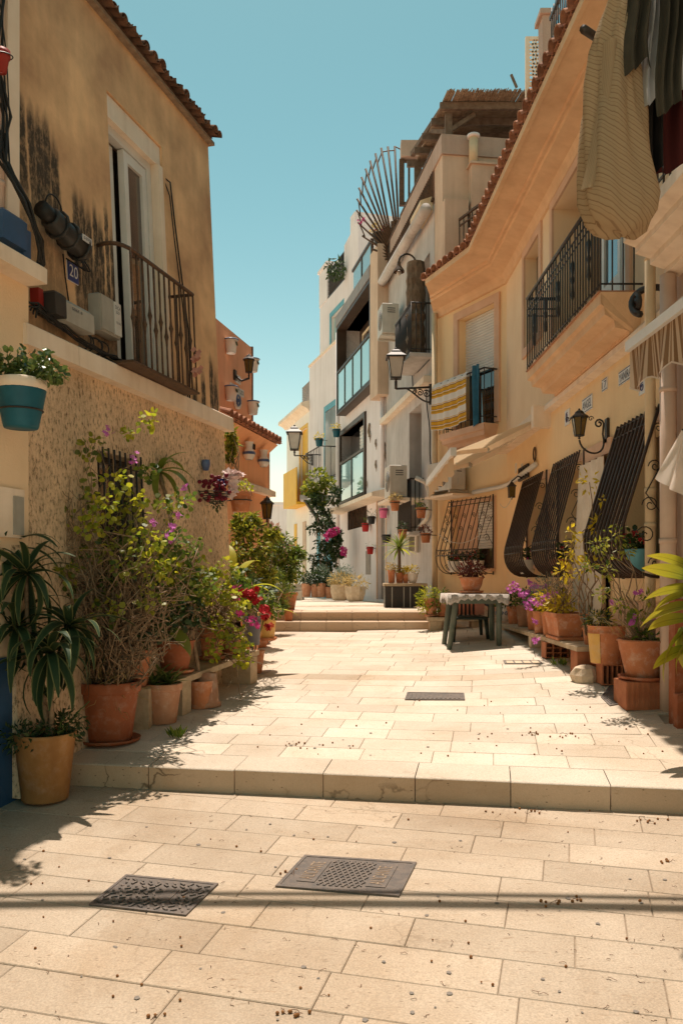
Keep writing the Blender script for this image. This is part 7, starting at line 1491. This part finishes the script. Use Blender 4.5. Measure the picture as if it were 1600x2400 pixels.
# ---- plastic table with lace cloth, chair, plant bowl
tb = thing('plastic_table', 'dark green plastic garden table under a lace tablecloth', 'table', (1.72, 10.85, .55)); tx0, tx1, ty0, ty1, tz = 1.36, 2.10, 10.55, 11.25, 1.225
MB().bbox(W, tx0, tx1, ty0, ty1, tz-.035, tz, .012).build('table_top', 'green_plastic', tb)
for (px, py, Y, tx, ty) in ((1052,1518,10.62,tx0+.09,ty0+.08),(1040,1511,11.1,tx0+.08,ty1-.08),(1168,1518,10.62,tx1-.09,ty0+.08),(1152,1510,11.1,tx1-.09,ty1-.08)):
    f = at(px, py, Y); f.z = z_up(f.x, Y); MB().tube([Vector((tx,ty,tz-.036)), Vector((tx,ty,tz-.15)), f], .045, 9, .034).build('leg', 'green_plastic', tb)
MB().box(W, tx0+.1, tx1-.1, ty0+.06, ty0+.09, tz-.12, tz-.036).build('apron', 'green_plastic', tb); MB().box(W, tx0+.1, tx1-.1, ty1-.09, ty1-.06, tz-.12, tz-.036).build('apron', 'green_plastic', tb)
q = MB(); n = 72; per = []
for k in range(n):
    t = k/n*4; i = int(t); f = t-i; cs_ = [(tx0-.02,ty0-.02),(tx1+.02,ty0-.02),(tx1+.02,ty1+.02),(tx0-.02,ty1+.02)]; a, b_ = cs_[i], cs_[(i+1) % 4]; per.append((a[0]+(b_[0]-a[0])*f, a[1]+(b_[1]-a[1])*f))
cxx, cyy = (tx0+tx1)/2, (ty0+ty1)/2
rings = [[Vector((cxx+(x-cxx)*.02, cyy+(y-cyy)*.02, tz+.004)) for x, y in per], [Vector((x,y,tz+.004)) for x, y in per], [Vector((x+(x-cxx)*.03*math.sin(k*1.9), y+(y-cyy)*.03*math.sin(k*1.9), tz-.05-.03*(k % 2)-.06*max(0, math.cos(2*math.pi*(k/18))))) for k, (x, y) in enumerate(per)]]
q.loft(rings, True, smooth=True); q.build('lace_tablecloth', 'cloth_lace', label='crumpled lace tablecloth over the plastic table', cat='tablecloth')
b = Vector((1.70, 10.9, tz+.008)); tw = potted('wine_leaf_bowl', 'round terracotta bowl of wine red leaves on the table', b, .155, .20, 'terracotta', 'bowl', 'terracotta'); fol(tw, b+Vector((0,0,.30)), (.17,.15,.13), 420, .055, 'leaf_wine', 'oval')
chr_ = thing('plastic_chair', 'dark green plastic chair with pink striped cushion behind the table', 'chair', (1.85, 11.5, .6)); cx_, cy_ = 1.74, 11.45; cz_ = z_up(cx_, cy_)
MB().bbox(W, cx_-.24, cx_+.24, cy_-.22, cy_+.22, cz_+.27, cz_+.31, .015).build('seat', 'dark_green_plastic', chr_)
for (dx, dy) in ((-.21,-.2),(.21,-.2),(-.2,.2),(.2,.2)): MB().tube([Vector((cx_+dx,cy_+dy,cz_+.27)), Vector((cx_+dx*1.1,cy_+dy*1.15,z_up(cx_+dx*1.1,cy_+dy*1.15)))], .03, 8, .022).build('leg', 'dark_green_plastic', chr_)
for k in range(7): MB().box(W, cx_-.22+.066*k, cx_-.185+.066*k, cy_+.20, cy_+.225, cz_+.31, cz_+.55).build('back_slat', 'dark_green_plastic', chr_)
MB().bbox(W, cx_-.25, cx_+.25, cy_+.19, cy_+.235, cz_+.54, cz_+.59, .01).build('back_rail', 'dark_green_plastic', chr_)
for s_ in (-1, 1): MB().tube([Vector((cx_+s_*.25,cy_-.2,cz_+.29)), Vector((cx_+s_*.26,cy_-.18,cz_+.45)), Vector((cx_+s_*.26,cy_+.2,cz_+.47))], .02, 7).build('armrest', 'dark_green_plastic', chr_)
q = MB(); q.bbox(W, cx_-.21, cx_+.12, cy_+.14, cy_+.19, cz_+.32, cz_+.56, .02); o = q.build('striped_cushion', 'chair_stripe', chr_, uv=lambda v: ((v.x-1.6)*2, v.z)); MB().bbox(W, cx_+.12, cx_+.24, cy_+.10, cy_+.15, cz_+.32, cz_+.58, .03).build('pink_cloth', 'pink_cloth', chr_)
# low bench and pots behind the table
lb = thing('low_stone_bench', 'low stone bench with pots at the end of the far steps', 'bench', (1.6, 12.75, .6)); zl = 1.46-95/F*12.7
MB().bbox(W, 1.30, 2.15, 12.45, 12.76, zl-.06, zl, .008).build('seat_slab', 'bench_stone', lb)
for x in (1.33, 1.95): MB().bbox(W, x, x+.17, 12.47, 12.74, z_up(x,12.5)-.05, zl-.062, .006).build('support', 'bench_stone', lb)
for (px, r, h, lab, leafm) in ((1010,.105,.27,'terracotta pot of lime leaves at the end of the low stone bench','leaf_lime'),(1036,.09,.25,'terracotta pot beside the lime leaved one on the low stone bench','leaf_green')):
    b = Vector(((px-CX)/F*12.6, 12.6, zl+.002)); t = potted('bench_pot', lab, b, r, h, 'terracotta', 'classic', 'terracotta'); fol(t, b+Vector((-.05,-.02,h+.05)), (.17,.13,.13), 200, .08, leafm, 'slim'); fol(t, b+Vector((-.13,-.05,h-.08)), (.09,.08,.14), 110, .06, leafm, 'oval', 'trailing_foliage')
# ---- grey house front: cabinet with potted plants, hanging pots
cbY = 15.6; zc_ = z_ter(0,cbY); c0_, c1_ = (902-CX)/F*cbY, (995-CX)/F*cbY
cbn = thing('black_cabinet', 'low black cabinet with stone top against the grey house', 'cabinet', ((c0_+c1_)/2, cbY, zc_)); zt = 1.46-17/F*cbY
MB().bbox(W, c0_-.02, c1_+.05, cbY-.03, cbY+.55, zt-.055, zt, .01).build('stone_top', 'bench_stone', cbn)
for (a, b_) in ((c0_, c0_+.33),(c0_+.35, c1_+.02)): MB().box(W, a, b_, cbY, cbY+.5, zc_-.05, zt-.057).build('carcass', 'black_iron', cbn)
for x in (c0_+.12, c0_+.34, c0_+.46): MB().box(W, x, x+.02, cbY-.015, cbY-.002, zc_, zt-.07).build('edge_strip', 'grey_plastic', cbn)
for (px, r, h, lab, mat, leafm, st) in ((917,.075,.25,'tall terracotta pot of dry plants on the black cabinet','terracotta','leaf_dry','plain'),(936,.08,.20,'terracotta pot holding the spiky yucca on the black cabinet','terracotta','leaf_gold','plain'),(950,.06,.17,'little terracotta pot in the middle of the black cabinet','terracotta','leaf_gold','plain'),(966,.11,.20,'white patterned bowl of yellow succulents on the black cabinet','ceramic_white','leaf_gold','bowl')):
    b = Vector(((px-CX)/F*(cbY+.15), cbY+.15, zt+.002)); t = potted('cabinet_pot', lab, b, r, h, mat, st); fol(t, b+Vector((0,0,h+.05)), (r*1.3,r*1.2,.09), 120, .055, leafm, 'oval')
    if 'yucca' in lab:
        YM = [strap_mesh('leaf', 'leaf_lime', .42, .026, .5, 7, .02, .3), strap_mesh('leaf', 'leaf_green', .38, .024, .8, 7, .02, .3)]; hc = at(935,1285,cbY+.1); q = MB(); q.tube([b+Vector((0,0,.15)), hc], .03, 7); q.build('stem', 'bark', t); rosette(t, hc, YM, 30, rg, -.4, 1.35)
def hung(px, py, Y, r, h, label, mat, leafm, n=90, s=.06, kind='oval', st='classic'):
    c = at(px, py, Y); t = potted('hanging_pot', label, c, r, h, mat, st, cat='hanging pot', group='pots hung on the right walls', segs=14)
    if leafm: fol(t, c+Vector((0,0,h+.06)), (r*1.25,r*1.2,.11), n, s, leafm, kind)
    q = MB(); q.tube(arc(c+Vector((0,0,h*.8)), r*1.06, 0, 2*math.pi, (1,0,0), (0,1,0), 12), .008, 4); q.tube([c+Vector((r,0,h*.8)), c+Vector((r+.12,.1,h*.8))], .008, 4); q.build('wire_holder', 'black_iron', t); return t
hung(925,1197,16.9,.10,.20,'hanging terracotta pot of dry brown leaves by the drain pole','terracotta','leaf_dry',130); hung(986,1214,16.0,.10,.20,'hanging terracotta pot of green leaves below the air conditioner','terracotta','leaf_green'); hung(997,1272,15.6,.10,.18,'hanging terracotta pot of red brown leaves above the awning corner','terracotta','leaf_wine'); hung(943,1262,16.6,.09,.18,'terracotta pot on the grey wall above the yucca','terracotta','leaf_dark',90)
def f3pot(px, py, r, h, label, mat, leafm=None, n=40): u, z = F3.hit(px, py, .15); p = F3.p(u,.15,z); return hung(px, py, p.y, r, h, label, mat, leafm, n, .09, 'slim', 'plain')
f3pot(898,1214,.11,.24,'pink pot hung beside the brown door','pink_pot'); f3pot(870,1228,.11,.20,'black pot hung beside the barred vent','black_pot','leaf_dark'); f3pot(904,1272,.11,.20,'black pot hung low beside the brown door','black_pot'); f3pot(856,1246,.11,.23,'upper red pot on the white wall','red_pot','leaf_green'); f3pot(867,1299,.10,.20,'lower red pot with one spike on the white wall','red_pot','leaf_green',6)
# ---- planters at the foot of the white houses
def oct_planter(px, py, Y, r, h, label, sides, leafm, n, kind='slim'):
    c = at(px, py, Y); t = thing('stone_planter', label, 'planter', c); q = MB(); rings = [[c+Vector((math.cos(a+.4)*r*k, math.sin(a+.4)*r*k, h*z)) for a in [2*math.pi*i/sides for i in range(sides)]] for (k, z) in ((.62,0),(.8,.12),(1.0,.55),(1.0,1),(.9,1),(.88,.9))]; q.loft(rings, True, True); q.build('basin', 'stone_planter', t); fol(t, c+Vector((0,0,h+.1)), (r*1.2,r,.18), n, .16, leafm, kind); return t
oct_planter(832,1410,20.8,.27,.38,'octagonal stone planter of dry plants by the white house',8,'leaf_dry',160); oct_planter(796,1408,21.6,.24,.42,'rounded stone planter of straw coloured grass',16,'leaf_dry',260)
for (px, py, r, h, lab) in ((718,1399,.14,.36,'tall terracotta pot farthest along the white houses'),(737,1400,.11,.36,'slim terracotta pot in the far row'),(752,1400,.15,.38,'wide terracotta pot in the middle of the far row'),(772,1402,.14,.30,'shaded terracotta pot nearest the stone planters')):
    c = at(px,py,22.3); t = potted('far_row_pot', lab, c, r, h, 'terracotta_pale', 'plain', segs=14); fol(t, c+Vector((0,0,h+.14)), (.2,.2,.2), 170, .10, 'leaf_dark', 'oval')
bush('rosemary_bush', 'soft grey green bush behind the stone planters', at(800,1400,22.0), .2, .3, 'terracotta', [(805,1340,22,22),(790,1360,20,22),(820,1365,18,21.8)], 'leaf_silver', 330, .10, 'slim', pot=False)
bush('silver_bush', 'silvery shrub against the turquoise door', at(755,1390,22.6), .2, .3, 'terracotta', [(750,1345,24,22.5),(735,1365,20,22.5),(768,1370,18,22.4)], 'leaf_silver', 300, .10, 'slim', pot=False)
vn = bush('climbing_vine', 'dark vine climbing the tall white house with pink bougainvillea', at(762,1385,24.6), .2, .3, 'terracotta', [(755,1200,26,24.8),(745,1240,24,24.8),(770,1230,26,24.6),(750,1290,26,24.6),(775,1280,22,24.4),(740,1320,20,24.6),(770,1330,20,24.4),(790,1260,16,24.2),(785,1160,20,24.6),(738,1180,18,24.8),(795,1300,16,24.2)], 'leaf_dark', 190, .14, 'oval', pot=False, cat='vine')
q = MB(); [flowers(q, at(px,py,24.0), .10, 14, .06, rg) for (px,py) in ((772,1246),(781,1250),(764,1260),(788,1241),(806,1298),(804,1288),(776,1256))]; q.build('blossoms', 'petal_pink', vn, kind='stuff')
sh = thing('planter_shelf', 'bracketed shelf of trailing succulents under the iron balcony', 'planter', at(745,1165,25.6)); a, b_ = at(704,1163,25.6), at(775,1163,25.6)
MB().box(W, a.x, b_.x, 25.2, 26.0, a.z-.14, a.z).build('trough', 'grey_wall', sh); [MB().bar(Vector((x,25.3,a.z-.14)), Vector((x+.55,25.9,a.z-.95)), .08).build('bracket', 'black_iron', sh) for x in (a.x+.15, a.x+.5)]
for (px, py, r_) in ((745,1125,26),(725,1145,18),(765,1140,22),(735,1165,14),(755,1170,12)): fol(sh, at(px,py,25.3), r_/F*25.3, 150, .12, 'leaf_mixed', 'fat')
for (px, py, lab) in ((748,1046,'green pot on the railing of the iron balcony'),(788,1024,'green pot high on the white wall by the balcony')): hung(px, py, 26.0, .13, .24, lab, 'teal_pot', 'leaf_gold', 60, .09, 'oval', 'plain')
u, z = F3.hit(888, 545); tg = potted('terrace_pot', 'dark hanging pot of geraniums behind the fan of iron bars', at(888,572,20.9), .17, .26, 'black_pot', 'bowl', segs=14); fol(tg, at(884,538,20.9), .2, 120, .08, 'leaf_dry'); blo(tg, [at(842,520,20.6), at(852,516,20.6), at(880,535,20.9), at(895,536,20.8)], .06, 8, .04, 'petal_pink')
rv_ = at(785,660,25.5); fol_t = thing('roof_plant', 'dark roof plant behind the lattice railing', 'plant', rv_); fol(fol_t, at(786,632,26.0), .35, 220, .14, 'leaf_dark')
# far little steps
fs = thing('far_little_steps', 'little flight of pale steps far along the left side', 'steps', at(690,1392,23.5))
for k in range(3): a = at(676,1396-9*k,23.5+.35*k); b_ = at(706,1396-9*k,23.5+.35*k); MB().box(W, a.x-.3, b_.x, 23.5+.35*k, 25.5, .3, a.z+.11).build('step', 'paving', fs)
# ================================================================ small things on the pavement
def cover(name, label, pts, zf, mat, rows=0, text=None, th=.006, pattern='dash'):
    """cast iron cover laid on the paving; pts = far-left, far-right, near-right, near-left photo pixels"""
    P4 = []
    for (px, py) in pts: P4.append(on_low(px,py) if zf is z_low else on_up(px,py))
    o_ = P4[3]; t = thing(name, label, 'manhole cover', (P4[0]+P4[2])/2)
    def pt(u, v, h=0): p = (P4[3]*(1-u)+P4[2]*u)*(1-v) + (P4[0]*(1-u)+P4[1]*u)*v; return p + Vector((0,0,h+.004))
    def qd(u0,u1,v0,v1,h0,h1,nm,m_): q = MB(); vs = [pt(u,v,h) for h in (h0,h1) for (u,v) in ((u0,v0),(u1,v0),(u1,v1),(u0,v1))]; q.add(vs, [(0,3,2,1),(4,5,6,7)]+[(i,(i+1)%4,4+(i+1)%4,4+i) for i in range(4)]); return q.build(nm, m_, t)
    qd(.03,.97,.05,.95,-.02,th*.5,'plate',mat)
    for (a,b_,c,d) in ((0,.03,0,1),(.97,1,0,1),(.03,.97,0,.05),(.03,.97,.95,1)): qd(a,b_,c,d,-.02,th,'frame',mat)
    return t, pt, qd
t, pt, qd = cover('manhole_cover', 'square cast iron cover with curly raised pattern at left', [(296,2053),(512,2074),(436,2149),(209,2123)], z_low, 'cast_iron')
q = MB(); rs = random.Random(1)
for i in range(11):
    for j in range(9):
        u, v = .07+.086*i+(.03 if j % 2 else 0), .09+.095*j; a = rs.choice((.5,-.5,1.2,2.2)); du, dv = .028*math.cos(a), .05*math.sin(a)
        if .55 < u < .72 and .3 < v < .7: continue
        q.bar(pt(u-du,v-dv,.006), pt(u+du,v+dv,.006), .012, .008)
q.build('raised_pattern', 'cast_iron', t, kind='stuff'); qd(.57,.70,.32,.68,.003,.006,'maker_plate','cast_iron')
t, pt, qd = cover('manhole_cover', 'rectangular cast iron cover lettered ALICANTE in the foreground', [(714,2007),(976,2024),(935,2104),(645,2080)], z_low, 'cast_iron')
q = MB()
for k in range(-8, 16):
    for sgn in (1, -1):
        pts = []
        for s in range(0, 21):
            v = .12+.76*s/20; u = (k*.05+.2) + sgn*(v-.5)*.35
            if .30 < u < .68: pts.append(pt(u, v, .005))
        if len(pts) > 2: q.bar(pts[0], pts[-1], .008, .006)
q.build('diamond_ribs', 'cast_iron', t, kind='stuff')
for (u0, u1) in ((.13,.28),(.70,.86)):
    qd(u0,u1,.18,.84,.003,.007,'letter_panel','cast_iron'); ax = (pt(u0,.5)-pt(u0,.2)).normalized(); ay = (pt(.5,.5)-pt(.6,.5)).normalized(); q = MB(); text_into(q, 'ALICANTE', pt(u1-.035,.24,.009), ax, ay, .07, width=(pt(u0,.78)-pt(u0,.24)).length); q.build('lettering', 'tile_mortar', t, kind='stuff')
t, pt, qd = cover('drain_cover', 'dark rectangular drain cover in the middle of the pavement', [(954,1624),(1087,1626),(1089,1642),(948,1641)], z_up, 'cast_iron')
for k in range(12): qd(.06+.075*k,.10+.075*k,.15,.85,.003,.007,'rib','cast_iron')
t, pt, qd = cover('drain_cover', 'iron drain grate beside the biggest right pot', [(1410,1636),(1560,1640),(1590,1657),(1428,1656)], z_up, 'cast_iron')
for k in range(14): qd(.06+.064*k,.09+.064*k,.12,.88,.003,.008,'rib','cast_iron')
t, pt, qd = cover('drain_cover', 'pale concrete drain cover near the wall bench', [(1178,1549),(1262,1549),(1272,1557),(1182,1557)], z_up, 'gum_spot')
for k in range(4): qd(.07+.23*k,.25+.23*k,.15,.85,.003,.006,'panel','travertine_block')
# fallen berries, twigs, gum spots
rb2 = random.Random(31); q = MB(); tw_ = MB(); gm = MB()
def ground_pt(px, py): return on_low(px, py) if py > 1872+.037*(px-800) else on_up(px, py)
seeds = [(1230,1905),(1250,1900),(1520,1925),(1515,1930),(1560,2018),(1240,1720),(1255,1725),(690,1745),(1330,1725),(690,2045),(660,2375),(690,2378),(370,2380),(1140,1905),(1290,2120),(1360,2108)]
for (px, py) in seeds:
    for k in range(rb2.randrange(2,6)): p = ground_pt(px+rb2.gauss(0,14), py+rb2.gauss(0,4)); q.ball(p+Vector((0,0,.006)), rb2.uniform(.006,.009), 4, 6)
    a = ground_pt(px, py)+Vector((0,0,.006)); tw_.tube(wander(a, a+Vector((rb2.uniform(-.07,.07), rb2.uniform(-.06,.06), .006)), rb2, 5, .2), .0015, 4)
for _ in range(110):
    px, py = rb2.uniform(60,1580), rb2.choice((rb2.uniform(1900,2390), rb2.uniform(1640,1775)))
    if py < 1870 and px < 430: continue
    q.ball(ground_pt(px,py)+Vector((0,0,.005)), rb2.uniform(.004,.0085), 4, 6)
q.build('fallen_berries', 'berry', label='brown berries scattered over the foreground paving', cat='berries', kind='stuff')
for _ in range(150):
    px, py = rb2.uniform(20,1590), rb2.uniform(1890,2395); a = ground_pt(px,py)+Vector((0,0,.003)); tw_.tube(wander(a, a+Vector((rb2.uniform(-.035,.035), rb2.uniform(-.03,.03), .0)), rb2, 3, .2), .0013, 3)
tw_.build('fallen_twigs', 'twig', label='thin twigs and stalks scattered over the paving', cat='twigs', kind='stuff')
for _ in range(85):
    px, py = rb2.uniform(20,1590), rb2.choice((rb2.uniform(1890,2395), rb2.uniform(1890,2395), rb2.uniform(1700,1775))); p = ground_pt(px,py)+Vector((0,0,.0035)); r_ = rb2.uniform(.005,.014); zf = z_low if py > 1880 else z_up
    gm.add([Vector((p.x+math.cos(a)*r_*rb2.uniform(.7,1.2), p.y+math.sin(a)*r_*rb2.uniform(.7,1.2), p.z+G*math.sin(a)*r_)) for a in [2*math.pi*k/9 for k in range(9)]], [tuple(range(9))])
gm.build('gum_spots', 'gum_spot', label='dark flattened gum spots on the paving', cat='gum spots', kind='stuff')
# tufts of grass
for (px, py, n, lab, rr_) in ((300,1832,40,'green tuft growing at the foot of the step',.07),(1375,1580,40,'grass tuft beside the pale rough stone',.08),(1310,1560,26,'sparse grass in the joint near the brick support',.07),(415,1730,22,'small weed on the pavement beside the dark pot',.05)):
    g0 = (on_low if py > 1800 else on_up)(px, py); q = MB()
    for k in range(n): a = g0+Vector((rg.uniform(-rr_,rr_), rg.uniform(-.03,.03), 0)); leaf_at(q, a, Vector((rg.uniform(-.7,.7), rg.uniform(-.7,.3), 1)), Vector((0,-1,.3)), rg.uniform(.05,.12), 'slim')
    q.build('grass_tuft', 'leaf_green', label=lab, cat='grass', kind='stuff')
# overhead cables crossing the street
for k, (dy, dz_) in enumerate(((0,0),(.05,.045),(.12,.0))):
    a, b_ = Vector((-2.75,5.62+dy,5.80+dz_)), Vector((3.0,5.35+dy,5.80+dz_)); q = MB(); q.tube(sag(a, b_, .36, 20), .026, 8)
    q.build('overhead_cable', 'cable_black', label=['lowest dark cable spanning the street overhead','upper dark cable spanning the street overhead','farther dark cable spanning the street overhead'][k], cat='cable', group='cables over the street')
